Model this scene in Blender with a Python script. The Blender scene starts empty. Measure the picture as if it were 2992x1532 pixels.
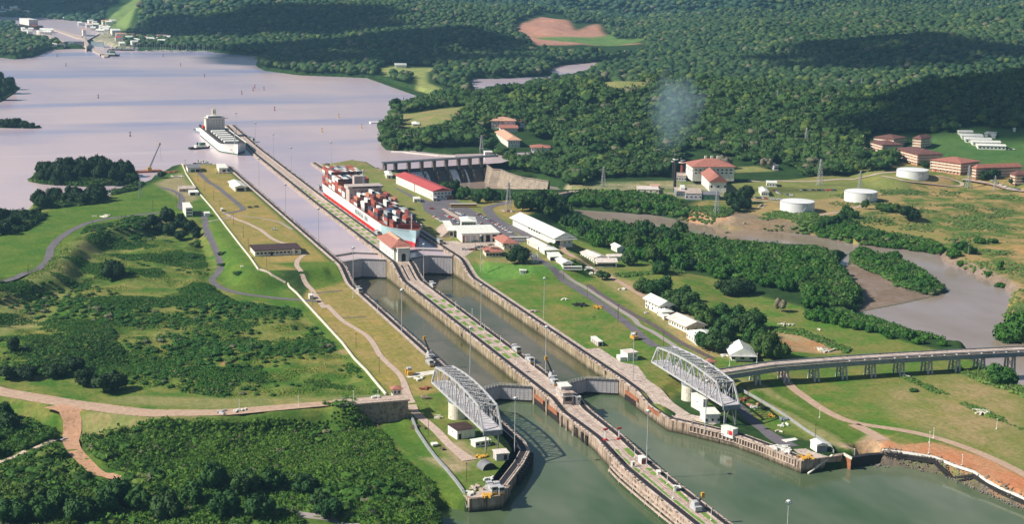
import bpy, math, random
import numpy as np
from mathutils import Vector, Matrix
random.seed(7); RNG = np.random.default_rng(11)
sc = bpy.context.scene
COL = sc.collection
# ------------------------------------------------------------------ camera
FOC = 4701.9; PITCH = 0.197718; YAW = 0.327163; ROLL = 0.01402
CAM = np.array([-298.6, -815.33, 252.78])
cp, sp, cy, sy = math.cos(PITCH), math.sin(PITCH), math.cos(YAW), math.sin(YAW)
FW = np.array([sy*cp, cy*cp, -sp]); RT = np.array([cy, -sy, 0.0]); UP = np.cross(RT, FW)
RT, UP = RT*math.cos(ROLL)+UP*math.sin(ROLL), UP*math.cos(ROLL)-RT*math.sin(ROLL)
cam = bpy.data.cameras.new('camera'); camo = bpy.data.objects.new('camera', cam); COL.objects.link(camo)
camo.matrix_world = Matrix(((RT[0], UP[0], -FW[0], CAM[0]), (RT[1], UP[1], -FW[1], CAM[1]), (RT[2], UP[2], -FW[2], CAM[2]), (0, 0, 0, 1)))
cam.sensor_width = 36; cam.lens = FOC/2992*36; cam.clip_start = 5; cam.clip_end = 30000
sc.camera = camo
# ------------------------------------------------------------------ light
SUN = Vector((-1.0, 0.12, 0.80)).normalized()          # direction to the sun
elev = math.asin(SUN.z); azim = math.atan2(SUN.x, SUN.y)
w = bpy.data.worlds.new('World'); sc.world = w; w.use_nodes = True
nt = w.node_tree; nt.nodes.clear()
sky = nt.nodes.new('ShaderNodeTexSky'); sky.sky_type = 'NISHITA'; sky.sun_disc = False
sky.sun_elevation = elev; sky.sun_rotation = azim; sky.air_density = 1.0; sky.dust_density = 1.2; sky.ozone_density = 1.5
bg = nt.nodes.new('ShaderNodeBackground'); bg.inputs[1].default_value = 0.05
out = nt.nodes.new('ShaderNodeOutputWorld'); nt.links.new(sky.outputs[0], bg.inputs[0]); nt.links.new(bg.outputs[0], out.inputs[0])
sl = bpy.data.lights.new('sun', 'SUN'); sl.energy = 5.0; sl.angle = math.radians(0.5); sl.color = (1.0, 0.93, 0.80)
so = bpy.data.objects.new('sun', sl); COL.objects.link(so); so.rotation_euler = SUN.to_track_quat('Z', 'Y').to_euler()
sc.view_settings.view_transform = 'Standard'; sc.view_settings.look = 'None'; sc.view_settings.exposure = 0.5; sc.view_settings.gamma = 1
# ------------------------------------------------------------------ photo pixel -> world
def g(u, v, z):
    d = FW+RT*(u-1496)/FOC-UP*(v-766)/FOC
    t = (z-CAM[2])/d[2]; p = CAM+d*t
    return (float(p[0]), float(p[1]))
def g_at(u, v, X=None, Y=None):
    d = FW+RT*(u-1496)/FOC-UP*(v-766)/FOC
    t = (X-CAM[0])/d[0] if X is not None else (Y-CAM[1])/d[1]
    return CAM+d*t
def T(x0, y0, s): return lambda x, y: (x0+x/s, y0+y/s)
PF = T(0, 0, 2576/2992)
def tile5(x0, y0): return T(x0, y0, 5.152)
def tile2(x0, y0): return T(x0, y0, 2.576)
def W(tf, pts, z): return [g(*tf(x, y), z) for x, y in pts]
# ------------------------------------------------------------------ tagging
def tag(o, label=None, cat=None, group=None, kind=None):
    if label: o['label'] = label
    if cat: o['category'] = cat
    if group: o['group'] = group
    if kind: o['kind'] = kind
    return o
def empty(name, loc=(0, 0, 0), rz=0.0):
    o = bpy.data.objects.new(name, None); COL.objects.link(o); o.location = loc; o.rotation_euler = (0, 0, rz)
    o.empty_display_size = 1; return o
def children(o): return [c for c in list(COL.objects) if c.parent is o]
KIDS = {}
def link_mesh(name, me, m=None, parent=None):
    o = bpy.data.objects.new(name, me); COL.objects.link(o)
    if parent is not None: o.parent = parent; KIDS.setdefault(parent.name, []).append(o)
    if m is not None:
        if isinstance(m, (list, tuple)):
            for k in m: me.materials.append(k)
        else: me.materials.append(m)
    return o
def copy_thing(o, loc=None, rz=None, label=None, group=None, scale=None):
    r = o.copy(); COL.objects.link(r)
    if loc is not None: r.location = loc
    if rz is not None: r.rotation_euler = (0, 0, rz)
    if scale is not None: r.scale = scale
    if label: r['label'] = label
    if group: r['group'] = group
    for ch in KIDS.get(o.name, []):
        c = ch.copy(); COL.objects.link(c); c.parent = r
        for gch in KIDS.get(ch.name, []):
            d = gch.copy(); COL.objects.link(d); d.parent = c
    return r
class MB:
    """collects simple solids, builds ONE mesh object"""
    def __init__(s): s.v = []; s.f = []; s.mi = []; s.cur = 0
    def add(s, vs, fs):
        b = len(s.v); s.v += [tuple(float(c) for c in p) for p in vs]; s.f += [tuple(b+i for i in f) for f in fs]; s.mi += [s.cur]*len(fs)
        return s
    def box(s, x0, x1, y0, y1, z0, z1):
        return s.add([(x0,y0,z0),(x1,y0,z0),(x1,y1,z0),(x0,y1,z0),(x0,y0,z1),(x1,y0,z1),(x1,y1,z1),(x0,y1,z1)],
                     [(0,3,2,1),(4,5,6,7),(0,1,5,4),(1,2,6,5),(2,3,7,6),(3,0,4,7)])
    def bar(s, a, b, w, h=None, up=(0, 0, 1)):
        h = h or w; a = Vector(a); b = Vector(b); d = (b-a)
        if d.length < 1e-6: return s
        d.normalize(); u = Vector(up)
        if abs(d.dot(u)) > .98: u = Vector((0, 1, 0))
        r = d.cross(u).normalized()*w/2; t = r.cross(d).normalized()*h/2
        vs = [a-r-t, a+r-t, a+r+t, a-r+t, b-r-t, b+r-t, b+r+t, b-r+t]
        return s.add(vs, [(0,1,2,3),(7,6,5,4),(0,4,5,1),(1,5,6,2),(2,6,7,3),(3,7,4,0)])
    def cyl(s, x, y, z0, z1, r0, r1=None, n=12, cap=True):
        r1 = r0 if r1 is None else r1; vs = []
        for z, r in ((z0, r0), (z1, r1)):
            for i in range(n): a = 2*math.pi*i/n; vs.append((x+r*math.cos(a), y+r*math.sin(a), z))
        fs = [(i, (i+1) % n, n+(i+1) % n, n+i) for i in range(n)]
        if cap: fs += [tuple(range(n-1, -1, -1)), tuple(range(n, 2*n))]
        return s.add(vs, fs)
    def tube(s, pts, rad, n=6):
        pts = [Vector(p) for p in pts]; vs = []; m = len(pts)
        for k, p in enumerate(pts):
            d = (pts[min(k+1, m-1)]-pts[max(k-1, 0)]).normalized(); u = Vector((0, 0, 1)) if abs(d.z) < .9 else Vector((0, 1, 0))
            r = d.cross(u).normalized(); t = r.cross(d); rr = rad[k] if isinstance(rad, (list, tuple)) else rad
            for i in range(n): a = 2*math.pi*i/n; vs.append(p+r*math.cos(a)*rr+t*math.sin(a)*rr)
        fs = [(k*n+i, k*n+(i+1) % n, (k+1)*n+(i+1) % n, (k+1)*n+i) for k in range(m-1) for i in range(n)]
        return s.add(vs, fs+[tuple(range(n-1, -1, -1)), tuple(range((m-1)*n, m*n))])
    def prism(s, poly, z0, z1):
        """vertical prism over a polygon (list of xy); z may be lists"""
        n = len(poly); ar = sum(poly[i][0]*poly[(i+1) % n][1]-poly[(i+1) % n][0]*poly[i][1] for i in range(n))
        if ar < 0: poly = poly[::-1]
        a = [(p[0], p[1], z0) for p in poly]; b = [(p[0], p[1], z1) for p in poly]
        return s.add(a+b, [tuple(range(n-1, -1, -1)), tuple(range(n, 2*n))]+[(i, (i+1) % n, n+(i+1) % n, n+i) for i in range(n)])
    def sphere(s, c, r, n=10, m=6, sz=1.0):
        vs = [(c[0], c[1], c[2]+r*sz)]
        for j in range(1, m):
            t = math.pi*j/m
            for i in range(n): a = 2*math.pi*i/n; vs.append((c[0]+r*math.sin(t)*math.cos(a), c[1]+r*math.sin(t)*math.sin(a), c[2]+r*sz*math.cos(t)))
        vs.append((c[0], c[1], c[2]-r*sz)); fs = [(0, 1+i, 1+(i+1) % n) for i in range(n)]
        for j in range(m-2):
            for i in range(n): fs.append((1+j*n+i, 1+(j+1)*n+i, 1+(j+1)*n+(i+1) % n, 1+j*n+(i+1) % n))
        L = len(vs)-1; fs += [(L, 1+(m-2)*n+(i+1) % n, 1+(m-2)*n+i) for i in range(n)]
        return s.add(vs, fs)
    def mesh(s, name):
        me = bpy.data.meshes.new(name); me.from_pydata(s.v, [], s.f); me.update()
        if any(s.mi): me.polygons.foreach_set('material_index', s.mi)
        return me
    def build(s, name, m, parent=None): return link_mesh(name, s.mesh(name), m, parent)
def np_mesh(name, V, F, smooth=False):
    """V (n,3), F (m,k) arrays"""
    me = bpy.data.meshes.new(name); V = np.asarray(V, np.float32); F = np.asarray(F, np.int32); k = F.shape[1]
    me.vertices.add(len(V)); me.vertices.foreach_set('co', V.ravel())
    me.loops.add(F.size); me.loops.foreach_set('vertex_index', F.ravel())
    me.polygons.add(len(F)); me.polygons.foreach_set('loop_start', np.arange(0, F.size, k, dtype=np.int32))
    try: me.polygons.foreach_set('loop_total', np.full(len(F), k, np.int32))
    except Exception: pass
    if smooth: me.polygons.foreach_set('use_smooth', np.ones(len(F), bool))
    me.update(calc_edges=True); return me
def set_attr(me, name, arr):
    a = me.attributes.new(name, 'FLOAT_COLOR', 'POINT'); a.data.foreach_set('color', np.asarray(arr, np.float32).ravel())
# ------------------------------------------------------------------ materials
def nodes(name):
    m = bpy.data.materials.new(name); m.use_nodes = True; n = m.node_tree; b = n.nodes['Principled BSDF']; return m, n, b
def N(n, t, **kw):
    o = n.nodes.new(t)
    for k, v in kw.items(): setattr(o, k, v)
    return o
def noise(n, scale, detail=4, rough=.6, coord=None, vec_scale=None):
    if coord is None:
        gm = n.nodes.new('ShaderNodeNewGeometry'); coord = gm.outputs['Position']
    if vec_scale:
        mp = n.nodes.new('ShaderNodeMapping'); mp.inputs['Scale'].default_value = vec_scale; n.links.new(coord, mp.inputs['Vector']); coord = mp.outputs[0]
    t = n.nodes.new('ShaderNodeTexNoise'); t.inputs['Scale'].default_value = scale; t.inputs['Detail'].default_value = detail; t.inputs['Roughness'].default_value = rough
    n.links.new(coord, t.inputs['Vector']); return t
def ramp(n, src, stops):
    r = n.nodes.new('ShaderNodeValToRGB'); n.links.new(src, r.inputs[0]); e = r.color_ramp.elements
    while len(e) < len(stops): e.new(0.5)
    for i, (p, c) in enumerate(stops): e[i].position = p; e[i].color = (c[0], c[1], c[2], 1) if isinstance(c, (tuple, list)) else (c, c, c, 1)
    return r
def mix(n, f, a, b, mode='MIX'):
    x = n.nodes.new('ShaderNodeMix'); x.data_type = 'RGBA'; x.blend_type = mode
    if isinstance(f, (int, float)): x.inputs[0].default_value = f
    else: n.links.new(f, x.inputs[0])
    for i, c in ((6, a), (7, b)):
        if isinstance(c, (tuple, list)): x.inputs[i].default_value = (c[0], c[1], c[2], 1)
        else: n.links.new(c, x.inputs[i])
    return x.outputs[2]
def bump(n, b, src, strength, dist):
    k = n.nodes.new('ShaderNodeBump'); k.inputs['Strength'].default_value = strength; k.inputs['Distance'].default_value = dist
    n.links.new(src, k.inputs['Height']); n.links.new(k.outputs[0], b.inputs['Normal'])
def paint(name, c, c2=None, rough=.6, scale=.4, stain=None, streak=False, metal=0, spec=.3):
    """plain procedural surface: two-tone large noise, optional dark stain"""
    m, n, b = nodes(name); c2 = c2 or tuple(x*.8 for x in c)
    t = noise(n, scale, 5, .65); r = ramp(n, t.outputs[0], [(.35, 0.), (.65, 1.)]); col = mix(n, r.outputs[0], c, c2)
    if stain:
        t2 = noise(n, 1.0, 4, .7, vec_scale=(1.2, 1.2, .12) if streak else (.6, .6, .6)); r2 = ramp(n, t2.outputs[0], [(.52, 0.), (.68, 1.)]); col = mix(n, r2.outputs[0], col, stain)
    n.links.new(col, b.inputs['Base Color']); b.inputs['Roughness'].default_value = rough; b.inputs['Metallic'].default_value = metal
    b.inputs['Specular IOR Level'].default_value = spec
    return m
M = {}
M['white'] = paint('white_paint', (.80, .80, .76), (.70, .70, .66), stain=(.50, .44, .36), streak=True)
M['cream'] = paint('cream_paint', (.78, .74, .64), (.68, .64, .55), stain=(.45, .40, .32))
M['whiteroof'] = paint('white_sheet_roof', (.82, .84, .80), (.74, .75, .70), stain=(.55, .48, .40))
M['pinkroof'] = paint('worn_roof', (.78, .74, .70), (.62, .52, .48), stain=(.50, .36, .30))
M['redroof'] = paint('red_sheet_roof', (.52, .10, .10), (.42, .08, .08))
M['tile'] = paint('clay_tile_roof', (.47, .19, .14), (.36, .14, .11), stain=(.20, .10, .08), scale=.8)
M['tilepale'] = paint('pale_clay_tile_roof', (.66, .40, .28), (.56, .30, .21), scale=.8)
M['tiledark'] = paint('dark_clay_tile_roof', (.17, .08, .07), (.12, .065, .06), stain=(.34, .14, .10), scale=.5)
M['darkroof'] = paint('dark_roof', (.045, .03, .028), (.07, .03, .03), stain=(.12, .09, .07))
M['greyroof'] = paint('grey_roof', (.22, .22, .24), (.16, .16, .18))
M['concrete'] = paint('light_concrete', (.62, .51, .45), (.43, .35, .30), stain=(.17, .11, .09), scale=.22)
M['concdark'] = paint('weathered_concrete', (.36, .29, .24), (.22, .17, .14), stain=(.08, .06, .05), scale=.3)
M['track'] = paint('oily_track_bed', (.015, .014, .018), (.03, .026, .03), rough=.7, scale=1.2)
M['pier'] = paint('dark_pier_concrete', (.15, .12, .10), (.09, .075, .065), stain=(.30, .25, .20), streak=True)
M['rail'] = paint('rusty_rail', (.30, .16, .11), (.20, .10, .07))
M['steel'] = paint('silver_paint', (.52, .53, .55), (.40, .41, .44), stain=(.40, .34, .30), rough=.5)
M['steeldark'] = paint('grey_blue_steel', (.25, .31, .36), (.18, .22, .26), stain=(.16, .11, .08), rough=.5)
M['gate'] = paint('gate_paint', (.56, .55, .60), (.48, .46, .50), stain=(.46, .36, .30), streak=True)
M['gatedark'] = paint('gate_walkway', (.06, .06, .07), (.10, .09, .09))
M['rust'] = paint('rust', (.40, .16, .08), (.26, .10, .06))
M['black'] = paint('black_paint', (.02, .02, .02), (.035, .03, .03))
M['glass'] = paint('dark_glass', (.03, .035, .04), (.02, .02, .03), rough=.2)
M['wood'] = paint('weathered_wood', (.16, .11, .08), (.10, .07, .05))
M['yellow'] = paint('yellow_paint', (.62, .36, .05), (.50, .27, .05))
M['red'] = paint('red_paint', (.55, .04, .03), (.45, .03, .03))
M['blue'] = paint('blue_paint', (.06, .14, .36), (.05, .10, .26))
M['green'] = paint('green_paint', (.05, .16, .10), (.04, .12, .08))
M['grey'] = paint('grey_paint', (.34, .35, .36), (.26, .27, .28))
M['asphalt'] = paint('asphalt', (.15, .135, .155), (.11, .10, .115), rough=.9, scale=.15, stain=(.20, .18, .19))
M['palepath'] = paint('pale_path', (.56, .43, .36), (.44, .33, .28), rough=.9, stain=(.30, .24, .20))
M['dirtroad'] = paint('dirt_road', (.50, .36, .27), (.40, .27, .20), rough=.95, stain=(.33, .22, .15))
M['gravel'] = paint('gravel', (.40, .35, .33), (.28, .24, .23), rough=.95, scale=2)
M['rock'] = paint('rubble', (.26, .22, .19), (.15, .13, .11), rough=.95, scale=1.5)
M['foam'] = paint('white_water', (.85, .85, .85), (.62, .62, .62), scale=.3)
M['tank'] = paint('tank_white', (.78, .79, .80), (.72, .73, .75))
M['hullwhite'] = paint('hull_white', (.80, .82, .78), (.74, .77, .72))
M['hullred'] = paint('hull_red', (.60, .035, .03), (.52, .03, .03))
M['hullblue'] = paint('hull_pale_blue', (.34, .52, .58), (.44, .60, .64), scale=.08)
M['shiphouse'] = paint('ship_house_paint', (.55, .47, .44), (.47, .40, .37), stain=(.40, .30, .26))
M['deckred'] = paint('red_oxide_deck', (.30, .07, .05), (.20, .05, .04))
M['deckgrey'] = paint('grey_deck', (.07, .065, .07), (.13, .11, .11))
M['retain'] = paint('stained_retaining_concrete', (.40, .32, .25), (.24, .20, .16), stain=(.10, .09, .07), streak=True, scale=.12)
def bark(name, c): return paint(name, c, rough=.9, scale=2)
M['bark'] = bark('bark', (.14, .11, .08)); M['palebark'] = bark('pale_bark', (.40, .36, .30))
# concrete walls of the locks: ochre, vertical streaks, pale lift lines, dark algae near the water
def wall_mat(name, zw, top, ca=(.42, .34, .22), cb=(.30, .24, .16)):
    m, n, b = nodes(name)
    t = noise(n, .12, 5, .7); col = mix(n, ramp(n, t.outputs[0], [(.35, 0), (.65, 1)]).outputs[0], ca, cb)
    t2 = noise(n, 1.0, 4, .75, vec_scale=(.8, .8, .06)); col = mix(n, ramp(n, t2.outputs[0], [(.46, 0.), (.62, 1.)]).outputs[0], col, (.10, .07, .05))
    t3 = noise(n, .5, 4, .7, vec_scale=(1, 1, .2)); col = mix(n, ramp(n, t3.outputs[0], [(.56, 0.), (.68, 1.)]).outputs[0], col, (.52, .46, .38))
    gm = n.nodes.new('ShaderNodeNewGeometry'); sx = n.nodes.new('ShaderNodeSeparateXYZ'); n.links.new(gm.outputs['Position'], sx.inputs[0])
    mr = n.nodes.new('ShaderNodeMapRange'); mr.inputs['From Min'].default_value = zw+.6; mr.inputs['From Max'].default_value = zw+3.2; n.links.new(sx.outputs['Z'], mr.inputs[0])
    ad = n.nodes.new('ShaderNodeMath'); ad.operation = 'ADD'; n.links.new(mr.outputs[0], ad.inputs[0])
    sb = n.nodes.new('ShaderNodeMath'); sb.operation = 'MULTIPLY_ADD'; sb.inputs[1].default_value = .9; sb.inputs[2].default_value = -.45
    n.links.new(t3.outputs[0], sb.inputs[0]); n.links.new(sb.outputs[0], ad.inputs[1]); ad.use_clamp = True
    col = mix(n, ad.outputs[0], (.045, .045, .025), col)
    n.links.new(col, b.inputs['Base Color']); b.inputs['Roughness'].default_value = .9; b.inputs['Specular IOR Level'].default_value = .2
    bump(n, b, t2.outputs[0], .4, .3); return m
M['lockwall'] = wall_mat('lock_wall_concrete', 2.8, 9.3)
M['lockwallsea'] = wall_mat('approach_wall_concrete', 0.0, 6.5, (.50, .38, .30), (.32, .24, .19))
M['lockwallup'] = wall_mat('upper_wall_concrete', 14.0, 17.8, (.60, .50, .40), (.46, .37, .30))
def water_mat(name, c1, c2, rough, bscale, bstr, patch=.006, refl=.5, band=None):
    m, n, b = nodes(name)
    t = noise(n, patch, 4, .6, vec_scale=(1, .45, 1)); r = ramp(n, t.outputs[0], [(.38, 0), (.62, 1)])
    col = mix(n, r.outputs[0], c1, c2)
    if band: tb = noise(n, .0022, 3, .55, vec_scale=(.35, 1.4, 1)); col = mix(n, ramp(n, tb.outputs[0], [(.52, 0.), (.62, 1.)]).outputs[0], col, band); ts = noise(n, .02, 4, .7, vec_scale=(.25, 1.6, 1)); col = mix(n, ramp(n, ts.outputs[0], [(.55, 0.), (.75, .35)]).outputs[0], col, (.72, .62, .62))
    n.links.new(col, b.inputs['Base Color'])
    b.inputs['Roughness'].default_value = rough; b.inputs['IOR'].default_value = 1.33; b.inputs['Specular IOR Level'].default_value = refl
    t2 = noise(n, bscale, 3, .6); bump(n, b, t2.outputs[0], bstr, .25); return m
M['lake'] = water_mat('lake_water', (.60, .47, .48), (.46, .38, .46), .24, .22, .4, .0035, .5, (.30, .30, .46))
M['sea'] = water_mat('canal_water', (.035, .085, .026), (.14, .165, .11), .12, .35, .12, .011, .36)  # greyish second tone paints in patches of reflection
M['chamber'] = water_mat('chamber_water', (.07, .08, .03), (.18, .145, .10), .10, .4, .10, .02)
M['river'] = water_mat('muddy_river_water', (.26, .20, .15), (.34, .28, .27), .14, .35, .16, .012)
M['farcanal'] = water_mat('cut_water', (.54, .43, .46), (.50, .42, .48), .25, .2, .3)
def leaf_mat(name, stops, attr=False, br=1.0):
    m, n, b = nodes(name)
    if attr:
        a = n.nodes.new('ShaderNodeAttribute'); a.attribute_name = 'tint'; base = a.outputs['Color']
        t = noise(n, .35, 3, .7); base = mix(n, ramp(n, t.outputs[0], [(.35, 0.), (.7, 1.)]).outputs[0], base, mix(n, 1.0, base, (1.5, 1.45, 1.1), 'MULTIPLY'))
    else:
        oi = n.nodes.new('ShaderNodeObjectInfo'); base = ramp(n, oi.outputs['Random'], stops).outputs[0]
        t = noise(n, .5, 3, .7); base = mix(n, ramp(n, t.outputs[0], [(.35, 0.), (.7, 1.)]).outputs[0], base, mix(n, 1.0, base, (1.55, 1.5, 1.1), 'MULTIPLY'))
    n.links.new(base, b.inputs['Base Color']); b.inputs['Roughness'].default_value = .75; b.inputs['Specular IOR Level'].default_value = .15
    return m
LG = [(0., (.016, .05, .014)), (.3, (.028, .075, .018)), (.6, (.02, .06, .02)), (.85, (.045, .085, .02)), (1., (.025, .06, .025))]
M['leaf'] = leaf_mat('foliage', LG); M['leafmass'] = leaf_mat('forest_foliage', None, True)
M['mangrove'] = leaf_mat('mangrove_foliage', [(0., (.02, .075, .012)), (.5, (.04, .11, .016)), (1., (.028, .085, .018))])
M['leafdark'] = leaf_mat('dark_foliage', [(0., (.012, .032, .014)), (1., (.02, .045, .016))])
M['leafgrey'] = leaf_mat('dry_foliage', [(0., (.13, .12, .10)), (1., (.16, .14, .11))])
# ================================================================== TERRAIN
def axis(segs):
    out = []
    for a, b, s in segs: out += list(np.arange(a, b, s))
    out.append(segs[-1][1]); return np.array(out, float)
XS = axis([(-620, -330, 12), (-330, 450, 2.5), (450, 1000, 5), (1000, 2500, 15), (2500, 6200, 45)])
YS = axis([(-420, -290, 10), (-290, 450, 2.5), (450, 1000, 4), (1000, 2000, 8), (2000, 4200, 15), (4200, 11000, 50)])
GX, GY = np.meshgrid(XS, YS)
def vnoise(x, y, seed, wl):
    x = x/wl; y = y/wl; xi = np.floor(x).astype(np.int64); yi = np.floor(y).astype(np.int64); fx = x-xi; fy = y-yi
    fx = fx*fx*(3-2*fx); fy = fy*fy*(3-2*fy)
    def h(a, b):
        k = (a*374761393+b*668265263+seed*1442695041) & 0x7fffffff; k = ((k ^ (k >> 13))*1274126177) & 0x7fffffff
        return ((k ^ (k >> 16)) & 0xffff)/65535.
    return (h(xi, yi)*(1-fx)+h(xi+1, yi)*fx)*(1-fy)+(h(xi, yi+1)*(1-fx)+h(xi+1, yi+1)*fx)*fy
def fbm(x, y, seed, wl, o=4, p=.5):
    s = 0; a = 1.; t = 0
    for i in range(o): s = s+a*vnoise(x, y, seed+i*17, wl/2**i); t += a; a *= p
    return s/t
def sdist(X, Y, poly):
    """signed distance to polygon (negative inside)"""
    P = np.array(poly); d = np.full(X.shape, 1e18); ins = np.zeros(X.shape, bool); n = len(P)
    for i in range(n):
        a = P[i]; b = P[(i+1) % n]; ex, ey = b-a; wx = X-a[0]; wy = Y-a[1]
        t = np.clip((wx*ex+wy*ey)/(ex*ex+ey*ey+1e-12), 0, 1); dx = wx-ex*t; dy = wy-ey*t; d = np.minimum(d, dx*dx+dy*dy)
        c = ((a[1] <= Y) & (b[1] > Y)) | ((b[1] <= Y) & (a[1] > Y))
        if ey != 0: ins ^= c & (X < a[0]+(Y-a[1])/ey*ex)
    d = np.sqrt(d); return np.where(ins, -d, d)
def ldist(X, Y, line, zs=None):
    P = np.array([p[:2] for p in line]); best = np.full(X.shape, 1e18); z = np.zeros(X.shape)
    for i in range(len(P)-1):
        a = P[i]; b = P[i+1]; ex, ey = b-a; wx = X-a[0]; wy = Y-a[1]; t = np.clip((wx*ex+wy*ey)/(ex*ex+ey*ey+1e-12), 0, 1)
        dx = wx-ex*t; dy = wy-ey*t; dd = dx*dx+dy*dy; m = dd < best; best = np.where(m, dd, best)
        if zs is not None: z = np.where(m, zs[i]+(zs[i+1]-zs[i])*t, z)
    return np.sqrt(best), z
def sm(t): t = np.clip(t, 0, 1); return t*t*(3-2*t)
H = np.full(GX.shape, 6.0)
def window(pts, pad):
    P = np.array([p[:2] for p in pts]); i0, i1 = np.searchsorted(XS, [P[:, 0].min()-pad, P[:, 0].max()+pad]); j0, j1 = np.searchsorted(YS, [P[:, 1].min()-pad, P[:, 1].max()+pad])
    return slice(max(j0-1, 0), j1+1), slice(max(i0-1, 0), i1+1)
def poly_op(poly, z, fall, arr=None, mode='set'):
    w = window(poly, fall); d = sdist(GX[w], GY[w], poly); k = sm(1-d/fall)
    if mode == 'set': H[w] = H[w]*(1-k)+z*k
    elif mode == 'max': H[w] = np.maximum(H[w], H[w]*(1-k)+z*k)
    elif mode == 'min': H[w] = np.minimum(H[w], H[w]*(1-k)+z*k)
def line_op(line, zs, hw, fall, mode='set'):
    w = window(line, hw+fall); d, z = ldist(GX[w], GY[w], line, zs); k = sm(1-(d-hw)/fall)
    n = H[w]*(1-k)+z*k; H[w] = n if mode == 'set' else (np.maximum(H[w], n) if mode == 'max' else np.minimum(H[w], n))
def ridge(pts, sig, mode='max'):
    """pts: (Pu, Pv, worldY) crest seen at that photo pixel"""
    q = [g_at(*PF(u, v), Y=Y) for u, v, Y in pts]; line = [(a[0], a[1]) for a in q]; zs = [a[2] for a in q]
    w = window(line, sig*3); d, z = ldist(GX[w], GY[w], line, zs); b = H[w]; n = b+(z-b)*np.exp(-(d/sig)**2)
    H[w] = np.maximum(b, n)
# far country
far = sm((GY-1150)/500); H += far*16
ramp_far = sm((GY-3700)/2600)
rdg = 1-np.abs(fbm(GX+60*fbm(GX, GY, 8, 300, 2), GY, 9, 760, 5, .55)-.5)*4.2
H += ramp_far*(30+190*fbm(GX, GY, 3, 1700, 3))+sm((GY-2700)/1500)*np.clip(rdg, -.6, 1)*105
H += sm((GY-2300)/600)*(fbm(GX, GY, 15, 240, 3)-.5)*40
H += sm((GY-6500)/3500)*500
H += sm((GX-1300)/900)*sm((GY-1500)/600)*(10+70*fbm(GX, GY, 5, 700, 4))
# lake bed and shores (lake surface 16.3)
LAKE = 16.3
t2a = tile2(0, 0); t2b = tile2(1000, 0)
lake_far = W(t2a, [(-300, 450), (0, 432), (120, 445), (250, 425), (330, 390), (385, 372), (560, 365), (800, 372), (1040, 372), (1560, 388), (1850, 415), (2050, 425), (1960, 470), (1925, 490), (1990, 530), (2250, 565), (2576, 578)], LAKE) + \
    W(t2b, [(270, 590), (420, 640), (570, 680), (700, 715), (775, 745), (690, 770), (560, 830), (370, 880), (385, 915), (440, 940), (300, 1030), (290, 1090), (330, 1130), (700, 1160), (1040, 1170), (1040, 1225), (250, 1240)], LAKE)
lake_near = [(90, 870), (62, 850), (50, 345), (-50, 345), (-46, 860)] + W(PF, [(590, 428), (545, 414), (455, 414), (440, 424), (395, 440), (395, 452), (345, 468), (322, 486), (280, 480), (262, 495), (180, 500), (105, 500), (78, 535), (0, 536), (-150, 545)], LAKE)
LAKEPOLY = lake_far+lake_near
# lagoon behind the peninsula
LAGOON = W(t2b, [(1020, 700), (970, 610), (980, 595), (1200, 592), (1500, 578), (1590, 560), (1575, 520), (1650, 490), (2050, 455), (2250, 430), (2330, 440), (2150, 470), (2110, 500), (1900, 520), (1860, 560), (1800, 600), (1640, 620), (1350, 690), (1100, 720), (1000, 755), (930, 745)], LAKE)
poly_op(LAGOON, 12, 14)
# western earth dam, lock plateau
dam = W(PF, [(-60, 545), (0, 541), (90, 540), (180, 512), (262, 505), (300, 492), (350, 476), (400, 452), (440, 428), (455, 416), (540, 415), (590, 430), (600, 435)], 17.7)+[(-50, 850), (-50, 322)]+W(PF, [(840, 672), (650, 682), (545, 548), (480, 552), (400, 549), (340, 556), (230, 582), (160, 620), (115, 690), (0, 725), (-60, 735)], 17.7)
poly_op(W(PF, [(-80, 560), (340, 540), (500, 545), (560, 700), (760, 760), (990, 1000), (560, 1030), (0, 990), (-80, 980)], 8.5), 8.5, 30)
poly_op(dam, 17.7, 24)
# mid level by the lower chamber, left
poly_op([(-46, 302), (-46, -60)]+W(PF, [(1050, 1055), (1022, 1030), (985, 1000), (757, 757), (765, 735), (800, 700)], 9.3), 9.3, 9)
line_op(W(PF, [(735, 720), (757, 757), (985, 1000)], 9.3), [9.3]*3, 3, 9)
# low level point with the left bridge seat
poly_op([(-46, -35), (-46, -60), (-47, -95), (-54, -117), (-72, -146), (-79, -158), (-93, -158)]+W(PF, [(1165, 1245), (1100, 1140), (1040, 1065), (1035, 1035)], 6.5), 6.5, 6)
# road embankment from the left to the swing bridge
ROADL = W(tile2(0, 900), [(-400, 500), (0, 625), (560, 725), (1100, 800), (1650, 805), (2576, 745)], 14)
ROADLZ = [13, 13.5, 14, 14.5, 15, 16.5]
line_op(ROADL+[(-124, -30)], ROADLZ+[17.3], 5.5, 13)
# southern shore
SEA = [(-38, 348), (-38, -60), (-43, -88), (-50, -118), (-72, -152), (-78, -162), (-93, -163)]+W(tile2(1000, 1020), [(905, 1235), (850, 1220), (720, 1200), (760, 1330), (760, 1600)], 0)+[(60, -420), (420, -420)]+W(tile2(1992, 900), [(3100, 1800), (2800, 1650), (2576, 1529), (2300, 1409), (2000, 1279), (1700, 1209), (1450, 1189), (1440, 1120), (1230, 1130), (1190, 1120)], 0)+[(99, -147), (76, -156), (62, -106), (45, -80), (38, -55), (38, 348)]
poly_op(SEA, -6, 3.5, mode='min')
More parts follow.
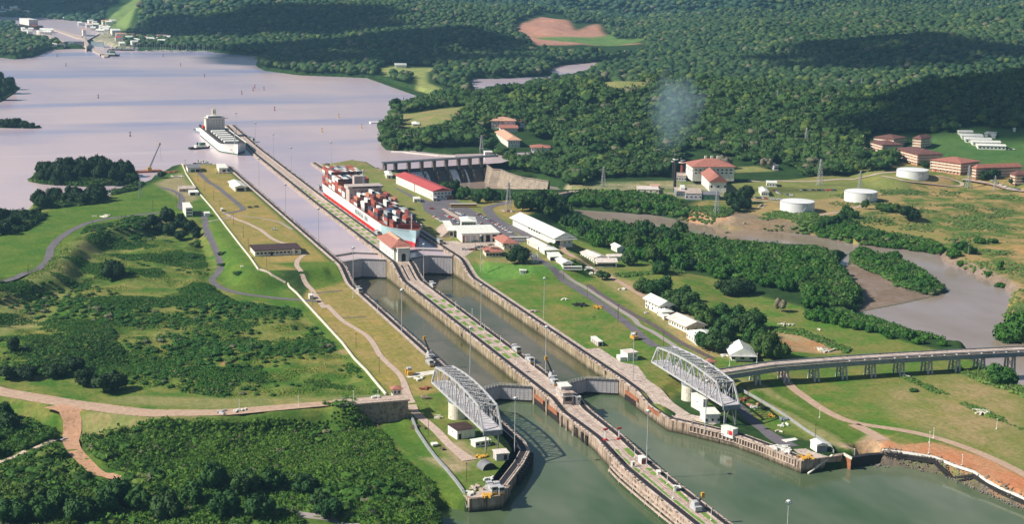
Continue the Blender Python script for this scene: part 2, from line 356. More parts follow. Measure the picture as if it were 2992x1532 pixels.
# right side: upper platform, mid lawn, low ground
P_UP = [(44, 312), (44, 900)]+W(PF, [(930, 405), (1000, 425), (1085, 470), (1130, 482), (1210, 500), (1300, 505), (1340, 500), (1370, 520), (1300, 555), (1330, 590), (1400, 620), (1450, 640), (1430, 665), (1345, 668), (1190, 655)], 17.7)
poly_op(W(PF, [(1400, 590), (1290, 525), (1430, 600), (1560, 640), (1700, 700), (1850, 830), (2000, 900), (1850, 960), (1500, 800), (1430, 690)], 9.3), 9.0, 30)
poly_op([(44, 296), (44, -60)]+W(PF, [(1700, 975), (1900, 1060), (1800, 960), (1640, 860), (1540, 790), (1470, 735), (1420, 700), (1350, 710), (1210, 700)], 9.3), 9.3, 10)
poly_op([(46, -40), (60, -100), (76, -152), (98, -149), (112, -143)]+W(PF, [(2110, 1115), (2060, 1080), (1850, 980), (1750, 960)], 6.5), 6.6, 7)
poly_op(P_UP, 17.7, 20)
line_op(W(PF, [(1340, 495), (1400, 487), (1480, 478)], 17), [17, 15, 12], 5, 14)
# rivers
RIV = W(tile2(1992, 400), [(-1500, 400), (-1100, 340), (-800, 440), (-430, 520), (-200, 560), (0, 625), (450, 675), (640, 710), (1000, 740), (1100, 770), (1300, 812), (1700, 855), (1910, 885), (1925, 930), (2130, 1015), (2350, 1110), (2450, 1180), (2400, 1319)], 0)+W(tile2(1992, 900), [(2390, 80), (2480, 265), (2700, 330), (2900, 500), (2576, 640), (2500, 560), (2230, 430), (2180, 300), (2000, 285), (1760, 230), (1640, 185), (1450, 120), (1310, 60), (1340, 0)], 0)+W(tile2(1992, 400), [(1400, 1210), (1200, 1060), (1190, 975), (1290, 870), (1110, 890), (1080, 850), (850, 845), (700, 840), (470, 810), (260, 830), (200, 785), (0, 755), (-150, 765), (-350, 720), (-600, 660), (-800, 580), (-900, 560), (-1250, 490), (-1500, 480)], 0)
poly_op(RIV, -3, 9, mode='min')
BASIN = W(tile5(1060, 420), [(330, 420), (500, 470), (900, 640), (1250, 730), (1500, 800), (1900, 860), (2400, 820), (2900, 820), (2900, 640), (2550, 610), (2200, 570), (1900, 520), (1750, 300), (500, 330)], 1)
poly_op(BASIN, -3, 6, mode='min')
# the wooded spit in the river and the mud flat
SPIT = W(tile2(1992, 400), [(1290, 870), (1500, 890), (1620, 925), (1750, 985), (1850, 1075), (1985, 1165), (1900, 1190), (1700, 1150), (1560, 1080), (1540, 1040), (1380, 1000), (1280, 960)], 0)
poly_op(SPIT, 1.6, 7, mode='max')
MUD = W(tile2(1992, 400), [(1180, 975), (1290, 965), (1390, 1010), (1550, 1060), (1700, 1160), (1900, 1200), (1640, 1260), (1330, 1319), (1300, 1240), (1220, 1080)], 0)
poly_op(MUD, .12, 10, mode='max')
# river plain to the right, power station terrace, barracks
poly_op(W(PF, [(1000, 470), (1470, 475), (1700, 470), (2000, 450), (2270, 420), (2576, 460), (2576, 500), (2300, 540), (2100, 560), (1850, 545), (1660, 510), (1500, 500)], 10), 9, 18, mode='max')
poly_op(W(PF, [(2180, 420), (2270, 400), (2400, 370), (2576, 360), (2760, 420), (2700, 480), (2576, 455), (2400, 440), (2250, 450)], 17), 17, 30, mode='max')
# hills
ridge([(1200, 290, 1120), (1300, 260, 1180), (1400, 238, 1200), (1560, 208, 1230), (1700, 215, 1200), (1900, 225, 1130), (2080, 270, 1030)], 185)
ridge([(2200, 265, 1030), (2350, 225, 990), (2576, 195, 940), (2900, 180, 900)], 165)
ridge([(1180, 330, 1050), (1300, 320, 1040)], 60)
ridge([(640, 110, 2750), (830, 118, 2600), (1000, 92, 2550), (1170, 76, 2500), (1300, 108, 2450), (1400, 138, 2350)], 250)
ridge([(1400, 135, 2300), (1640, 140, 2200)], 120)
ridge([(1340, 66, 3000), (1420, 60, 3000), (1480, 72, 2950)], 90); ridge([(1500, 72, 2950), (1560, 76, 2950)], 60)
ridge([(600, 0, 3900), (800, -30, 3600), (950, 10, 3300)], 420); ridge([(330, 50, 3900), (450, 20, 3900)], 200)
ridge([(1750, 55, 3000), (2000, 70, 2500), (2150, 110, 2100), (2300, 100, 2000)], 260); ridge([(2350, 60, 2400), (2576, 20, 2300)], 300)
fo = sm((GY-760)/200)*sm((H-18)/12); H += fo*(fbm(GX, GY, 21, 130, 3)-.5)*11
w = window(LAKEPOLY, 60); d = sdist(GX[w], GY[w], LAKEPOLY)
H[w] = np.where(d < 0, 16.3-np.minimum(-d*.4, 5), np.where(GY[w] > 900, np.maximum(H[w], 16.3+np.minimum(d*.25, 4)), H[w]))
LW = window(LAGOON, 60); d = sdist(GX[LW], GY[LW], LAGOON); H[LW] = np.where(d < 0, 13., np.minimum(np.maximum(H[LW], 16.9), 16.9+np.maximum(d, 0)*.35))
# islands and wooded points on the left
def island(pts, z=17.8, f=10): poly_op(W(PF, pts, 16.3), z, f, mode='max')
island([(75, 452), (130, 462), (230, 468), (320, 462), (345, 455), (330, 440), (200, 430), (110, 435)])
island([(-80, 320), (60, 322), (100, 321), (60, 312), (-80, 305)]); island([(-80, 285), (0, 255), (30, 235), (45, 222), (20, 205), (-80, 200)], 18.5)
island([(85, 530), (180, 518), (270, 505), (260, 497), (180, 500), (100, 508)])
poly_op(dam, 17.7, 24, mode='max')
# Pedro Miguel end of the lake
PM_Z = 24.0
pmland = W(tile5(0, 20), [(-300, 560), (0, 540), (450, 590), (760, 560), (960, 570), (1260, 570), (1640, 600), (2200, 620), (2250, 420), (1800, 330), (1300, 150), (0, 120), (-300, 120)], 20)
poly_op(pmland, 22, 60)
PMUP = W(tile5(0, 20), [(-300, 160), (0, 163), (450, 185), (720, 205), (1150, 250), (1300, 330), (1250, 420), (1180, 520), (960, 520), (760, 440), (560, 400), (350, 370), (200, 230), (0, 185), (-300, 190)], PM_Z)
poly_op(PMUP, 20, 25)
pmchan = W(tile5(0, 20), [(960, 600), (1280, 600), (1600, 740), (1640, 610), (1500, 545), (1200, 520), (980, 530)], 16.3)
poly_op(pmchan, 12, 20)
# humps of the scrub
sw = window([(-420, -330), (-40, 560)], 0); xx, yy = GX[sw], GY[sw]
SCR = W(PF, [(-80, 740), (0, 728), (120, 690), (220, 600), (340, 570), (500, 600), (540, 730), (600, 760), (740, 775), (960, 990), (560, 1000), (120, 940), (-80, 940)], 9)
SCR2 = W(PF, [(-80, 1030), (0, 1040), (150, 1090), (220, 1090), (560, 1065), (900, 1050), (1000, 1140), (1080, 1300), (1100, 1400), (-80, 1400)], 8)
for S, amp, wl_ in ((SCR, 4.5, 38), (SCR2, 7.5, 34)):
    k = sm(-sdist(xx, yy, S)/12); H[sw] += k*((fbm(xx, yy, 31, wl_, 4)-.42)*amp*2)
CUT = [(-45.5, 345), (-45.5, -87), (-48, -100), (-57, -118), (-75, -147), (-81, -157), (-93, -157), (-93, -200), (-60, -300), (60, -300), (98, -200), (98, -154), (78, -151), (65, -106), (49, -79), (44.5, -70), (44.5, -50), (45.5, 0), (45.5, 345)]
w = window(CUT, 4); d = sdist(GX[w], GY[w], CUT); H[w] = np.where(d < 0, -6., H[w])
CUT = [(-45.5, 846), (-45.5, 340), (45.5, 340), (45.5, 855)]
w = window(CUT, 4); d = sdist(GX[w], GY[w], CUT); H[w] = np.where(d < 0, 8., H[w])
for x0, x1, y0, y1 in ((-60, -45, -40, 850), (45, 60, -40, 850)):
    w = window([(x0, y0), (x1, y1)], 0); m = (GX[w] > x0) & (GX[w] < x1) & (GY[w] > y0) & (GY[w] < y1); yy_ = GY[w]
    zz = np.where(yy_ > 322, 17.7, np.where(yy_ > 284, 9.25+8.45*sm((yy_-284)/38.), np.where(yy_ > -20, 9.25, 9.25-2.7*sm((-20-yy_)/20.)))); H[w] = np.where(m, zz, H[w])
DM1 = g(*tile5(1060, 420)(300, 285), 25); DM2 = g(*tile5(1060, 420)(1870, 185), 25)
for P_, zz_ in (([DM1, DM2, (DM2[0]-6, DM2[1]+60), (170, 950), (100, 900), (DM1[0]-4, DM1[1]+45)], 9.), ([DM1, DM2, (DM2[0]+8, DM2[1]-16), (210, 790), (DM1[0]+14, DM1[1]-30)], -3.)):
    w = window(P_, 4); d = sdist(GX[w], GY[w], P_); H[w] = np.where(d < 0, zz_, H[w])
GLEN = len(XS)
def hz(x, y):
    i = int(np.clip(np.searchsorted(XS, x)-1, 0, len(XS)-2)); j = int(np.clip(np.searchsorted(YS, y)-1, 0, len(YS)-2))
    fx = min(max((x-XS[i])/(XS[i+1]-XS[i]), 0), 1); fy = min(max((y-YS[j])/(YS[j+1]-YS[j]), 0), 1)
    return float((H[j, i]*(1-fx)+H[j, i+1]*fx)*(1-fy)+(H[j+1, i]*(1-fx)+H[j+1, i+1]*fx)*fy)
def hzv(x, y):
    i = np.clip(np.searchsorted(XS, x)-1, 0, len(XS)-2); j = np.clip(np.searchsorted(YS, y)-1, 0, len(YS)-2)
    fx = np.clip((x-XS[i])/(XS[i+1]-XS[i]), 0, 1); fy = np.clip((y-YS[j])/(YS[j+1]-YS[j]), 0, 1)
    return (H[j, i]*(1-fx)+H[j, i+1]*fx)*(1-fy)+(H[j+1, i]*(1-fx)+H[j+1, i+1]*fx)*fy
def hit(u, v, zmin=-50):
    """where the line of sight through a photo pixel first meets the ground or water"""
    d = FW+RT*(u-1496)/FOC-UP*(v-766)/FOC; t = 500.; st = 6.
    while t < 14000:
        p = CAM+d*t; h = max(hz(p[0], p[1]), 0.)
        if p[2] < h:
            for _ in range(12):
                t -= st/2; st /= 2; p = CAM+d*t; h = max(hz(p[0], p[1]), 0.)
                if p[2] < h: pass
                else: t += st
            p = CAM+d*t; return (float(p[0]), float(p[1]), float(max(hz(p[0], p[1]), 0)))
        t += st
        if t > 3000: st = 15.
    p = CAM+d*5000; return (float(p[0]), float(p[1]), 20.)
def hp(tf, x, y): return hit(*tf(x, y))
# ---------------- colours of the ground: two tones per zone, mixed by noise in the material
CA = np.zeros(GX.shape+(4,)); CB = np.zeros_like(CA)
def zone_all(a, b): CA[...] = (*a, 1); CB[...] = (*b, 1)
def zone(poly, a, b, fall=4., k0=1.):
    w = window(poly, fall+5); d = sdist(GX[w], GY[w], poly); k = (sm(.5-d/fall)*k0)[..., None]
    CA[w] = CA[w]*(1-k)+np.array((*a, 1))*k; CB[w] = CB[w]*(1-k)+np.array((*b, 1))*k
def zline(line, hw, a, b, fall=3., k0=1.):
    w = window(line, hw+fall); d, _ = ldist(GX[w], GY[w], line); k = (sm(1-(d-hw)/fall)*k0)[..., None]
    CA[w] = CA[w]*(1-k)+np.array((*a, 1))*k; CB[w] = CB[w]*(1-k)+np.array((*b, 1))*k
DRY = ((.34, .25, .10), (.24, .22, .06)); LAWN = ((.065, .145, .02), (.115, .175, .03)); OLIVE = ((.17, .19, .05), (.09, .17, .03))
SCRUB = ((.06, .145, .02), (.21, .21, .06)); DARK = ((.02, .05, .015), (.035, .075, .02)); DIRT = ((.50, .22, .12), (.42, .30, .19))
MARSH = ((.08, .15, .03), (.38, .26, .12)); BARE = ((.48, .36, .26), (.38, .27, .18)); MUDC = ((.19, .135, .105), (.25, .19, .165))
FIELD = ((.08, .18, .025), (.20, .20, .06)); PINK = ((.52, .28, .22), (.44, .22, .16))
zone_all(*DARK)
zone(W(PF, [(-200, 540), (500, 500), (760, 760), (1100, 1060), (1110, 1400), (-200, 1400)], 9), *SCRUB, fall=20)
zone(W(PF, [(-200, 1060), (560, 1075), (900, 1060), (1010, 1150), (1100, 1400), (-200, 1400)], 8), (.035, .10, .015), (.11, .17, .035), fall=14)
zone(dam, *LAWN, fall=10)
zone(W(PF, [(0, 745), (120, 700), (200, 610), (330, 560), (400, 556), (500, 560), (420, 580), (330, 590), (230, 650), (160, 720), (100, 800), (0, 830)], 14), (.27, .24, .10), (.14, .20, .05), fall=14)
zone([(-52, 850), (-52, 315)]+W(PF, [(840, 678), (650, 680), (455, 415), (540, 412), (590, 430)], 17.7), *DRY, fall=5)
zone(W(PF, [(390, 462), (455, 435), (500, 500), (470, 512), (420, 480)], 17.7), *BARE, fall=10, k0=.6)
zone(W(PF, [(500, 530), (555, 560), (650, 682), (735, 720), (755, 752), (620, 735), (560, 700)], 14), *LAWN, fall=5)
zone([(-46, 300), (-46, -40)]+W(PF, [(1050, 1040), (985, 1000), (757, 757), (780, 720)], 9.3), *DRY, fall=3)
zone([(-46, 330), (-46, 296)]+W(PF, [(780, 722), (770, 700), (680, 682), (760, 678)], 12), *LAWN, fall=8)
zone(W(PF, [(757, 757), (985, 1000), (940, 1000), (760, 790)], 8), *LAWN, fall=5)
zone([(-47, 5), (-46, -60), (-47, -95), (-72, -146), (-90, -158)]+W(PF, [(1165, 1245), (1040, 1060), (1020, 1010)], 7.5), *OLIVE, fall=4)
zone(W(PF, [(930, 1025), (1040, 1060), (1175, 1250), (1100, 1260), (1010, 1120)], 6), *LAWN, fall=5)
for p in ([(1110, 1130), (1160, 1110), (1200, 1150), (1170, 1180)], [(1060, 1150), (1130, 1155), (1180, 1180), (1140, 1190)]): zone(W(PF, p, 6.5), *BARE, fall=7, k0=.7)
zone(W(PF, [(200, 1050), (560, 1050), (760, 1030), (930, 1020), (560, 1062), (330, 1080), (215, 1100)], 11), (.30, .24, .12), (.20, .22, .08), fall=8)
zone(W(PF, [(250, 1000), (560, 1020), (880, 1005), (880, 990), (560, 992), (330, 985)], 11), (.26, .24, .10), (.17, .20, .07), fall=8)
rr = np.random.default_rng(5)
for (u, v) in ((200, 835), (235, 832), (570, 915), (860, 885), (515, 815), (960, 1215)):
    c = hp(PF, u, v); zone([(c[0]+rr.uniform(2, 6)*math.cos(a), c[1]+rr.uniform(3, 9)*math.sin(a)) for a in np.arange(0, 6.2, .9)], *DIRT, fall=4, k0=.7)
# right bank
zone([(44, 300), (44, -60)]+W(PF, [(1700, 975), (1900, 1060), (2120, 1120), (2150, 1160), (2000, 1160)], 9)+W(PF, [(2600, 1319), (2700, 1100), (2576, 940), (2330, 870), (2100, 800), (2020, 768), (1905, 740), (1800, 696), (1715, 684), (1600, 660), (1430, 600), (1380, 660), (1190, 650)], 7), *FIELD, fall=8)
zone([(44, 320), (44, 296)]+W(PF, [(1210, 705), (1300, 690), (1420, 690), (1440, 655), (1200, 652)], 13), (.09, .21, .04), (.12, .23, .05), fall=5)
zone(W(PF, [(1490, 690), (1640, 800), (1760, 900), (1800, 900), (1900, 900), (1640, 720), (1560, 700), (1500, 670)], 9), (.36, .27, .13), (.26, .25, .10), fall=8)
zone(W(PF, [(1840, 960), (1920, 970), (2180, 1110), (2130, 1130), (2040, 1100)], 6.5), (.30, .26, .12), (.20, .23, .08), fall=5)
zline(W(tile2(1992, 900), [(570, 650), (900, 800), (1290, 1000)], 6.4), 2.6, *LAWN); zline(W(tile2(1992, 900), [(700, 600), (900, 720), (1300, 960), (1380, 990), (1250, 1010)], 6.4), 2.6, *LAWN)
zone(W(PF, [(2576, 985), (2400, 950), (2200, 990), (2260, 1060), (2576, 1180)], 5), (.36, .26, .14), (.19, .21, .06), fall=25, k0=.9)
zone([hit(*tile2(1992, 900)(x, y))[:2] for x, y in [(1510, 975), (1640, 1030), (1900, 1015), (2300, 1130), (2576, 1280), (2800, 1400), (2800, 1570), (2576, 1430), (2400, 1355), (2200, 1240), (1900, 1130), (1500, 1075), (1470, 1020)]], (.52, .21, .11), (.46, .26, .15), fall=3)
zone(W(tile2(1992, 900), [(1130, 1020), (1300, 1030), (1400, 960), (1560, 970), (1470, 1075), (1380, 1090), (1200, 1060)], 6), *BARE, fall=5)
zone(W(tile2(1992, 900), [(720, 170), (900, 200), (1230, 330), (1100, 345), (800, 360), (740, 250)], 6), *DIRT, fall=8, k0=.8)
zone(P_UP, (.16, .20, .06), (.26, .22, .09), fall=5)
zone([(50, 480), (60, 700)]+W(PF, [(940, 440), (1080, 520), (1200, 600), (1150, 600)], 17.7), (.17, .22, .06), (.26, .22, .09), fall=5)
zone(W(PF, [(1190, 490), (1270, 500), (1370, 510), (1300, 560), (1240, 530)], 17.7), *DRY, fall=6)
zone(W(PF, [(1850, 460), (2270, 430), (2500, 440), (2750, 500), (2750, 1000), (2600, 880), (2480, 680), (2330, 610), (2100, 590), (1850, 570), (1700, 540)], 8), *MARSH, fall=14)
zone(W(PF, [(1360, 462), (1480, 452), (1700, 448), (1830, 440), (1850, 500), (1700, 500), (1480, 480)], 9), (.34, .30, .20), (.13, .17, .06), fall=10)
zone(W(PF, [(1820, 455), (2200, 440), (2330, 450), (2250, 490), (2050, 500), (1850, 490)], 10), (.22, .23, .08), (.17, .20, .06), fall=10)
zone(W(PF, [(1900, 520), (2080, 500), (2200, 480), (2270, 500), (2160, 540), (1960, 560), (1850, 560)], 9), (.36, .27, .12), (.30, .23, .11), fall=10)
zone(W(PF, [(2080, 560), (2300, 570), (2400, 600), (2330, 625), (2100, 590)], 6), (.34, .26, .10), (.22, .22, .07), fall=14, k0=.8)
zone(W(tile2(1992, 400), [(-20, 620), (450, 670), (950, 740), (950, 700), (400, 600), (0, 560)], 4), *MUDC, fall=5, k0=.8)
zone(W(tile2(1992, 400), [(20, 540), (350, 550), (400, 620), (200, 600), (20, 600)], 8), *DIRT, fall=8, k0=.8)
zone(W(PF, [(2420, 350), (2576, 345), (2900, 400), (2750, 470), (2440, 420), (2260, 410), (2300, 380)], 17), (.06, .14, .04), (.09, .17, .05), fall=20)
zone(MUD, *MUDC, fall=6); zone(SPIT, *MUDC, fall=6)
zline(W(tile2(1992, 400), [(1910, 890), (1930, 930), (2130, 1015), (2350, 1110), (2450, 1180)], 0), 6, *MUDC, fall=5)
zone([hit(*tile2(1992, 900)(x, y))[:2] for x, y in [(1450, 1200), (1700, 1215), (2000, 1290), (2300, 1420), (2570, 1545), (2800, 1640), (2800, 1580), (2576, 1450), (2400, 1375), (2200, 1255), (1900, 1148), (1500, 1090), (1440, 1120)]], (.16, .13, .11), (.09, .075, .065), fall=2)
# peninsula meadow, quarry, clearings
zone(W(t2b, [(280, 530), (400, 510), (850, 530), (640, 560), (640, 640), (760, 690), (900, 720), (1090, 715), (1040, 760), (900, 750), (780, 735), (560, 680), (560, 590), (330, 590)], 17.5), (.20, .27, .09), (.34, .34, .12), fall=14)
zone(W(t2b, [(1300, 215), (1500, 170), (1660, 170), (1750, 215), (1920, 195), (2050, 260), (2280, 270), (2000, 275), (1700, 290), (1480, 300), (1350, 265)], 45), *PINK, fall=20)
zone(W(t2b, [(1460, 310), (1900, 310), (2250, 280), (2300, 330), (2000, 360), (1500, 340)], 22), (.10, .20, .06), (.16, .24, .07), fall=30)
for tf, pts, z in ((t2b, [(1850, 660), (2000, 610), (2300, 640), (2330, 690), (2050, 700)], 70), (tile2(1992, 0), [(1200, 740), (1330, 680), (1310, 740), (1250, 760)], 60), (tile2(1992, 0), [(800, 1040), (930, 1050), (980, 1130), (870, 1110)], 22), (tile2(1992, 0), [(380, 1260), (560, 1250), (700, 1290), (400, 1300)], 12)):
    c = [hit(*tf(x, y))[:2] for x, y in pts]; zone(c, (.32, .27, .12), (.20, .24, .08), fall=10)
zone([hit(*t2b(x, y))[:2] for x, y in [(370, 890), (440, 860), (560, 850), (700, 825), (900, 805), (960, 830), (860, 890), (760, 930), (640, 950), (480, 965), (430, 985), (440, 940)]], (.20, .24, .08), (.30, .24, .12), fall=10)
zone(W(tile5(0, 20), [(-100, 240), (130, 330), (260, 460), (100, 480), (-100, 540)], 22), *LAWN, fall=20)
zone(W(tile5(0, 20), [(1480, 260), (1650, 180), (2150, 110), (2100, 250), (1850, 330), (1700, 350)], 26), (.15, .24, .07), (.20, .26, .09), fall=20)
zone(W(tile5(0, 20), [(330, 380), (1000, 560), (1640, 580), (2000, 620), (1900, 430), (1500, 270), (1200, 240), (700, 190), (450, 260)], 22), (.46, .38, .34), (.20, .24, .12), fall=20)
# ---------------- ground mesh
nx, ny = len(XS), len(YS)
V = np.stack([GX.ravel(), GY.ravel(), H.ravel()], 1)
ii = np.arange(nx-1)[None, :]+np.arange(ny-1)[:, None]*nx
F = np.stack([ii, ii+1, ii+1+nx, ii+nx], -1).reshape(-1, 4)
def ground_mat():
    m, n, b = nodes('ground_cover')
    a = n.nodes.new('ShaderNodeAttribute'); a.attribute_name = 'tone_a'; c = n.nodes.new('ShaderNodeAttribute'); c.attribute_name = 'tone_b'
    t = noise(n, .045, 6, .7); f = ramp(n, t.outputs[0], [(.40, 0), (.60, 1)]); col = mix(n, f.outputs[0], a.outputs['Color'], c.outputs['Color'])
    t2 = noise(n, .35, 5, .75); col = mix(n, ramp(n, t2.outputs[0], [(.3, 0.), (.7, 1.)]).outputs[0], mix(n, 1.0, col, (.72, .74, .7), 'MULTIPLY'), mix(n, 1.0, col, (1.3, 1.25, 1.25), 'MULTIPLY'))
    t3 = noise(n, .9, 3, .6, vec_scale=(1., .06, 1)); col = mix(n, ramp(n, t3.outputs[0], [(.42, 0.), (.6, .55)]).outputs[0], col, mix(n, 1.0, col, (.78, .86, .72), 'MULTIPLY'))
    t4 = noise(n, .018, 5, .7); col = mix(n, ramp(n, t4.outputs[0], [(.56, 0.), (.72, .5)]).outputs[0], col, mix(n, 1.0, col, (1.7, 1.25, .9), 'MULTIPLY'))
    n.links.new(col, b.inputs['Base Color']); b.inputs['Roughness'].default_value = .95; b.inputs['Specular IOR Level'].default_value = .1
    bump(n, b, t2.outputs[0], .5, .8); return m
me = np_mesh('ground', V, F, True); set_attr(me, 'tone_a', CA.reshape(-1, 4)); set_attr(me, 'tone_b', CB.reshape(-1, 4))
tag(link_mesh('ground', me, ground_mat()), kind='structure')
# ---------------- water sheets
def sheet(name, poly, z, m, kind='structure'):
    me = bpy.data.meshes.new(name); me.from_pydata([(p[0], p[1], z) for p in poly], [], [tuple(range(len(poly)))]); me.update()
    if me.polygons[0].normal.z < 0: me.flip_normals()
    return tag(link_mesh(name, me, m), kind=kind)
def grow(poly, d):
    P = np.array(poly); c = P.mean(0); return [tuple(p) for p in P]
DAM1 = g(*tile5(1060, 420)(330, 285), 25); DAM2 = g(*tile5(1060, 420)(1850, 185), 25)
lake_outline = [(-700, 470)]+[(-700, 3050), (1500, 3050), (1500, 1500), (700, 1300), (400, 1000), (DAM2[0]+20, DAM2[1]+6), DAM2, DAM1, (DAM1[0]-9, DAM1[1]), (DAM1[0]-25, DAM1[1]+30), (60, 862), (42.7, 840), (42.7, 331), (25.9, 339.4), (9.15, 331), (9.15, 380), (-9.15, 380), (-9.15, 331), (-25.9, 339.4), (-42.7, 331), (-42.7, 800)]+W(PF, [(560, 424), (480, 428), (440, 440), (400, 468), (300, 500), (180, 520), (80, 545), (-100, 556)], 16.3)
sheet('lake_water', lake_outline, LAKE, M['lake'])
sheet('chamber_water', [(-42.9, -.4), (-42.9, 346), (42.9, 346), (42.9, -.4), (25.9, 8.0), (9.2, -.4), (9.2, 12), (-9.2, 12), (-9.2, -.4), (-25.9, 8.0)], 2.8, M['chamber'])
sheet('canal_water', [(-420, -419), (-420, 340), (112, 340), (112, -60), (190, -75), (330, -100), (700, -100), (700, -419)], 0.0, M['sea'])
sheet('river_water', [(112.2, 820), (900, 820), (900, -99.8), (330.2, -99.8), (190, -74.8), (112.2, -59.8)], 0.0, M['river'])
sheet('upper_canal_water', grow(W(tile5(0, 20), [(-600, 130), (1300, 130), (1500, 400), (1260, 530), (900, 530), (-600, 330)], PM_Z), 0), PM_Z, M['farcanal'])
# ---------------- strips and patches laid on the ground
def strip(name, line, wd, m, lift=.12, kind='structure', step=4., zs=None):
    """line of world xy; follows the ground"""
    P = [np.array(p[:2]) for p in line]; pts = []
    for i in range(len(P)-1):
        L = np.linalg.norm(P[i+1]-P[i]); k = max(1, int(L/step))
        for j in range(k): pts.append((P[i]+(P[i+1]-P[i])*j/k, i+j/k))
    pts.append((P[-1], len(P)-1)); q = np.array([p for p, _ in pts]); par = [t for _, t in pts]
    for _ in range(3): q[1:-1] = (q[:-2]+2*q[1:-1]+q[2:])/4
    V = []; F = []; nw = 4
    for i in range(len(q)):
        d = q[min(i+1, len(q)-1)]-q[max(i-1, 0)]; d = d/(np.linalg.norm(d)+1e-9); r = np.array([d[1], -d[0]])
        ww = wd if not isinstance(wd, (list, tuple)) else float(np.interp(par[i], range(len(wd)), wd))
        c = max(hz(*(q[i]+r*ww*t)) for t in (-.5, 0, .5)) if zs is None else float(np.interp(par[i], range(len(zs)), zs))
        for k in range(nw+1):
            p = q[i]+r*ww*(k/nw-.5); z = c if zs is not None else max(c-.25, hz(p[0], p[1])); V.append((p[0], p[1], z+lift))
    for i in range(len(q)-1):
        for k in range(nw): a = i*(nw+1)+k; F.append((a, a+1, a+nw+2, a+nw+1))
    me = np_mesh(name, V, F)
    if sum(p.normal.z for p in me.polygons) < 0: me.flip_normals()
    return tag(link_mesh(name, me, m), kind=kind)
def patch(name, poly, m, z=None, lift=.06):
    z = z if z is not None else max(hz(*p) for p in poly); return sheet(name, poly, z+lift, m)
a0 = tile2(0, 400)
strip('dam_road', [hp(a0, x, y)[:2] for x, y in [(-250, 1140), (0, 1100), (150, 1050), (270, 1010), (340, 960), (370, 900), (380, 840), (430, 780), (520, 715), (640, 655), (780, 620), (950, 600), (1100, 580), (1200, 572), (1300, 568)]], 6, M['asphalt'])
strip('service_road', W(a0, [(1200, 380), (1290, 400), (1350, 430), (1375, 470), (1360, 500), (1350, 540), (1450, 565), (1530, 570), (1545, 640), (1560, 720)], 17.7), 5, M['asphalt'])
strip('slope_road', [hp(a0, x, y)[:2] for x, y in [(1560, 715), (1585, 780), (1620, 860), (1650, 940), (1665, 1000), (1630, 1040), (1590, 1070), (1610, 1110), (1700, 1155), (1850, 1190), (2000, 1205), (2200, 1225), (2350, 1235), (2420, 1245)]], 5, M['asphalt'])
strip('embankment_road', ROADL+[(-124, -30)], [11, 12, 13, 13, 10, 7.5, 7.5], M['dirtroad'])
strip('red_dirt_track', [hp(tile2(0, 900), x, y)[:2] for x, y in [(480, 725), (540, 790), (565, 860), (540, 940), (525, 1010), (560, 1080), (640, 1170), (730, 1240), (830, 1290), (950, 1310)]], [22, 12, 9, 9, 8, 7, 6.5, 6, 6, 5], paint('red_earth_track', (.56, .33, .20), (.44, .25, .16), stain=(.30, .16, .10)))
strip('side_track', [hp(tile2(0, 900), x, y)[:2] for x, y in [(470, 1000), (380, 1015), (250, 1065), (120, 1115), (0, 1165), (-120, 1210)]], 3.2, M['palepath'])
strip('quay_path', [hp(tile2(0, 1020), x, y)[:2] for x, y in [(2200, 1250), (2350, 1265), (2576, 1300), (2750, 1350)]], 7, M['gravel'])
lp = tile2(1000, 900)
strip('lawn_path', W(a0, [(1500, 270), (1570, 340), (1640, 380), (1700, 430), (1760, 480), (1810, 520), (1840, 548), (1780, 565), (1680, 580)], 17.7), 5, M['asphalt'])
strip('lawn_path', W(a0, [(1680, 570), (1760, 615), (1860, 650), (1960, 700), (2050, 770), (2120, 800), (2260, 830)], 17.7), 3.5, M['palepath'])
strip('lawn_path', W(a0, [(1560, 632), (1700, 620), (1760, 590), (1950, 610), (2100, 640), (2200, 700)], 17.7), 2.5, M['gravel'])
strip('ramp_path', [hp(a0, x, y)[:2] for x, y in [(2300, 880), (2240, 925), (2230, 970), (2270, 1040), (2330, 1130), (2400, 1230), (2440, 1290)]], 3.6, M['palepath'])
strip('wall_road', W(lp, [(-120, -20), (0, 100), (100, 160), (190, 215), (240, 280), (280, 360), (350, 430), (430, 500), (465, 560), (480, 640), (510, 710), (560, 770), (640, 830), (720, 900), (800, 990), (900, 1070), (960, 1110)], 9.3), [3.5]*9+[5]*6+[6, 8], M['palepath'], lift=.3)
strip('lawn_path', W(a0, [(2380, 1180), (2480, 1165), (2576, 1160)], 9.3), 2.5, M['asphalt']); strip('lawn_path', W(tile5(960, 720), [(130, 1085), (300, 1080), (560, 1060)], 9.3), 1.6, M['asphalt'])
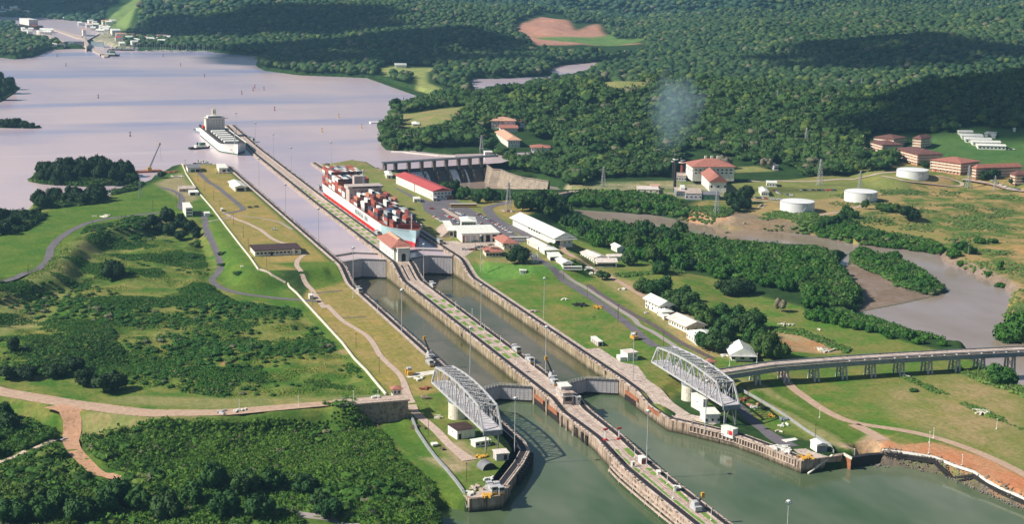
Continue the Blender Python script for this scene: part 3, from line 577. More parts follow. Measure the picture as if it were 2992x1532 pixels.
# right side roads
r5 = tile5(1500, 680)
strip('lock_road', [hp(r5, x, y)[:2] for x, y in [(100, 250), (260, 340), (420, 430), (560, 540), (700, 650), (880, 790), (1050, 900), (1200, 1000), (1330, 1080), (1480, 1190), (1650, 1319)]]+[hp(tile5(1800, 820), x, y)[:2] for x, y in [(150, 640), (300, 760), (400, 860), (540, 960), (600, 1000)]], 6.5, M['asphalt'])
strip('perimeter_path', [hp(r5, x, y)[:2] for x, y in [(700, 590), (880, 700), (1100, 840), (1300, 970), (1500, 1100), (1700, 1230), (1850, 1319)]]+[hp(tile5(1800, 820), x, y)[:2] for x, y in [(300, 640), (370, 700), (500, 740), (700, 870), (900, 1000), (1100, 1120), (1300, 1260)]], 4, M['gravel'])
strip('railway_bed', [hp(r5, x, y)[:2] for x, y in [(1130, 790), (1300, 920), (1500, 1050), (1750, 1200), (1900, 1290)]]+[hp(tile5(1800, 820), x, y)[:2] for x, y in [(420, 590), (700, 760), (950, 930), (1200, 1050), (1450, 1180)]], 4.5, paint('railway_ballast', (.10, .08, .08), (.16, .12, .11)))
strip('lane', [hp(r5, x, y)[:2] for x, y in [(690, 200), (760, 280), (950, 400), (1150, 500), (1400, 630), (1650, 780), (1900, 930), (2050, 1000)]], 4.5, M['dirtroad'])
strip('curved_road', [hp(tile5(1240, 560), x, y)[:2] for x, y in [(1640, 720), (1450, 610), (1250, 520), (1120, 450), (1020, 370), (950, 290), (950, 250), (1010, 215), (1120, 200), (1250, 160), (1330, 150)]], 9, M['asphalt'])
strip('field_track', [hp(tile2(1992, 900), x, y)[:2] for x, y in [(740, 470), (790, 560), (840, 610), (950, 690), (1050, 760), (1200, 840), (1330, 880), (1500, 900), (1700, 930), (1900, 975), (2100, 1040), (2300, 1120), (2450, 1190), (2600, 1270), (2800, 1380)]], 5.5, M['dirtroad'])
strip('field_track', [hp(tile2(1992, 900), x, y)[:2] for x, y in [(1290, 880), (1400, 930), (1470, 970), (1520, 1000)]], 7, M['dirtroad'])
strip('point_road', W(tile5(2040, 1140), [(380, 60), (560, 200), (700, 350), (820, 480), (1000, 620), (1200, 760), (1400, 860)], 6.6), [8, 7, 6, 6, 6, 9, 9], M['asphalt'])
strip('station_road', [hp(tile2(1992, 400), x, y)[:2] for x, y in [(500, 330), (800, 335), (1000, 335), (1200, 315), (1450, 285), (1650, 262)]], 6, M['palepath'])
strip('station_road', [hp(tile2(1992, 400), x, y)[:2] for x, y in [(520, 480), (800, 495), (900, 600), (1050, 590), (1200, 560), (1400, 510)]], 4, M['palepath'])
strip('station_road', [hp(tile5(2492, 340), x, y)[:2] for x, y in [(1640, 960), (1900, 1000), (2200, 1060), (2576, 1140)]], 7, M['palepath'])
strip('tank_dyke', [hp(tile5(2492, 340), x, y)[:2] for x, y in [(420, 900), (750, 980), (1200, 1030), (1620, 1060), (1690, 1000), (1400, 920), (1200, 900)]], 4, M['palepath'])
# ================================================================== LOCKS
U = 17.76; MID = 9.3; LOW = 6.5
def ZT(y):
    if y >= 322: return U
    if y >= 284: t = (y-284)/38.; return MID+(U-MID)*(t*t*(3-2*t))
    if y >= -24: return MID
    if y >= -46: t = (y+46)/22.; return LOW+(MID-LOW)*(t*t*(3-2*t))
    return LOW
def refine(pts, step=4.):
    out = []
    for a, b in zip(pts[:-1], pts[1:]):
        n = max(1, int(math.dist(a, b)/step)); out += [(a[0]+(b[0]-a[0])*i/n, a[1]+(b[1]-a[1])*i/n) for i in range(n)]
    return out+[pts[-1]]
def normals(pts, side):
    out = []
    for i in range(len(pts)):
        a = pts[max(i-1, 0)]; b = pts[min(i+1, len(pts)-1)]; d = Vector((b[0]-a[0], b[1]-a[1])).normalized(); out.append((d.y*side, -d.x*side))
    return out
def ribbon(mb, pts, nrm, o0, o1, lift, thick, y0=-1e9, y1=1e9, zf=ZT):
    idx = [i for i, p in enumerate(pts) if y0 <= p[1] <= y1]; V = []; F = []
    for i in idx:
        p, n = pts[i], nrm[i]; z = zf(p[1])+lift
        for o, zz in ((o0, z-thick), (o0, z), (o1, z), (o1, z-thick)): V.append((p[0]+n[0]*o, p[1]+n[1]*o, zz))
    for k in range(len(idx)-1):
        a = k*4
        for j in range(4): F.append((a+j, a+(j+1) % 4, a+4+(j+1) % 4, a+4+j))
    if len(idx) > 1: F += [(0, 3, 2, 1), (len(V)-4, len(V)-3, len(V)-2, len(V)-1)]; mb.add(V, F)
def fixn(o):
    import bmesh
    bm = bmesh.new(); bm.from_mesh(o.data); bmesh.ops.recalc_face_normals(bm, faces=bm.faces); bm.to_mesh(o.data); bm.free(); return o
def solid(face, nrm, width, z0, mats, name, parent, y0=-1e9, y1=1e9, wf=None):
    """wall body: material 0 sides, 1 top"""
    mb = MB(); idx = [i for i, p in enumerate(face) if y0-.01 <= p[1] <= y1+.01]; V = []; F = []; mi = []
    for i in idx:
        p, n = face[i], nrm[i]; z = ZT(p[1]); wd = wf[i] if wf else width
        q = (p[0]+n[0]*wd, p[1]+n[1]*wd)
        V += [(p[0], p[1], z0), (p[0], p[1], z), (q[0], q[1], z), (q[0], q[1], z0)]
    for k in range(len(idx)-1):
        a = k*4
        for j in range(4): F.append((a+j, a+(j+1) % 4, a+4+(j+1) % 4, a+4+j)); mi.append(1 if j == 1 else 0)
    F += [(0, 3, 2, 1), (len(V)-4, len(V)-3, len(V)-2, len(V)-1)]; mi += [0, 0]
    mb.v = V; mb.f = F; mb.mi = mi
    return fixn(mb.build(name, mats, parent))
def furniture(root, pts, nrm, inner, y0, y1, o=2.4, seed=0):
    """towing track, its curbs and the clutter along the coping"""
    t = MB(); ribbon(t, pts, nrm, o, o+2.9, .12, .1, y0, y1); fixn(t.build('towing_track', M['track'], root))
    c = MB(); ribbon(c, pts, nrm, o-.5, o-.02, .22, .3, y0, y1); ribbon(c, pts, nrm, o+2.92, o+3.3, .3, .38, y0, y1); fixn(c.build('curb', M['concrete'], root))
    for k, oo in enumerate((o+.5, o+2.3)):
        r = MB(); ribbon(r, pts, nrm, oo, oo+.1, .2, .07, y0, y1); fixn(r.build('rail', M['gatedark'], root))
    rg = random.Random(seed); b = MB(); last = None
    for i, p in enumerate(pts):
        if not (y0 <= p[1] <= y1): continue
        if rg.random() < .75:
            n = nrm[i]; of = rg.uniform(.5, 1.5); x, y, z = p[0]+n[0]*of, p[1]+n[1]*of, ZT(p[1]); s = rg.uniform(.25, .55); b.box(x-s, x+s, y-s*1.6, y+s*1.6, z+.02, z+rg.uniform(.25, .7))
    if b.v: tag(b.build('bollards_and_hatches', M['concdark'], root), kind='stuff')
# --- left side wall
faceL = refine([(-42.7, 850), (-42.7, 0), (-42.7, -86), (-45.4, -101), (-54.8, -118.6), (-73.4, -148), (-79, -159.5)])
nL = normals(faceL, 1)
wallL = empty('lock_wall', (-42.7, 0, 0)); tag(wallL, 'long western side wall of the locks, from the upper entrance to the point with the left swing bridge', 'lock wall')
solid(faceL, nL, 9.0, -6, [M['lockwallsea'], M['concrete']], 'lower_wall', wallL, -200, 0)
solid(faceL, nL, 6.5, -6, [M['lockwall'], M['concrete']], 'chamber_wall', wallL, 0, 330)
solid(faceL, nL, 6.5, -6, [M['lockwallup'], M['concrete']], 'upper_wall', wallL, 330, 852)
furniture(wallL, faceL, nL, 0, -150, 850, 1.6, 1)
for ch in children(wallL): ch.matrix_parent_inverse = Matrix.Translation((42.7, 0, 0))
tipL = MB().prism([(-79, -159.5), (-94.7, -159.6), (-96, -150), (-80, -140), (-71, -147)], -6, 6.45).build('point_wall', [M['lockwallsea']], wallL); tipL.matrix_parent_inverse = Matrix.Translation((42.7, 0, 0))
fd = MB()
for i, p in enumerate(faceL):
    if -130 < p[1] < -98: fd.cyl(p[0]-nL[i][0]*.7, p[1]-nL[i][1]*.7, -2, 5.2, 1.1, n=10)
fo_ = fd.build('fender_tyre_row', M['black'], wallL); fo_.matrix_parent_inverse = Matrix.Translation((42.7, 0, 0))
# --- right side wall
faceR = refine([(42.7, 860), (42.7, 0), (41.2, -50), (41.2, -72), (46.7, -80), (63, -107), (70, -130), (75.7, -153.5)])
nR = normals(faceR, -1)
wallR = empty('lock_wall', (42.7, 0, 0)); tag(wallR, 'long eastern side wall of the locks, running past the visitor buildings down to the right swing bridge', 'lock wall')
solid(faceR, nR, 9.0, -6, [M['lockwallsea'], M['concrete']], 'lower_wall', wallR, -200, 0)
solid(faceR, nR, 7.5, -6, [M['lockwall'], M['concrete']], 'chamber_wall', wallR, 0, 330)
solid(faceR, nR, 8, -6, [M['lockwallup'], M['concrete']], 'upper_wall', wallR, 330, 862)
furniture(wallR, faceR, nR, 0, -150, 860, 2.0, 2)
for ch in children(wallR): ch.matrix_parent_inverse = Matrix.Translation((-42.7, 0, 0))
def pr(mb, name, m, root=wallR, dx=-42.7): o = mb.build(name, m, root); o.matrix_parent_inverse = Matrix.Translation((dx, 0, 0)); return o
pr(MB().prism([(75.6, -153.6), (99, -151), (104, -146), (104, -138), (72, -138), (69, -128)], -6, 6.45), 'point_wall', M['lockwallsea'])
# brackets, arched niches and pilasters on the outer face
nb = MB()
for i, p in enumerate(faceR):
    if -150 < p[1] < -82:
        for k in (0, .5):
            q = faceR[min(i+1, len(faceR)-1)]; x = p[0]+(q[0]-p[0])*k; y = p[1]+(q[1]-p[1])*k; nb.box(x-nR[i][0]*.5-.25, x-nR[i][0]*.5+.25, y-nR[i][1]*.5-.25, y-nR[i][1]*.5+.25, 2.8, 5.9)
pr(nb, 'bracket_row', M['concrete'])
ap = MB(); ribbon(ap, faceR, nR, 7.4, 15.5, .16, .5, -92, 70); fixn(pr(ap, 'apron_slab', M['concrete']))
nb = MB()
for z in (3.0, 6.1):
    pts = [(p[0]-n[0]*.5, p[1]-n[1]*.5, z) for p, n in zip(faceR, nR) if -153 < p[1] < -80]
    for a, b in zip(pts[:-1], pts[1:]): nb.bar(a, b, .5, .35)
pr(nb, 'guide_rail', M['concrete'])
def niche(mb, x, y0, y1, s, z0, z1): mb.box(min(x, x+s), max(x, x+s), y0, y1, z0, z1)
for y0, y1 in ((-33, -12), (-62, -44)):
    a = MB(); niche(a, 42.2, y0, y1, -.35, .8, 5.6); pr(a, 'culvert_recess', M['black'])
    a = MB(); niche(a, 42.0, y0+1, y1-2, -.9, 4.6, 6.6); pr(a, 'niche_beam', M['rust'])
# --- centre wall
cl = [(-9.15, 600), (-9.15, -45), (-8.2, -78), (-8.0, -92), (-10.5, -116), (-12.6, -139), (-13, -172), (-12.6, -330)]
cr = [(9.15, 600), (9.15, -45), (8.7, -78), (8.4, -92), (6.6, -116), (5.6, -139), (5.2, -172), (5.2, -330)]
cl = [(7, 1228), (-5, 940), (-6.8, 800)]+cl; cr = [(20, 1228), (13, 990), (11, 800)]+cr
Yst = sorted(set([p[1] for p in refine([(0, 1228), (0, -330)], 4.)]+[600., 330., 0., -45.]), reverse=True)
def xi(tab, y): t = sorted(tab, key=lambda p: p[1]); return float(np.interp(y, [p[1] for p in t], [p[0] for p in t]))
faceCL = [(xi(cl, y), y) for y in Yst]; faceCR = [(xi(cr, y), y) for y in Yst]; wid = [b[0]-a[0] for a, b in zip(faceCL, faceCR)]
wallC = empty('lock_wall', (0, 0, 0)); tag(wallC, 'long centre wall dividing the two lock lanes, carrying the red-roofed control house', 'lock wall')
nC = [(1.0, 0.0)]*len(Yst); nCR = [(-1.0, 0.0)]*len(Yst)
solid(faceCL, nC, 0, -6, [M['lockwallsea'], M['concrete']], 'lower_wall', wallC, -400, 0, wf=wid)
solid(faceCL, nC, 0, -6, [M['lockwall'], M['concrete']], 'chamber_wall', wallC, 0, 330, wf=wid)
solid(faceCL, nC, 0, -6, [M['lockwallup'], M['concrete']], 'upper_wall', wallC, 330, 1230, wf=wid)
furniture(wallC, faceCL, nC, 0, -330, 1226, 1.7, 3); furniture(wallC, faceCR, nCR, 0, -330, 1226, 1.2, 4)
for oo in (-.9, .55):
    r = MB(); mid = [((a[0]+b[0])/2+.6, a[1]) for a, b in zip(faceCL, faceCR)]; ribbon(r, mid, nC, oo, oo+.14, .16, .12, -330, 1200); fixn(r.build('rail', M['rail'], wallC))
grassm = leaf_mat('mown_grass', [(0., (.10, .21, .04)), (1., (.13, .22, .05))])
def beds(ys, x0, x1, w_):
    for i in range(len(ys)):
        y0, y1 = ys[i]; y0 += (i*37 % 5)*.6; y1 -= (i*53 % 4)*.7; b = MB(); z = ZT((y0+y1)/2)+.05; b.box(x0, x1, y0, y1, z-.1, z+.06); b.build('grass_bed', grassm, wallC)
bl = [(60+i*17, 72+i*17) for i in range(11)]; beds([b for b in bl if b[0] < 235], -4.2, -.9, 0); beds([(b[0]+1, b[1]-1) for b in bl if b[0] < 215], 1.9, 4.6, 0)
bl = [(392+i*19, 405+i*19) for i in range(16)]; beds(bl, -3.9, -1, 0); beds(bl[:11], 2.0, 4.9, 0)
def bedq(pts):
    b = MB(); q = W(tile5(1600, 1276), pts, LOW); b.prism(q, LOW-.05, LOW+.12); b.build('grass_bed', grassm, wallC)
for q in ([(960, 195), (1060, 200), (1115, 290), (1050, 310)], [(1150, 180), (1250, 175), (1310, 260), (1290, 325), (1190, 240)], [(1080, 335), (1160, 325), (1240, 400), (1225, 430), (1160, 415)], [(1265, 480), (1330, 475), (1390, 520), (1370, 545), (1330, 540)], [(1470, 485), (1540, 480), (1580, 510), (1530, 525)], [(1390, 560), (1440, 560), (1740, 820), (1860, 930), (1830, 945), (1640, 760)], [(1540, 545), (1600, 535), (1650, 570), (1600, 590)], [(1660, 635), (1720, 640), (1900, 790), (1880, 810)], [(1920, 840), (1990, 830), (2130, 970), (2120, 1000)], [(1880, 965), (1930, 960), (2100, 1100), (2380, 1319), (2320, 1319)], [(2300, 1160), (2370, 1150), (2560, 1310), (2500, 1319)]): bedq(q)
# arches / pilasters on the lower centre wall
for y0, y1 in ((-22, -6), (-44, -28)):
    a = MB(); a.box(-9.55, -9.0, y0, y1, .6, 6.0); a.build('culvert_recess', M['black'], wallC); a = MB(); a.box(-10.1, -9.1, y0+1, y1-1, 4.3, 6.4); a.build('niche_beam', M['rust'], wallC)
for y0 in (-84, -78, -70): a = MB(); a.box(-8.9, -7.9, y0, y0+2.6, .4, 5.2); a.build('doorway_recess', M['black'], wallC)
pl = MB()
for y0 in (-5, -26, -48, -56, -65): x = xi(cl, y0); pl.box(x-.8, x+.3, y0-1.1, y0+1.1, -3, ZT(y0)-.6)
pl.build('pilaster', M['concdark'], wallC)
for k, (z, o) in enumerate(((4.9, .5), (3.2, 1.2), (1.3, 1.9))):
    f_ = MB(); pts = [(xi(cl, y)-o, y, z) for y in range(-125, -330, -8)]
    for a, b in zip(pts[:-1], pts[1:]): f_.bar(a, b, .9, .5)
    for p in pts[::2]: f_.bar((p[0], p[1], -3), p, .5)
    f_.build('fender_beam', M['concrete'], wallC)
# ------------------------------------------------------------------ gates
def gate(name, hx, ax, hy, top, zw, label):
    r = empty(name, (hx, hy, zw)); tag(r, label, 'lock gate', 'mitre gate leaves of the locks'); d = Vector((ax-hx, 8.4, 0)); L = d.length; ang = math.atan2(d.y, d.x); r.rotation_euler = (0, 0, ang)
    s = -1 if d.x > 0 else 1          # downstream side is local -y when leaf points +x, +y otherwise
    t = top-zw; b = MB(); b.box(.1, L-.05, -1.0, 1.0, 1.2, t-.5); b.build('panel', M['gate'], r)
    b = MB(); b.box(.12, L-.07, -.95, .95, -6, 1.2); b.build('shadow_lower_panel', M['black'], r)  # wet lower leaf; its black also paints in the gate and wall shadow
    b = MB(); b.box(-.6, L+.1, -1.35, 1.35, t-.5, t-.2); b.build('walkway', M['gatedark'], r)
    b = MB()
    for e in (-1.25, 1.25):
        b.bar((0, e, t+.75), (L, e, t+.75), .12)
        for i in range(9): b.bar((i*L/8, e, t-.2), (i*L/8, e, t+.75), .1)
    b.build('handrail', M['white'], r); b = MB()
    for i in range(1, 8): b.box(i*L/8-.08, i*L/8+.08, -1.1, 1.1, 1.3, t-.55)
    for z in np.arange(2.6, t-1, 1.5): b.box(.2, L-.1, -1.06, 1.06, z-.05, z+.05)
    b.build('rib', M['gate'], r)
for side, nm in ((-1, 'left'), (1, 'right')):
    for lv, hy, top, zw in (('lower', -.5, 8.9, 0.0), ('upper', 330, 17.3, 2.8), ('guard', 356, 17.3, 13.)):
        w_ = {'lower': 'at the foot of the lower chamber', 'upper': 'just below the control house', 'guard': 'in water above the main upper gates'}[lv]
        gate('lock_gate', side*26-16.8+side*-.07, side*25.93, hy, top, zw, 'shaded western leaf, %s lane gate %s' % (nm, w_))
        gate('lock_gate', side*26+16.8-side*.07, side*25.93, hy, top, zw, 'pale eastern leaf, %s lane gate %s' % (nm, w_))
# ------------------------------------------------------------------ generic buildings
def roof_mesh(kind, x0, x1, y0, y1, z, h, ov, ax='y'):
    mb = MB(); a0, a1, b0, b1 = x0-ov, x1+ov, y0-ov, y1+ov; t = .25
    if kind == 'flat': mb.box(a0, a1, b0, b1, z, z+h); return mb
    if kind == 'shed':
        return mb.add([(a0,b0,z),(a1,b0,z),(a1,b1,z+h),(a0,b1,z+h),(a0,b0,z+t),(a1,b0,z+t),(a1,b1,z+h+t),(a0,b1,z+h+t)], [(0,3,2,1),(4,5,6,7),(0,1,5,4),(1,2,6,5),(2,3,7,6),(3,0,4,7)])
    lx, ly = a1-a0, b1-b0; cx, cy = (a0+a1)/2, (b0+b1)/2
    if kind == 'hip':
        if ax == 'y': i = min(lx/2, ly/2); r0, r1 = (cx, b0+i), (cx, b1-i)
        else: i = min(ly/2, lx/2); r0, r1 = (a0+i, cy), (a1-i, cy)
    else:
        if ax == 'y': r0, r1 = (cx, b0), (cx, b1)
        else: r0, r1 = (a0, cy), (a1, cy)
    V = [(a0,b0,z),(a1,b0,z),(a1,b1,z),(a0,b1,z),(a0,b0,z+t),(a1,b0,z+t),(a1,b1,z+t),(a0,b1,z+t),(r0[0],r0[1],z+h+t),(r1[0],r1[1],z+h+t)]
    F = [(0,3,2,1),(0,1,5,4),(1,2,6,5),(2,3,7,6),(3,0,4,7)]
    F += [(4,5,8),(5,6,9,8),(6,7,9),(7,4,8,9)] if ax == 'y' else [(4,5,9,8),(5,6,9),(6,7,8,9),(7,4,8)]
    return mb.add(V, F)
def building(name, label, cat, x, y, z, lx, ly, h, roof='gable', rh=2., ov=.7, wall='white', rm='whiteroof', ax='y', rz=0, group=None, wins=(), doors=(), extra=None, winm='glass'):
    """x,y = centre of the footprint. wins/doors: (face, along 0..1, zbottom, width, height) face in W,E,S,N"""
    r = empty(name, (x, y, z), rz); tag(r, label, cat, group); X, Y = lx/2, ly/2
    b = MB(); b.box(-X, X, -Y, Y, -1.5, h)
    if roof == 'gable':
        if ax == 'y': b.add([(-X,-Y,h),(X,-Y,h),(0,-Y,h+rh*.97),(-X,Y,h),(X,Y,h),(0,Y,h+rh*.97)], [(0,1,2),(4,3,5)])
        else: b.add([(-X,-Y,h),(-X,Y,h),(-X,0,h+rh*.97),(X,-Y,h),(X,Y,h),(X,0,h+rh*.97)], [(1,0,2),(3,4,5)])
    b.build('wall', M[wall] if isinstance(wall, str) else wall, r)
    if roof: roof_mesh(roof, -X, X, -Y, Y, h, rh, ov, ax).build('roof', M[rm], r)
    def opening(nm, f, t, zb, w_, hh, m):
        o = MB(); e = .05
        if f in 'WE': s = -X if f == 'W' else X; c = -Y+t*ly; o.box(min(s, s+(e if f == 'E' else -e)), max(s, s+(e if f == 'E' else -e)), c-w_/2, c+w_/2, zb, zb+hh)
        else: s = -Y if f == 'S' else Y; c = -X+t*lx; o.box(c-w_/2, c+w_/2, min(s, s+(e if f == 'N' else -e)), max(s, s+(e if f == 'N' else -e)), zb, zb+hh)
        o.build(nm, M[m] if isinstance(m, str) else m, r)
    for q in wins: opening('window', *q, winm)
    for q in doors: opening('door', *q[:5], q[5] if len(q) > 5 else 'black')
    if extra: extra(r, X, Y)
    return r
def rowwin(f, n, zb, w_, hh, a=.08, b=.92): return [(f, a+(b-a)*i/max(n-1, 1), zb, w_, hh) for i in range(n)]
for x0 in (-5.2, -2.6, 2.2, 4.6):
    a = MB(); V = []
    for y in np.arange(288, 314, 3.): V += [(x0, y, ZT(y)+.09), (x0+1.1, y, ZT(y)+.09)]
    a.add(V, [(2*i, 2*i+1, 2*i+3, 2*i+2) for i in range(len(V)//2-1)]); a.build('ramp_slot', M['black'], wallC)
# control house
def ch_extra(r, X, Y):
    t = MB(); t.box(-4.4, 4.4, -Y-5, -Y+.2, -1.2, 9.2); t.build('porch_tower', M['white'], r)
    a = MB(); n = 10; pts = [(-1.6, 0)]+[(-1.6*math.cos(math.pi*i/n), 4.2+1.6*math.sin(math.pi*i/n)) for i in range(n+1)]+[(1.6, 0)]
    V = [(p[0], -Y-5.12, p[1]) for p in pts]+[(p[0], -Y-5.0, p[1]) for p in pts]; k = len(pts)
    a.add(V, [tuple(range(k)), tuple(range(2*k-1, k-1, -1))]+[(i, k+i, k+(i+1) % k, (i+1) % k) for i in range(k)]); a.build('arched_doorway', M['black'], r)
    c = MB(); c.box(-4.9, 4.9, -Y-5.4, -Y-.4, 9.2, 9.9); c.build('cornice', M['cream'], r)
    c = MB(); c.box(-3.2, 3.2, -Y-.3, -Y+.2, 10.4, 11.1); c.build('roof_vent', M['black'], r)
    m = roof_mesh('gable', -1.6, 1.6, -Y+6, Y-6, 14.0, .9, .2, 'y'); m.build('ridge_cap', M['tilepale'], r)
building('control_house', 'white control house with a red tiled hip roof and arched doorway on the centre wall', 'control house', 1.4, 345.5, U, 12.5, 43, 9.6, 'hip', 4.6, 2.4, 'white', 'tile', wins=rowwin('W', 12, 6.6, 1.2, 1.5)+rowwin('W', 9, 2.2, .9, 1.8)+rowwin('S', 2, 7, .8, 1.2, .07, .93), extra=ch_extra)
# ------------------------------------------------------------------ swing bridges
def truss_bridge(x, y, z, L, Wd, label, hubs, Hend=9.5, Hmid=12.5):
    r = empty('swing_bridge', (x, y, z)); tag(r, label, 'swing bridge', 'swung open truss bridges beside the lower gates'); n = 12; st = L/n; hf = lambda k: 0 if k in (0, n) else Hend+(Hmid-Hend)*math.sin(math.pi*k/n)
    for s in (-1, 1):
        b = MB(); X = s*Wd/2
        b.bar((X, -L/2, 0), (X, L/2, 0), .75, .95); pt = []
        for k in range(n+1):
            yy = -L/2+k*st; h = hf(k)
            if k in (0, n): continue
            pt.append((X, yy, h)); b.bar((X, yy, 0), (X, yy, h), .42)
        for p, q in zip(pt[:-1], pt[1:]): b.bar(p, q, .75, .8)
        b.bar((X, -L/2, 0), pt[0], .8); b.bar((X, L/2, 0), pt[-1], .8)
        for k in range(1, n):
            yy = -L/2+k*st
            if k % 2 == 1:
                if k+1 <= n: b.bar((X, yy, hf(k)), (X, yy+st, 0), .45)
                if k-1 >= 0: b.bar((X, yy, hf(k)), (X, yy-st, 0), .45)
            b.bar((X, yy-st/2, 0), (X, yy-st/2, hf(k)*.52), .22)
        b.build('side_truss', M['steel'], r)
    b = MB()
    for k in range(1, n):
        yy = -L/2+k*st; h = hf(k); b.bar((-Wd/2, yy, h), (Wd/2, yy, h), .45, .5); b.bar((-Wd/2, yy, h-1.6), (Wd/2, yy, h-1.6), .2)
        if k < n-1: h2 = hf(k+1); b.bar((-Wd/2, yy, h), (Wd/2, yy+st, h2), .28); b.bar((Wd/2, yy, h), (-Wd/2, yy+st, h2), .28)
        for t in range(4): b.bar((-Wd/2+t*Wd/4, yy, h-1.6), (-Wd/2+(t+.5)*Wd/4, yy, h), .16); b.bar((-Wd/2+(t+.5)*Wd/4, yy, h), (-Wd/2+(t+1)*Wd/4, yy, h-1.6), .16)
    b.build('top_bracing', M['steel'], r)
    b = MB(); b.box(-Wd/2+.5, Wd/2-.5, -L/2-1, L/2+1, -.1, .25); b.build('deck', M['gate'], r)
    b = MB()
    for k in range(n*2+1): b.bar((-Wd/2, -L/2+k*st/2, -.5), (Wd/2, -L/2+k*st/2, -.5), .35, .8)
    for s in (-2, 0, 2): b.bar((s, -L/2, -.5), (s, L/2, -.5), .3, .6)
    b.build('floor_beams', M['steeldark'], r)
    b = MB()
    for s in (-1, 1):
        for zz in (.7, 1.2): b.bar((s*(Wd/2-.7), -L/2, zz), (s*(Wd/2-.7), L/2, zz), .1)
    b.build('handrail', M['steel'], r)
    b = MB(); b.box(-Wd/2-.2, Wd/2+.2, -L/2-1.2, -L/2-.4, -2.0, .3); b.build('end_girder', M['steeldark'], r)
    for hb in hubs: hb(r)
    return r
def pivot(dy, zg, zd):
    def f(r):
        b = MB(); b.cyl(0, dy, zg, zd-1.9, 4.6, n=28); b.build('pivot_pier', M['cream'], r)
        b = MB(); b.cyl(0, dy, zd-1.9, zd-.9, 5.0, n=28); b.build('turntable', M['steeldark'], r)
    return f
def legs(dy, zg, w_=3.2):
    def f(r):
        for s in (-1, 1):
            b = MB(); b.bar((s*w_, dy, zg), (s*w_, dy, -1.2), .5); b.bar((s*w_, dy, zg), (s*w_*.2, dy+.1, -2), .3); b.build('leg', M['steel'], r)
        b = MB(); b.bar((-w_-.6, dy, -2.3), (w_+.6, dy, -2.3), .5, .9); b.build('crossbeam', M['steeldark'], r)
    return f
DZ = 17.6
truss_bridge(-64.2, -52.5, DZ, 92, 9.3, 'silver truss swing bridge on a round pier beside the left lock lane', [pivot(14, -DZ+6.5, -.2), legs(-45.5, -DZ+6.6)])
truss_bridge(68.2, -45, DZ, 92, 9.3, 'silver truss swing bridge on a ribbed pier between the right lock lane and the viaduct', [pivot(4, -DZ+6.5, -.2), legs(-45.5, -DZ+6.6)])
# viaduct
via = empty('viaduct', (88, -26, 0)); tag(via, 'long grey road viaduct on steel trestles crossing the field to the river', 'viaduct')
def vx(pts, name, m, par=via):
    o = pts.build(name, m, par); o.matrix_parent_inverse = Matrix.Translation((-88, 26, 0)); return o
vpt = [(86.5, -31.5), (128, -22.5), (166, -22.5), (205, -24), (245, -27), (285, -31), (330, -36), (380, -42)]
vp = refine(vpt, 8); vn = normals(vp, 1)
def vrib(name, m, o0, o1, z0, z1, y=(0, 99)):
    b = MB(); V = []; F = []
    for p, n in zip(vp, vn):
        for o, z in ((o0, z0), (o0, z1), (o1, z1), (o1, z0)): V.append((p[0]+n[0]*o, p[1]+n[1]*o, z))
    for k in range(len(vp)-1):
        a = k*4
        for j in range(4): F.append((a+j, a+(j+1) % 4, a+4+(j+1) % 4, a+4+j))
    F += [(0, 3, 2, 1), (len(V)-4, len(V)-3, len(V)-2, len(V)-1)]; b.add(V, F); return fixn(vx(b, name, m))
vrib('deck', M['concrete'], -4.6, 3.0, 17.1, 17.5); vrib('girder', M['steeldark'], 4.6, 5.0, 14.3, 17.0); vrib('girder', M['steeldark'], -4.6, -4.1, 14.8, 17.2)
vrib('parapet', M['steel'], 2.5, 2.8, 17.2, 18.1); vrib('parapet', M['steeldark'], -4.8, -4.5, 17.2, 18.2); vrib('walkway', M['concdark'], 3.0, 5.0, 16.6, 16.8)
for i, (p, n) in enumerate(zip(vp, vn)):
    if i > 9: b = MB(); b.bar((p[0]+n[0]*2.6, p[1]+n[1]*2.6, 17.3), (p[0]+n[0]*4.6, p[1]+n[1]*4.6, 17.1), .7, .35); vx(b, 'outrigger', M['steel'])
for k, x in enumerate((97, 116, 135.5, 155, 173, 191.5, 210, 228, 246, 262, 282, 305, 330)):
    yy = float(np.interp(x, [p[0] for p in vpt], [p[1] for p in vpt])); zb = max(hz(x, yy), -1.)-1
    b = MB()
    for s in (-3.3, 3.3): b.bar((x-1.5, yy+s*1.15, zb), (x-.7, yy+s, 14.7), .85); b.bar((x+1.5, yy+s*1.15, zb), (x+.7, yy+s, 14.7), .85)
    for z in (zb+2, (zb+14)/2, 13.2): b.bar((x, yy-3.5, z), (x, yy+3.5, z), .35)
    b.bar((x, yy-3.6, zb+2), (x, yy+3.4, (zb+14)/2), .25); b.bar((x, yy+3.6, zb+2), (x, yy-3.4, (zb+14)/2), .25); b.bar((x, yy-3.5, (zb+14)/2), (x, yy+3.3, 13.2), .25); b.bar((x, yy+3.5, (zb+14)/2), (x, yy-3.3, 13.2), .25)
    vx(b, 'trestle', M['steel'])
vx(MB().box(84.6, 87.2, -36.5, -25, 5, 16.9), 'abutment_pier', M['concrete'])
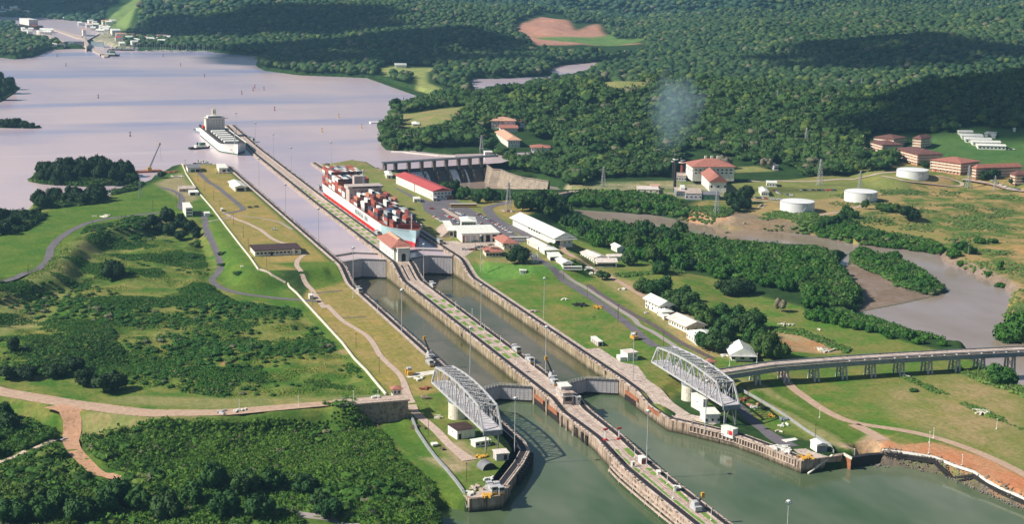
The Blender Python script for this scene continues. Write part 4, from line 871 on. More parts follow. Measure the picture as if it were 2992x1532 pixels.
# left abutment
ab = empty('bridge_abutment', (-100, -30, 0)); tag(ab, 'concrete abutment with a paved deck where the left embankment road ends', 'abutment')
def va(b, n, m): o = b.build(n, m, ab); o.matrix_parent_inverse = Matrix.Translation((100, 30, 0)); return o
va(MB().prism([(-126, -34.6), (-89.6, -34.4), (-89.2, -25.2), (-126, -25.2)], 4, 16.6), 'wall', M['concdark']); va(MB().prism([(-127, -35.2), (-88.8, -35), (-88.4, -24.7), (-127, -24.7)], 16.6, 17.4), 'deck', M['palepath'])
b = MB()
for yy in (-34.9, -25): 
    b.bar((-127, yy, 18.3), (-88.6, yy, 18.3), .12)
    for x in range(-127, -88, 3): b.bar((x, yy, 17.3), (x, yy, 18.3), .1)
va(b, 'railing', M['white'])
for nm, x, y, z, lb in (('keeper_hut', -92.6, -21.5, 12.0, 'small red-roofed hut beside the left bridge abutment'), ('keeper_hut', 90.3, -18.8, 13.0, 'small red-roofed keeper hut on a tower at the near end of the viaduct')):
    building(nm, lb, 'hut', x, y, z, 4.4, 3.6, 8.0, 'hip', 1.6, .9, 'cream', 'tile', wins=[(f, t, 5.6, 1.1, 1.5) for f in 'WS' for t in (.25, .75)]+[('E', .5, 5.6, 1.2, 1.5)], doors=[('W', .5, 5.2, .7, 1.9)])
# ------------------------------------------------------------------ high masts and lamp posts
def mast(h=27.):
    r = empty('high_mast_light'); b = MB(); b.cyl(0, 0, 0, h, .28, .16, 8); b.build('pole', M['steel'], r)
    b = MB(); b.cyl(0, 0, h, h+.3, .9, .9, 10)
    for i in range(6): a = i*math.pi/3; b.sphere((1.0*math.cos(a), 1.0*math.sin(a), h-.1), .42, 6, 4)
    b.build('lamp_ring', M['steeldark'], r); b = MB(); b.sphere((0, 0, h+.5), .9, 10, 6, .5); b.build('cap', M['white'], r); return r
m0 = mast(); first = [m0]
def put(proto, used, x, y, z, label, group, rz=0):
    if not used: used.append(1); proto.location = (x, y, z); proto.rotation_euler = (0, 0, rz); proto['label'] = label; proto['group'] = group; return proto
    return copy_thing(proto, (x, y, z), rz, label, group)
tag(m0, 'x', 'light mast'); used = []
MG = 'tall light masts along the locks'
A1, A2, A3, A4 = tile2(1000, 900), tile2(0, 400), tile2(0, 0), tile5(1500, 680)
for tf, bx, by, z, lb in ((A1, 450, 180, MID, 'on the left lock wall beside the lower chamber'), (A1, 962, 500, MID, 'on the left wall beside the left swing bridge'), (A1, 1297, 1085, LOW, 'on the left point beside the curved tracks'), (A1, 2290, 1190, LOW, 'at the square hut on the lower centre wall'), (A1, 1530, 490, MID, 'on the centre wall near the end of the lower chamber'), (A1, 2187, 552, MID, 'on the right lock wall before the right swing bridge'),
                          (tile5(960, 720), 372, 590, 10.5, 'at the foot of the left wall ramp'), (tile5(960, 720), 1100, 1300, MID, 'on the left lock wall, halfway down the lower chamber'), (tile5(960, 720), 1432, 530, 10.5, 'at the foot of the centre wall ramp'), (tile5(960, 720), 2293, 1210, MID, 'on the right side of the centre wall, halfway down the lower chamber'), (tile5(1200, 860), 2030, 1190, MID, 'at the centre wall near the black boom crane'), (tile5(1500, 680), 458, 1300, MID, 'by the path on the right lock wall'), (tile5(1240, 560), 845, 1215, 12, 'on the right wall at the palm trees'), (tile2(1992, 900), 175, 940, LOW, 'on the lower right wall in front of the right swing bridge'),
                          (A2, 1950, 375, U, 'on the left wall of the upper chamber, third from its ramp'), (A2, 2150, 595, U, 'on the left wall of the upper chamber, second from its ramp'), (A2, 2398, 800, U, 'on the left wall just above the guard gate')):
    x, y = g(*tf(bx, by), z); put(m0, used, x, y, z, 'tall light mast '+lb, MG)
for u, v, lb in ((1775, 850, 'beyond the bulk carrier, nearest the open lake'), (1920, 925, 'right of the bulk carrier\'s white accommodation block'), (2055, 1010, 'off the bow of the bulk carrier'), (2190, 1110, 'halfway along the upper centre wall'), (2490, 1070, 'left of the container ship\'s stern')):
    x, y = g(*A3(u, v), U+27.3); put(m0, used, x, y, U, 'tall light mast '+lb, MG)
x, y = g(*tile2(1992, 1020)(805, 1150), LOW+27.3); put(m0, used, x, y, LOW, 'tall light mast rising from below the bottom edge of the view, over green water', MG)
def lpost(h=5.2):
    r = empty('lamp_post'); b = MB(); b.cyl(0, 0, 0, h, .16, .11, 7); b.box(-.35, .35, -.35, .35, 0, .5); b.build('pole', M['white'], r); b = MB(); b.sphere((0, 0, h+.2), .34, 8, 5); b.build('globe', M['cream'], r); return r
p0 = lpost(); tag(p0, 'x', 'lamp post'); used = []
for tf, pts, z, lb in ((tile5(1200, 860), [(680, 235), (925, 345), (1110, 585), (1350, 765), (1600, 1045), (1860, 1110)], MID, 'white lamp post on the centre wall beside the grass beds of the lower chamber'), (tile5(960, 720), [(740, 1010), (370, 780)], MID, 'white lamp post beside the pale road on the left lock wall'), (tile5(1600, 1276), [(1310, 330), (1800, 725), (1890, 940), (2460, 1270)], LOW, 'white lamp post among the lawns of the lower centre wall'), (tile2(1992, 900), [(1038, 830), (1895, 985), (1865, 1015), (1860, 1100), (2110, 1190), (2370, 915), (1300, 1090)], 6, 'white lamp post on the field beyond the lower right wall'), (tile2(1992, 900), [(565, 415), (360, 440)], 17.4, 'white lamp post at the near end of the viaduct'), (tile2(0, 900), [(1803, 775), (2247, 745)], 15.5, 'white lamp post beside the embankment road on the left'), (tile2(1000, 900), [(85, 705), (270, 700)], 17.2, 'white lamp post on the left bridge abutment')):
    for x, y in pts: q = g(*tf(x, y), z); put(p0, used, q[0], q[1], z if z not in (6,) else hz(*q), lb, 'lamp posts: '+lb[16:])
def ppole():
    r = empty('wooden_pole'); b = MB(); b.cyl(0, 0, 0, 9.5, .17, .12, 7); b.build('pole', M['wood'], r); b = MB(); b.bar((-.7, 0, 8.9), (.7, 0, 8.9), .15); b.build('crossarm', M['wood'], r); return r
w0 = ppole(); tag(w0, 'x', 'pole'); used = []
def wpoles(tf, pts, lb):
    for x, y in pts: q = hp(tf, x, y); put(w0, used, q[0], q[1], q[2], lb, 'wooden poles: '+lb[12:])
wpoles(A2, [(218, 1065), (460, 885), (700, 715), (1150, 560)], 'wooden pole beside the curved road on the western dam')
wpoles(A2, [(1327, 505), (1353, 515)], 'wooden pole by the road near the small sheds left of the pale wall'); wpoles(A2, [(1543, 410), (1610, 480), (1658, 560), (1758, 665), (1832, 760), (1870, 860), (2008, 985)], 'wooden pole on the dry lawn between the pale wall and the upper chamber'); wpoles(A2, [(1395, 240), (1490, 330)], 'wooden pole at the lake end of the dry lawn')
wpoles(A2, [(2265, 1140), (2355, 1270)], 'wooden pole by the small huts below the left wall ramp'); wpoles(A1, [(104, 300), (278, 490)], 'wooden pole on the lawn between the pale fence and the lower left road'); wpoles(A1, [(648, 965), (935, 1310)], 'wooden pole on the left point beside the dirt track')
wpoles(A4, [(752, 735), (1110, 1000), (1577, 1290)], 'wooden pole between the lock road and the perimeter path'); wpoles(tile5(1800, 820), [(25, 630), (712, 995), (1390, 1310)], 'wooden pole by the perimeter path left of the railway'); wpoles(tile2(1992, 900), [(497, 720), (1003, 1005)], 'wooden pole along the fence of the right point')
# power pylons
def pylon(h=26., w_=2.6):
    r = empty('pylon'); b = MB()
    for sx in (-1, 1):
        for sy in (-1, 1): b.bar((sx*w_, sy*w_, 0), (sx*.5, sy*.5, h), .28)
    n = 7
    for k in range(n):
        z0, z1 = h*k/n, h*(k+1)/n; a = w_+(0.5-w_)*k/n; c = w_+(.5-w_)*(k+1)/n
        for (x0, y0), (x1, y1) in (((-1, -1), (1, -1)), ((1, -1), (1, 1)), ((1, 1), (-1, 1)), ((-1, 1), (-1, -1))): b.bar((x0*a, y0*a, z0), (x1*c, y1*c, z1), .15); b.bar((x1*a, y1*a, z0), (x0*c, y0*c, z1), .15)
    b.build('lattice', M['steel'], r); b = MB()
    for z in (h*.72, h*.86): b.bar((-4, 0, z), (4, 0, z), .25); b.bar((-4, 0, z), (0, 0, z+1.2), .12); b.bar((4, 0, z), (0, 0, z+1.2), .12)
    b.build('crossarm', M['steel'], r); return r
y0_ = pylon(); tag(y0_, 'x', 'pylon'); used = []
for tf, x, y, s, lb in ((tile2(0, 400), 1055, 450, .55, 'small steel lattice tower on the green lawn of the western dam'), (tile5(1240, 560), 1265, 300, 1, 'steel lattice pylon by the bend of the curved road'), (tile5(1060, 420), 1785, 180, .9, 'white lattice mast at the far end of the spillway dam'), (tile2(1000, 400), 1965, 375, .8, 'steel lattice pylon by the road left of the power station'), (tile2(1992, 400), 262, 580, .85, 'steel lattice pylon on the red bank before the power station'), (tile2(1992, 400), 1040, 365, 1.05, 'tall steel pylon in front of the wooded slope above the station road'), (tile2(1992, 400), 1340, 400, .75, 'steel pylon behind the middle oil tank'), (tile2(1992, 400), 2157, 385, .9, 'steel pylon below the lowest barracks blocks'), (tile2(1992, 400), 2355, 405, .6, 'slender pylon in the marsh near the right edge'), (tile2(1992, 0), 718, 785, .7, 'steel pylon on a bare terrace on the forest hill'), (tile2(1992, 0), 935, 1110, .9, 'steel pylon on the sandy clearing near the plain barracks roof'), (tile2(1992, 0), 1352, 670, .7, 'steel pylon on the forest saddle at the yellow clearing')):
    q = hp(tf, x, y); o = put(y0_, used, q[0], q[1], q[2], lb, 'steel lattice pylons'); o.scale = (s, s, s)
ty = empty('radio_tower', (*g(*tile5(1500, 680)(320, 620), MID), MID)); tag(ty, 'square red and white lattice tower on the green lawn beside the dark round tree', 'lattice tower')
for z0, z1, mt in ((0, 7, 'rust'), (7, 15.5, 'white')):
    b = MB(); a = 2.0
    for sx in (-a, a):
        for sy in (-a, a): b.bar((sx, sy, z0), (sx, sy, z1), .3)
    for k in range(3):
        zz0 = z0+(z1-z0)*k/3; zz1 = z0+(z1-z0)*(k+1)/3
        for s in (-a, a): b.bar((-a, s, zz0), (a, s, zz1), .25); b.bar((a, s, zz0), (-a, s, zz1), .2); b.bar((s, -a, zz0), (s, a, zz1), .25)
    b.build('lattice', M[mt], ty)
# ------------------------------------------------------------------ long low walls / fences
def lowwall(name, label, cat, line, h, t, m, zoff=0, posts=0):
    b = MB(); P = [np.array(p[:2]) for p in line]; q = []
    for a, c in zip(P[:-1], P[1:]):
        n = max(1, int(np.linalg.norm(c-a)/5)); q += [a+(c-a)*i/n for i in range(n)]
    q.append(P[-1])
    for a, c in zip(q[:-1], q[1:]): za, zc = hz(*a), hz(*c); b.bar((a[0], a[1], za+h/2+zoff), (c[0], c[1], zc+h/2+zoff), t, h)
    o = b.build(name, m); return tag(o, label, cat)
lowwall('boundary_wall', 'long pale concrete wall from the lake end down the left edge of the dry lawn', 'wall', [hp(A2, x, y)[:2] for x, y in [(1355, 205), (1400, 280), (1500, 430), (1600, 545), (1700, 680), (1800, 810), (1880, 910), (1945, 1005)]], 1.2, .85, M['cream'])
lowwall('boundary_wall', 'grey stepped wall running down the green slope below the dry lawn', 'wall', [hp(A2, x, y)[:2] for x, y in [(1950, 1005), (2050, 1050), (2150, 1105)]], 1.4, .8, M['concrete'])
lowwall('boundary_wall', 'pale wall along the left edge of the lower lawn down to the bridge abutment', 'wall', [hp(A2, x, y)[:2] for x, y in [(2165, 1110), (2230, 1180), (2340, 1300)]]+[hp(A1, x, y)[:2] for x, y in [(0, 270), (90, 390), (180, 480), (270, 590), (330, 660)]], 1.2, .9, M['cream'])
lowwall('chain_fence', 'grey fence curving down the left edge of the point to the water', 'fence', [g(*A1(x, y), 6.5) for x, y in [(520, 830), (560, 930), (640, 1050), (700, 1130), (780, 1220), (860, 1319)]]+[g(*tile5(1200, 1230)(x, y), 6.5) for x, y in [(790, 1080), (860, 1170)]], 1.3, 1.1, M['grey'])
lowwall('chain_fence', 'pale fence along the right edge of the lower right point', 'fence', [g(*tile2(1992, 900)(x, y), 6.5) for x, y in [(430, 620), (560, 690), (760, 810), (930, 930), (1060, 1010), (1120, 1050), (1145, 1100)]], 1.6, .3, M['grey'])
lowwall('drain_kerb', 'thin dark drain edging the green slope beside the scrub', 'drain', [hp(A1, x, y)[:2] for x, y in [(180, 740), (230, 830), (290, 920)]], .5, .5, M['wood'])
# ================================================================== VEGETATION
def ico(sub):
    t = (1+5**.5)/2; V = [(-1,t,0),(1,t,0),(-1,-t,0),(1,-t,0),(0,-1,t),(0,1,t),(0,-1,-t),(0,1,-t),(t,0,-1),(t,0,1),(-t,0,-1),(-t,0,1)]
    F = [(0,11,5),(0,5,1),(0,1,7),(0,7,10),(0,10,11),(1,5,9),(5,11,4),(11,10,2),(10,7,6),(7,1,8),(3,9,4),(3,4,2),(3,2,6),(3,6,8),(3,8,9),(4,9,5),(2,4,11),(6,2,10),(8,6,7),(9,8,1)]
    V = [np.array(v)/np.linalg.norm(v) for v in V]
    for _ in range(sub):
        c = {}; NF = []
        def mid(a, b):
            k = (min(a, b), max(a, b))
            if k not in c: p = V[a]+V[b]; V.append(p/np.linalg.norm(p)); c[k] = len(V)-1
            return c[k]
        for a, b, d in F: x, y, z = mid(a, b), mid(b, d), mid(d, a); NF += [(a,x,z),(b,y,x),(d,z,y),(x,y,z)]
        F = NF
    return np.array(V), np.array(F)
def lumpy(sub, seed, amp=.32, flat=.75, k=7):
    """blob with several bulges; lower part dropped"""
    r = np.random.default_rng(seed); V, F = ico(sub); L = r.normal(size=(k, 3)); L[:, 2] = np.abs(L[:, 2])*.7; L /= np.linalg.norm(L, axis=1)[:, None]
    d = V@L.T; R = 1-amp+amp*1.5*np.exp(-(1-d)*7).max(1)+r.normal(size=len(V))*.07; V = V*R[:, None]; V[:, 2] *= flat
    keep = (V[F][:, :, 2].mean(1) > -.35); return V, F[keep]
def crown_mesh(name, seed, nb=13, leaf=.55, n=900, spread=1., height=.75, low=-.15):
    """unit-radius crown: leaf-sized faces on a cluster of boughs around a dark core"""
    r = np.random.default_rng(seed); c = r.normal(size=(nb, 3)); c /= np.linalg.norm(c, axis=1)[:, None]; c *= r.uniform(.35, .72, (nb, 1)); c[:, 2] = np.abs(c[:, 2])*height+low; c[:, :2] *= spread
    rad = r.uniform(.28, .45, nb); pb = rad**2/(rad**2).sum(); b = r.choice(nb, n, p=pb); nn = r.normal(size=(n, 3)); nn[:, 2] = nn[:, 2]*.9+.25; nn /= np.linalg.norm(nn, axis=1)[:, None]
    p = c[b]+nn*rad[b][:, None]*r.uniform(.82, 1.12, (n, 1)); s = leaf*.1*r.uniform(.6, 1.5, n)[:, None]
    a = nn+r.normal(size=(n, 3))*.55; a /= np.linalg.norm(a, axis=1)[:, None]; t = np.cross(a, r.normal(size=(n, 3))); t /= np.linalg.norm(t, axis=1)[:, None]; u = np.cross(a, t)
    V = np.stack([p-t*s-u*s*.7, p+t*s*1.1-u*s*.6, p+t*s*.9+u*s*.8, p-t*s*.8+u*s*.9], 1).reshape(-1, 3); F = np.arange(n*4).reshape(n, 4)
    iv, if_ = ico(1); Vs = [V]; Fs = [np.concatenate([F[:, [0, 1, 2]], F[:, [0, 2, 3]]])]; o = n*4
    for k in range(nb): Vs.append(iv*rad[k]*.86*(1+r.normal(size=(len(iv), 1))*.08)+c[k]); Fs.append(if_+o); o += len(iv)
    return np_mesh(name, np.concatenate(Vs), np.concatenate(Fs))
def trunk_mesh(seed, h=1., r0=.05, lean=.06):
    r = random.Random(seed); b = MB(); top = (r.uniform(-lean, lean), r.uniform(-lean, lean), h*.62); b.tube([(0, 0, -.08), (top[0]*.4, top[1]*.4, h*.3), top], [r0, r0*.7, r0*.5], 7)
    for i in range(5): a = i*1.26+r.random(); b.tube([top, (top[0]+.22*math.cos(a), top[1]+.22*math.sin(a), h*.78), (top[0]+.42*math.cos(a), top[1]+.42*math.sin(a), h*.95)], [r0*.45, r0*.3, r0*.15], 5)
    return b.mesh('trunk')
def tree_proto(name, cat, seed, mat, crown_z=.62, scale_r=1., mesh=None, bark_='bark', n=900, **kw):
    r = empty(name); tag(r, 'x', cat); me = mesh or crown_mesh('crown', seed, n=n, **kw); c = link_mesh('crown', me, M[mat], r); c.location = (0, 0, crown_z)
    link_mesh('trunk', trunk_mesh(seed, crown_z*1.35), M[bark_], r); return r
PROT = {}
def get_proto(kind, i):
    k = (kind, i % 3)
    if k not in PROT:
        if kind == 'round': PROT[k] = tree_proto('broadleaf_tree', 'tree', 40+i, 'leaf', .62, n=1100)
        elif kind == 'dark': PROT[k] = tree_proto('broadleaf_tree', 'tree', 60+i, 'leafdark', .6, n=1100)
        elif kind == 'mangrove': PROT[k] = tree_proto('mangrove_tree', 'tree', 80+i, 'mangrove', .42, n=1000, spread=1.15, height=.55, leaf=.6)
        elif kind == 'bare': PROT[k] = tree_proto('leafless_tree', 'tree', 100+i, 'leafgrey', .65, n=260, leaf=.35, bark_='palebark', nb=9)
        elif kind == 'bush': PROT[k] = tree_proto('bush', 'bush', 120+i, 'leaf', .25, n=500, spread=1.1, height=.5, leaf=.8)
        PROT[k]['_new'] = 1
    return PROT[k]
TG = {}
def tree(kind, x, y, r, h, label, group, i=0):
    p = get_proto(kind, i); z = max(hz(x, y), -.3); rz = random.uniform(0, 6.28)
    if '_new' in p: del p['_new']; o = p; o.location = (x, y, z); o.rotation_euler = (0, 0, rz); o['label'] = label; o['group'] = group
    else: o = copy_thing(p, (x, y, z), rz, label, group)
    o.scale = (r, r, h/1.35); return o
def trees_px(tf, pts, kind, label, group, zk=None):
    """pts: (x, y of the foot, radius m, height m)"""
    for i, q in enumerate(pts):
        X, Y, Z = hp(tf, q[0], q[1]); r = q[2] if len(q) > 2 else random.uniform(4, 6); h = q[3] if len(q) > 3 else r*1.8; lb = label if len(q) < 5 else q[4]; tree(kind, X, Y, r, h, lb, group, i)
def scatter_px(tf, poly, n, kind, label, group, rr=(4, 6.5), hr=(1.5, 2.0), dmin=6., seed=1, zz=None):
    """trees spread over a patch of ground outlined on the photograph (feet)"""
    R = random.Random(seed); c = [hit(*tf(x, y))[:2] if zz is None else g(*tf(x, y), zz) for x, y in poly]; P = np.array(c); x0, y0 = P.min(0); x1, y1 = P.max(0); done = []
    k = 0
    while len(done) < n and k < n*40:
        k += 1; x, y = R.uniform(x0, x1), R.uniform(y0, y1)
        if sdist(np.array([x]), np.array([y]), c)[0] > 0 or any((x-a)**2+(y-b)**2 < dmin*dmin for a, b in done): continue
        done.append((x, y)); r = R.uniform(*rr); tree(kind if isinstance(kind, str) else R.choice(kind), x, y, r, r*R.uniform(*hr), label, group, k)
D2 = tile2(1992, 400); E2 = tile2(1992, 900); B2 = tile2(1000, 400)
# island and left shore
scatter_px(PF, [(85, 450), (130, 458), (320, 458), (325, 440), (300, 430), (130, 432), (95, 440)], 16, 'dark', 'dark leafy tree crowded on the small wooded island in the lake', 'trees on the small island', (6, 8), (2.0, 2.5), 7, 3, 17)
scatter_px(PF, [(90, 526), (170, 518), (250, 510), (262, 500), (180, 500), (100, 508)], 7, 'dark', 'dark tree in the clump on the shore between dam and island', 'trees on the near shore clump', (6, 8), (1.6, 2.), 7, 4, 17)
trees_px(PF, [(300, 480, 6, 11), (325, 470, 6, 11), (345, 460, 5, 8), (408, 448, 5, 8), (345, 472, 3, 5)], 'dark', 'dark tree at the shore below the moored crane barge', 'trees by the barge')
trees_px(PF, [(10, 590, 7, 13), (35, 575, 7, 12), (60, 560, 6, 10), (0, 560, 8, 14), (85, 545, 4, 7), (15, 560, 7, 12)], 'dark', 'dark tree in the shaded clump at the left edge by the shore', 'trees at the left edge shore')
trees_px(PF, [(385, 570, 7, 12), (420, 566, 8, 16), (450, 575, 8, 14), (430, 592, 8, 13), (475, 585, 7, 12), (490, 600, 6, 11), (455, 604, 6, 9), (365, 580, 6, 9), (400, 585, 7, 10)], 'dark', 'dark green tree in the large clump below the dam by the white building', 'trees in the clump below the dam')
trees_px(PF, [(285, 700, 11, 15, 'large lone round tree standing in the scrub below the western dam')], 'dark', '', 'lone tree in scrub')
trees_px(PF, [(490, 620, 5, 6), (480, 650, 6, 5), (560, 670, 4, 4), (600, 690, 4, 4), (560, 640, 4, 4)], 'bush', 'rounded bush at the foot of the green slope beside the scrub', 'bushes at the slope foot')
trees_px(PF, [(0, 232, 18, 26), (18, 232, 14, 22), (30, 222, 12, 20), (8, 250, 14, 22), (-5, 215, 14, 24)], 'dark', 'tall dark tree on the wooded point at the left edge of the lake', 'trees on the left edge point')
trees_px(PF, [(5, 318, 8, 11), (25, 320, 9, 12), (45, 318, 9, 12), (62, 319, 7, 9), (80, 321, 6, 7), (95, 322, 4, 4)], 'dark', 'tree on the low grassy spit at the left edge of the lake', 'trees on the low spit')
scatter_px(PF, [(80, 455), (130, 466), (250, 468), (325, 462), (330, 438), (300, 428), (130, 430), (95, 440)], 26, 'dark', 'dark leafy tree crowded on the small wooded island in the lake', 'trees on the small island', (7, 9.5), (1.7, 2.2), 5, 33, 17)
scatter_px(PF, [(90, 528), (170, 520), (250, 512), (268, 500), (180, 498), (100, 508)], 9, 'dark', 'dark tree in the clump on the shore between dam and island', 'trees on the near shore clump', (7, 9), (1.4, 1.8), 6, 34, 17)
# riverside belts, right
scatter_px(B2, [(1290, 540), (1330, 500), (1500, 480), (1640, 530), (1700, 590), (1560, 640), (1430, 560), (1340, 560)], 18, ['round', 'dark'], 'tree in the belt between the white-roofed shed and the upper river', 'trees behind the white shed', (5, 8), (1.6, 2.1), 7, 5)
scatter_px(B2, [(1680, 680), (1900, 690), (2100, 700), (2290, 715), (2576, 740), (2576, 1010), (2300, 960), (2100, 880), (1900, 820), (1760, 740)], 46, ['round', 'mangrove'], 'tree in the dense wood between the white shed and the river', 'trees of the dense riverside wood', (6, 8.5), (1.6, 2.2), 8, 6)
scatter_px(D2, [(-120, 810), (0, 800), (200, 830), (330, 860), (700, 895), (1080, 930), (1200, 980), (1210, 1080), (1320, 1200), (1290, 1319), (960, 1300), (900, 1180), (560, 1130), (240, 1060), (0, 1010)], 62, 'mangrove', 'bright green mangrove in the wide thicket along the inside of the river bend', 'mangroves inside the river bend', (5.5, 8.5), (1.2, 1.7), 8, 7)
trees_px(D2, [(320, 1190, 9, 12), (400, 1195, 9, 12), (480, 1180, 8, 11), (70, 1000, 6, 10)], 'dark', 'dark spreading tree at the meadow edge of the river thicket', 'trees on the meadow edge')
scatter_px(D2, [(1290, 930), (1330, 880), (1600, 930), (1760, 1010), (1930, 1150), (1880, 1170), (1640, 1110), (1560, 1050), (1400, 980)], 16, 'mangrove', 'mangrove on the narrow wooded spit beside the brown mud flat', 'mangroves on the spit', (6, 8), (1.1, 1.4), 6, 8, 1)
scatter_px(D2, [(1000, 740), (1200, 780), (1450, 825), (1700, 855), (1900, 880), (1920, 850), (1700, 800), (1500, 770), (1200, 690), (1000, 690)], 24, 'mangrove', 'mangrove in the long line on the far bank of the river', 'mangroves on the far bank', (5, 7), (1.1, 1.5), 6, 9)
trees_px(D2, [(1240, 600, 7, 11), (1290, 620, 6, 9), (1200, 640, 7, 9), (1150, 660, 7, 9), (1080, 690, 7, 9), (1380, 545, 4, 10), (1550, 565, 8, 9), (1500, 560, 6, 8), (1600, 570, 7, 9)], 'round', 'green tree in the row between the middle tank and the river', 'trees near the middle tank')
trees_px(D2, [(1700, 625, 12, 15, 'large dark round tree alone on the marsh right of the middle tank')], 'dark', '', 'lone marsh tree')
trees_px(D2, [(1960, 880, 7, 9), (2050, 900, 7, 9), (2100, 850, 7, 10), (2170, 880, 6, 9), (2240, 800, 6, 7), (2340, 800, 5, 6), (2100, 970, 4, 6), (2400, 1000, 3, 10), (2400, 1130, 5, 5), (2310, 1040, 4, 4)], 'mangrove', 'mangrove tree at the outer river bank in the marsh', 'trees on the outer bank')
trees_px(E2, [(2480, 250, 12, 16), (2560, 230, 13, 18), (2440, 200, 9, 12), (2560, 170, 13, 18)], 'mangrove', 'tall mangrove at the right edge across the river', 'trees at the right edge')
trees_px(E2, [(1010, 90, 8, 12), (1070, 100, 8, 12), (1150, 110, 8, 11), (1240, 140, 7, 8), (1330, 160, 6, 7), (1420, 180, 5, 6), (1520, 200, 4, 5), (1700, 240, 6, 10), (1790, 270, 5, 6), (1960, 285, 4, 5), (1560, 230, 4, 5)], 'mangrove', 'tree on the near river bank beyond the field and the viaduct', 'trees on the near bank')
trees_px(E2, [(2400, 560, 11, 13, 'large dense round tree under the viaduct by the river')], 'mangrove', '', 'viaduct tree'); trees_px(E2, [(1745, 630, 3, 3, 'single small bush in the middle of the large field')], 'bush', '', 'field bush')
trees_px(tile5(1800, 820), [(400, 180, 8, 11), (560, 230, 9, 12), (700, 200, 9, 13), (850, 420, 10, 14), (1040, 500, 11, 16), (1000, 330, 9, 12), (1340, 690, 9, 13), (1240, 560, 8, 11), (1560, 640, 9, 13), (1600, 900, 10, 14), (1340, 1040, 8, 12), (1500, 1090, 9, 13), (1760, 760, 10, 15), (1950, 830, 10, 15), (2100, 1060, 10, 17), (2270, 1160, 10, 18), (2430, 1180, 8, 11), (1820, 640, 8, 12), (2050, 700, 9, 13)], 'round', 'broad leafy tree in the row behind the white-roofed houses', 'trees behind the houses')
trees_px(tile5(1500, 680), [(1740, 490, 7, 12, 'round tree at the end of the white-roofed workshops'), (2200, 625, 8, 11, 'pale-tipped tree standing on the grass before the wood'), (1340, 710, 6, 7, 'dark round bush between the boat yard and the lane')], 'round', '', 'single trees near the workshops')
trees_px(tile5(1240, 560), [(1430, 1070, 11, 14, 'very dark dome-shaped tree on the lawn beside the lattice tower')], 'dark', '', 'dome tree')
trees_px(tile5(1240, 560), [(1900, 830, 3, 6), (1980, 850, 3, 7), (760, 880, 2, 3), (2130, 1040, 3, 3), (2250, 1060, 3, 3), (2350, 1120, 3, 3)], 'bush', 'bush by the end of the long white-roofed shed', 'bushes by the shed')
scatter_px(tile5(1060, 420), [(1150, 690), (1250, 680), (1500, 770), (1700, 830), (2000, 810), (2240, 850), (1900, 920), (1550, 890), (1300, 820)], 20, ['round', 'leafgrey' if 0 else 'dark'], 'tree in the belt between the car park and the spillway pool', 'trees by the spillway pool', (5, 7.5), (1.5, 2.0), 6, 12)
trees_px(D2, [(400, 560, 10, 15), (450, 500, 9, 16), (500, 460, 7, 14), (360, 500, 8, 14), (470, 540, 8, 11)], 'dark', 'dark tree in the clump right of the power station', 'trees at the power station')
trees_px(D2, [(330, 240, 11, 17, 'pale leafless tree on the slope above the red-roofed power station'), (640, 240, 8, 15, 'smaller pale leafless tree beside the grey shed on the slope')], 'bare', '', 'leafless trees'); trees_px(E2, [(745, 30, 6, 11, 'bare branching tree standing on the meadow beyond the houses')], 'bare', '', 'leafless trees')
trees_px(B2, [(1750, 500, 8, 9), (1850, 510, 9, 9), (1960, 505, 9, 10), (2080, 520, 9, 10), (2200, 530, 8, 9), (2300, 540, 8, 9), (2400, 560, 8, 10), (2050, 470, 7, 10), (2150, 470, 7, 9), (2440, 500, 8, 12), (2500, 560, 7, 10), (2576, 590, 6, 7)], 'mangrove', 'mangrove on the bank below the power station road', 'mangroves below the station')
trees_px(tile5(2492, 340), [(2000, 940, 7, 10), (2120, 940, 8, 12), (1960, 960, 5, 7), (2420, 1020, 6, 8), (2560, 1000, 6, 9), (1100, 780, 5, 8), (1060, 760, 5, 8)], 'dark', 'dark tree in front of the rightmost barracks block', 'trees by the barracks')
def palm(seed=0):
    r = empty('palm_tree'); tag(r, 'x', 'palm'); b = MB(); b.tube([(0, 0, 0), (.2, .1, 4), (.3, .1, 8)], [.28, .2, .16], 7); b.build('trunk', M['palebark'], r); b = MB(); R = random.Random(seed)
    for i in range(16):
        a = i*.4*math.pi/3.2+R.random()*.2; d = R.uniform(.2, .9); p = [(.3, .1, 8)]; L = 3.3
        for k in range(1, 5): t = k/4; p.append((.3+L*t*math.cos(a), .1+L*t*math.sin(a), 8+L*(.55*t-d*t*t*1.1)))
        V = []; F = []
        for k, q in enumerate(p): ww = .5*(1-.2*k) if k else .1; V += [(q[0]-ww*math.sin(a), q[1]+ww*math.cos(a), q[2]-.15), q, (q[0]+ww*math.sin(a), q[1]-ww*math.cos(a), q[2]-.15)]
        for k in range(4): F += [(3*k, 3*k+1, 3*k+4, 3*k+3), (3*k+1, 3*k+2, 3*k+5, 3*k+4)]
        b.add(V, F)
    b.build('crown', M['leafdark'], r); return r
pm = palm(); used = []
for tf, pts, lb in ((tile5(1240, 560), [(845, 985), (995, 960), (1210, 960), (760, 900)], 'palm tree in front of the orange-roofed office'), (tile5(1240, 560), [(2190, 330)], 'palm tree rising above the wood behind the white shed'), (D2, [(340, 790)], 'palm tree at the edge of the river wood'), (tile5(2492, 340), [(850, 560), (980, 640), (640, 500), (550, 440)], 'palm tree between the barracks blocks'), (tile2(1992, 400), [(2060, 850), (2155, 890)], 'palm with a pale trunk on the outer river bank')):
    for x, y in pts: q = hp(tf, x, y); put(pm, used, q[0], q[1], q[2], lb, 'palms: '+lb[5:])
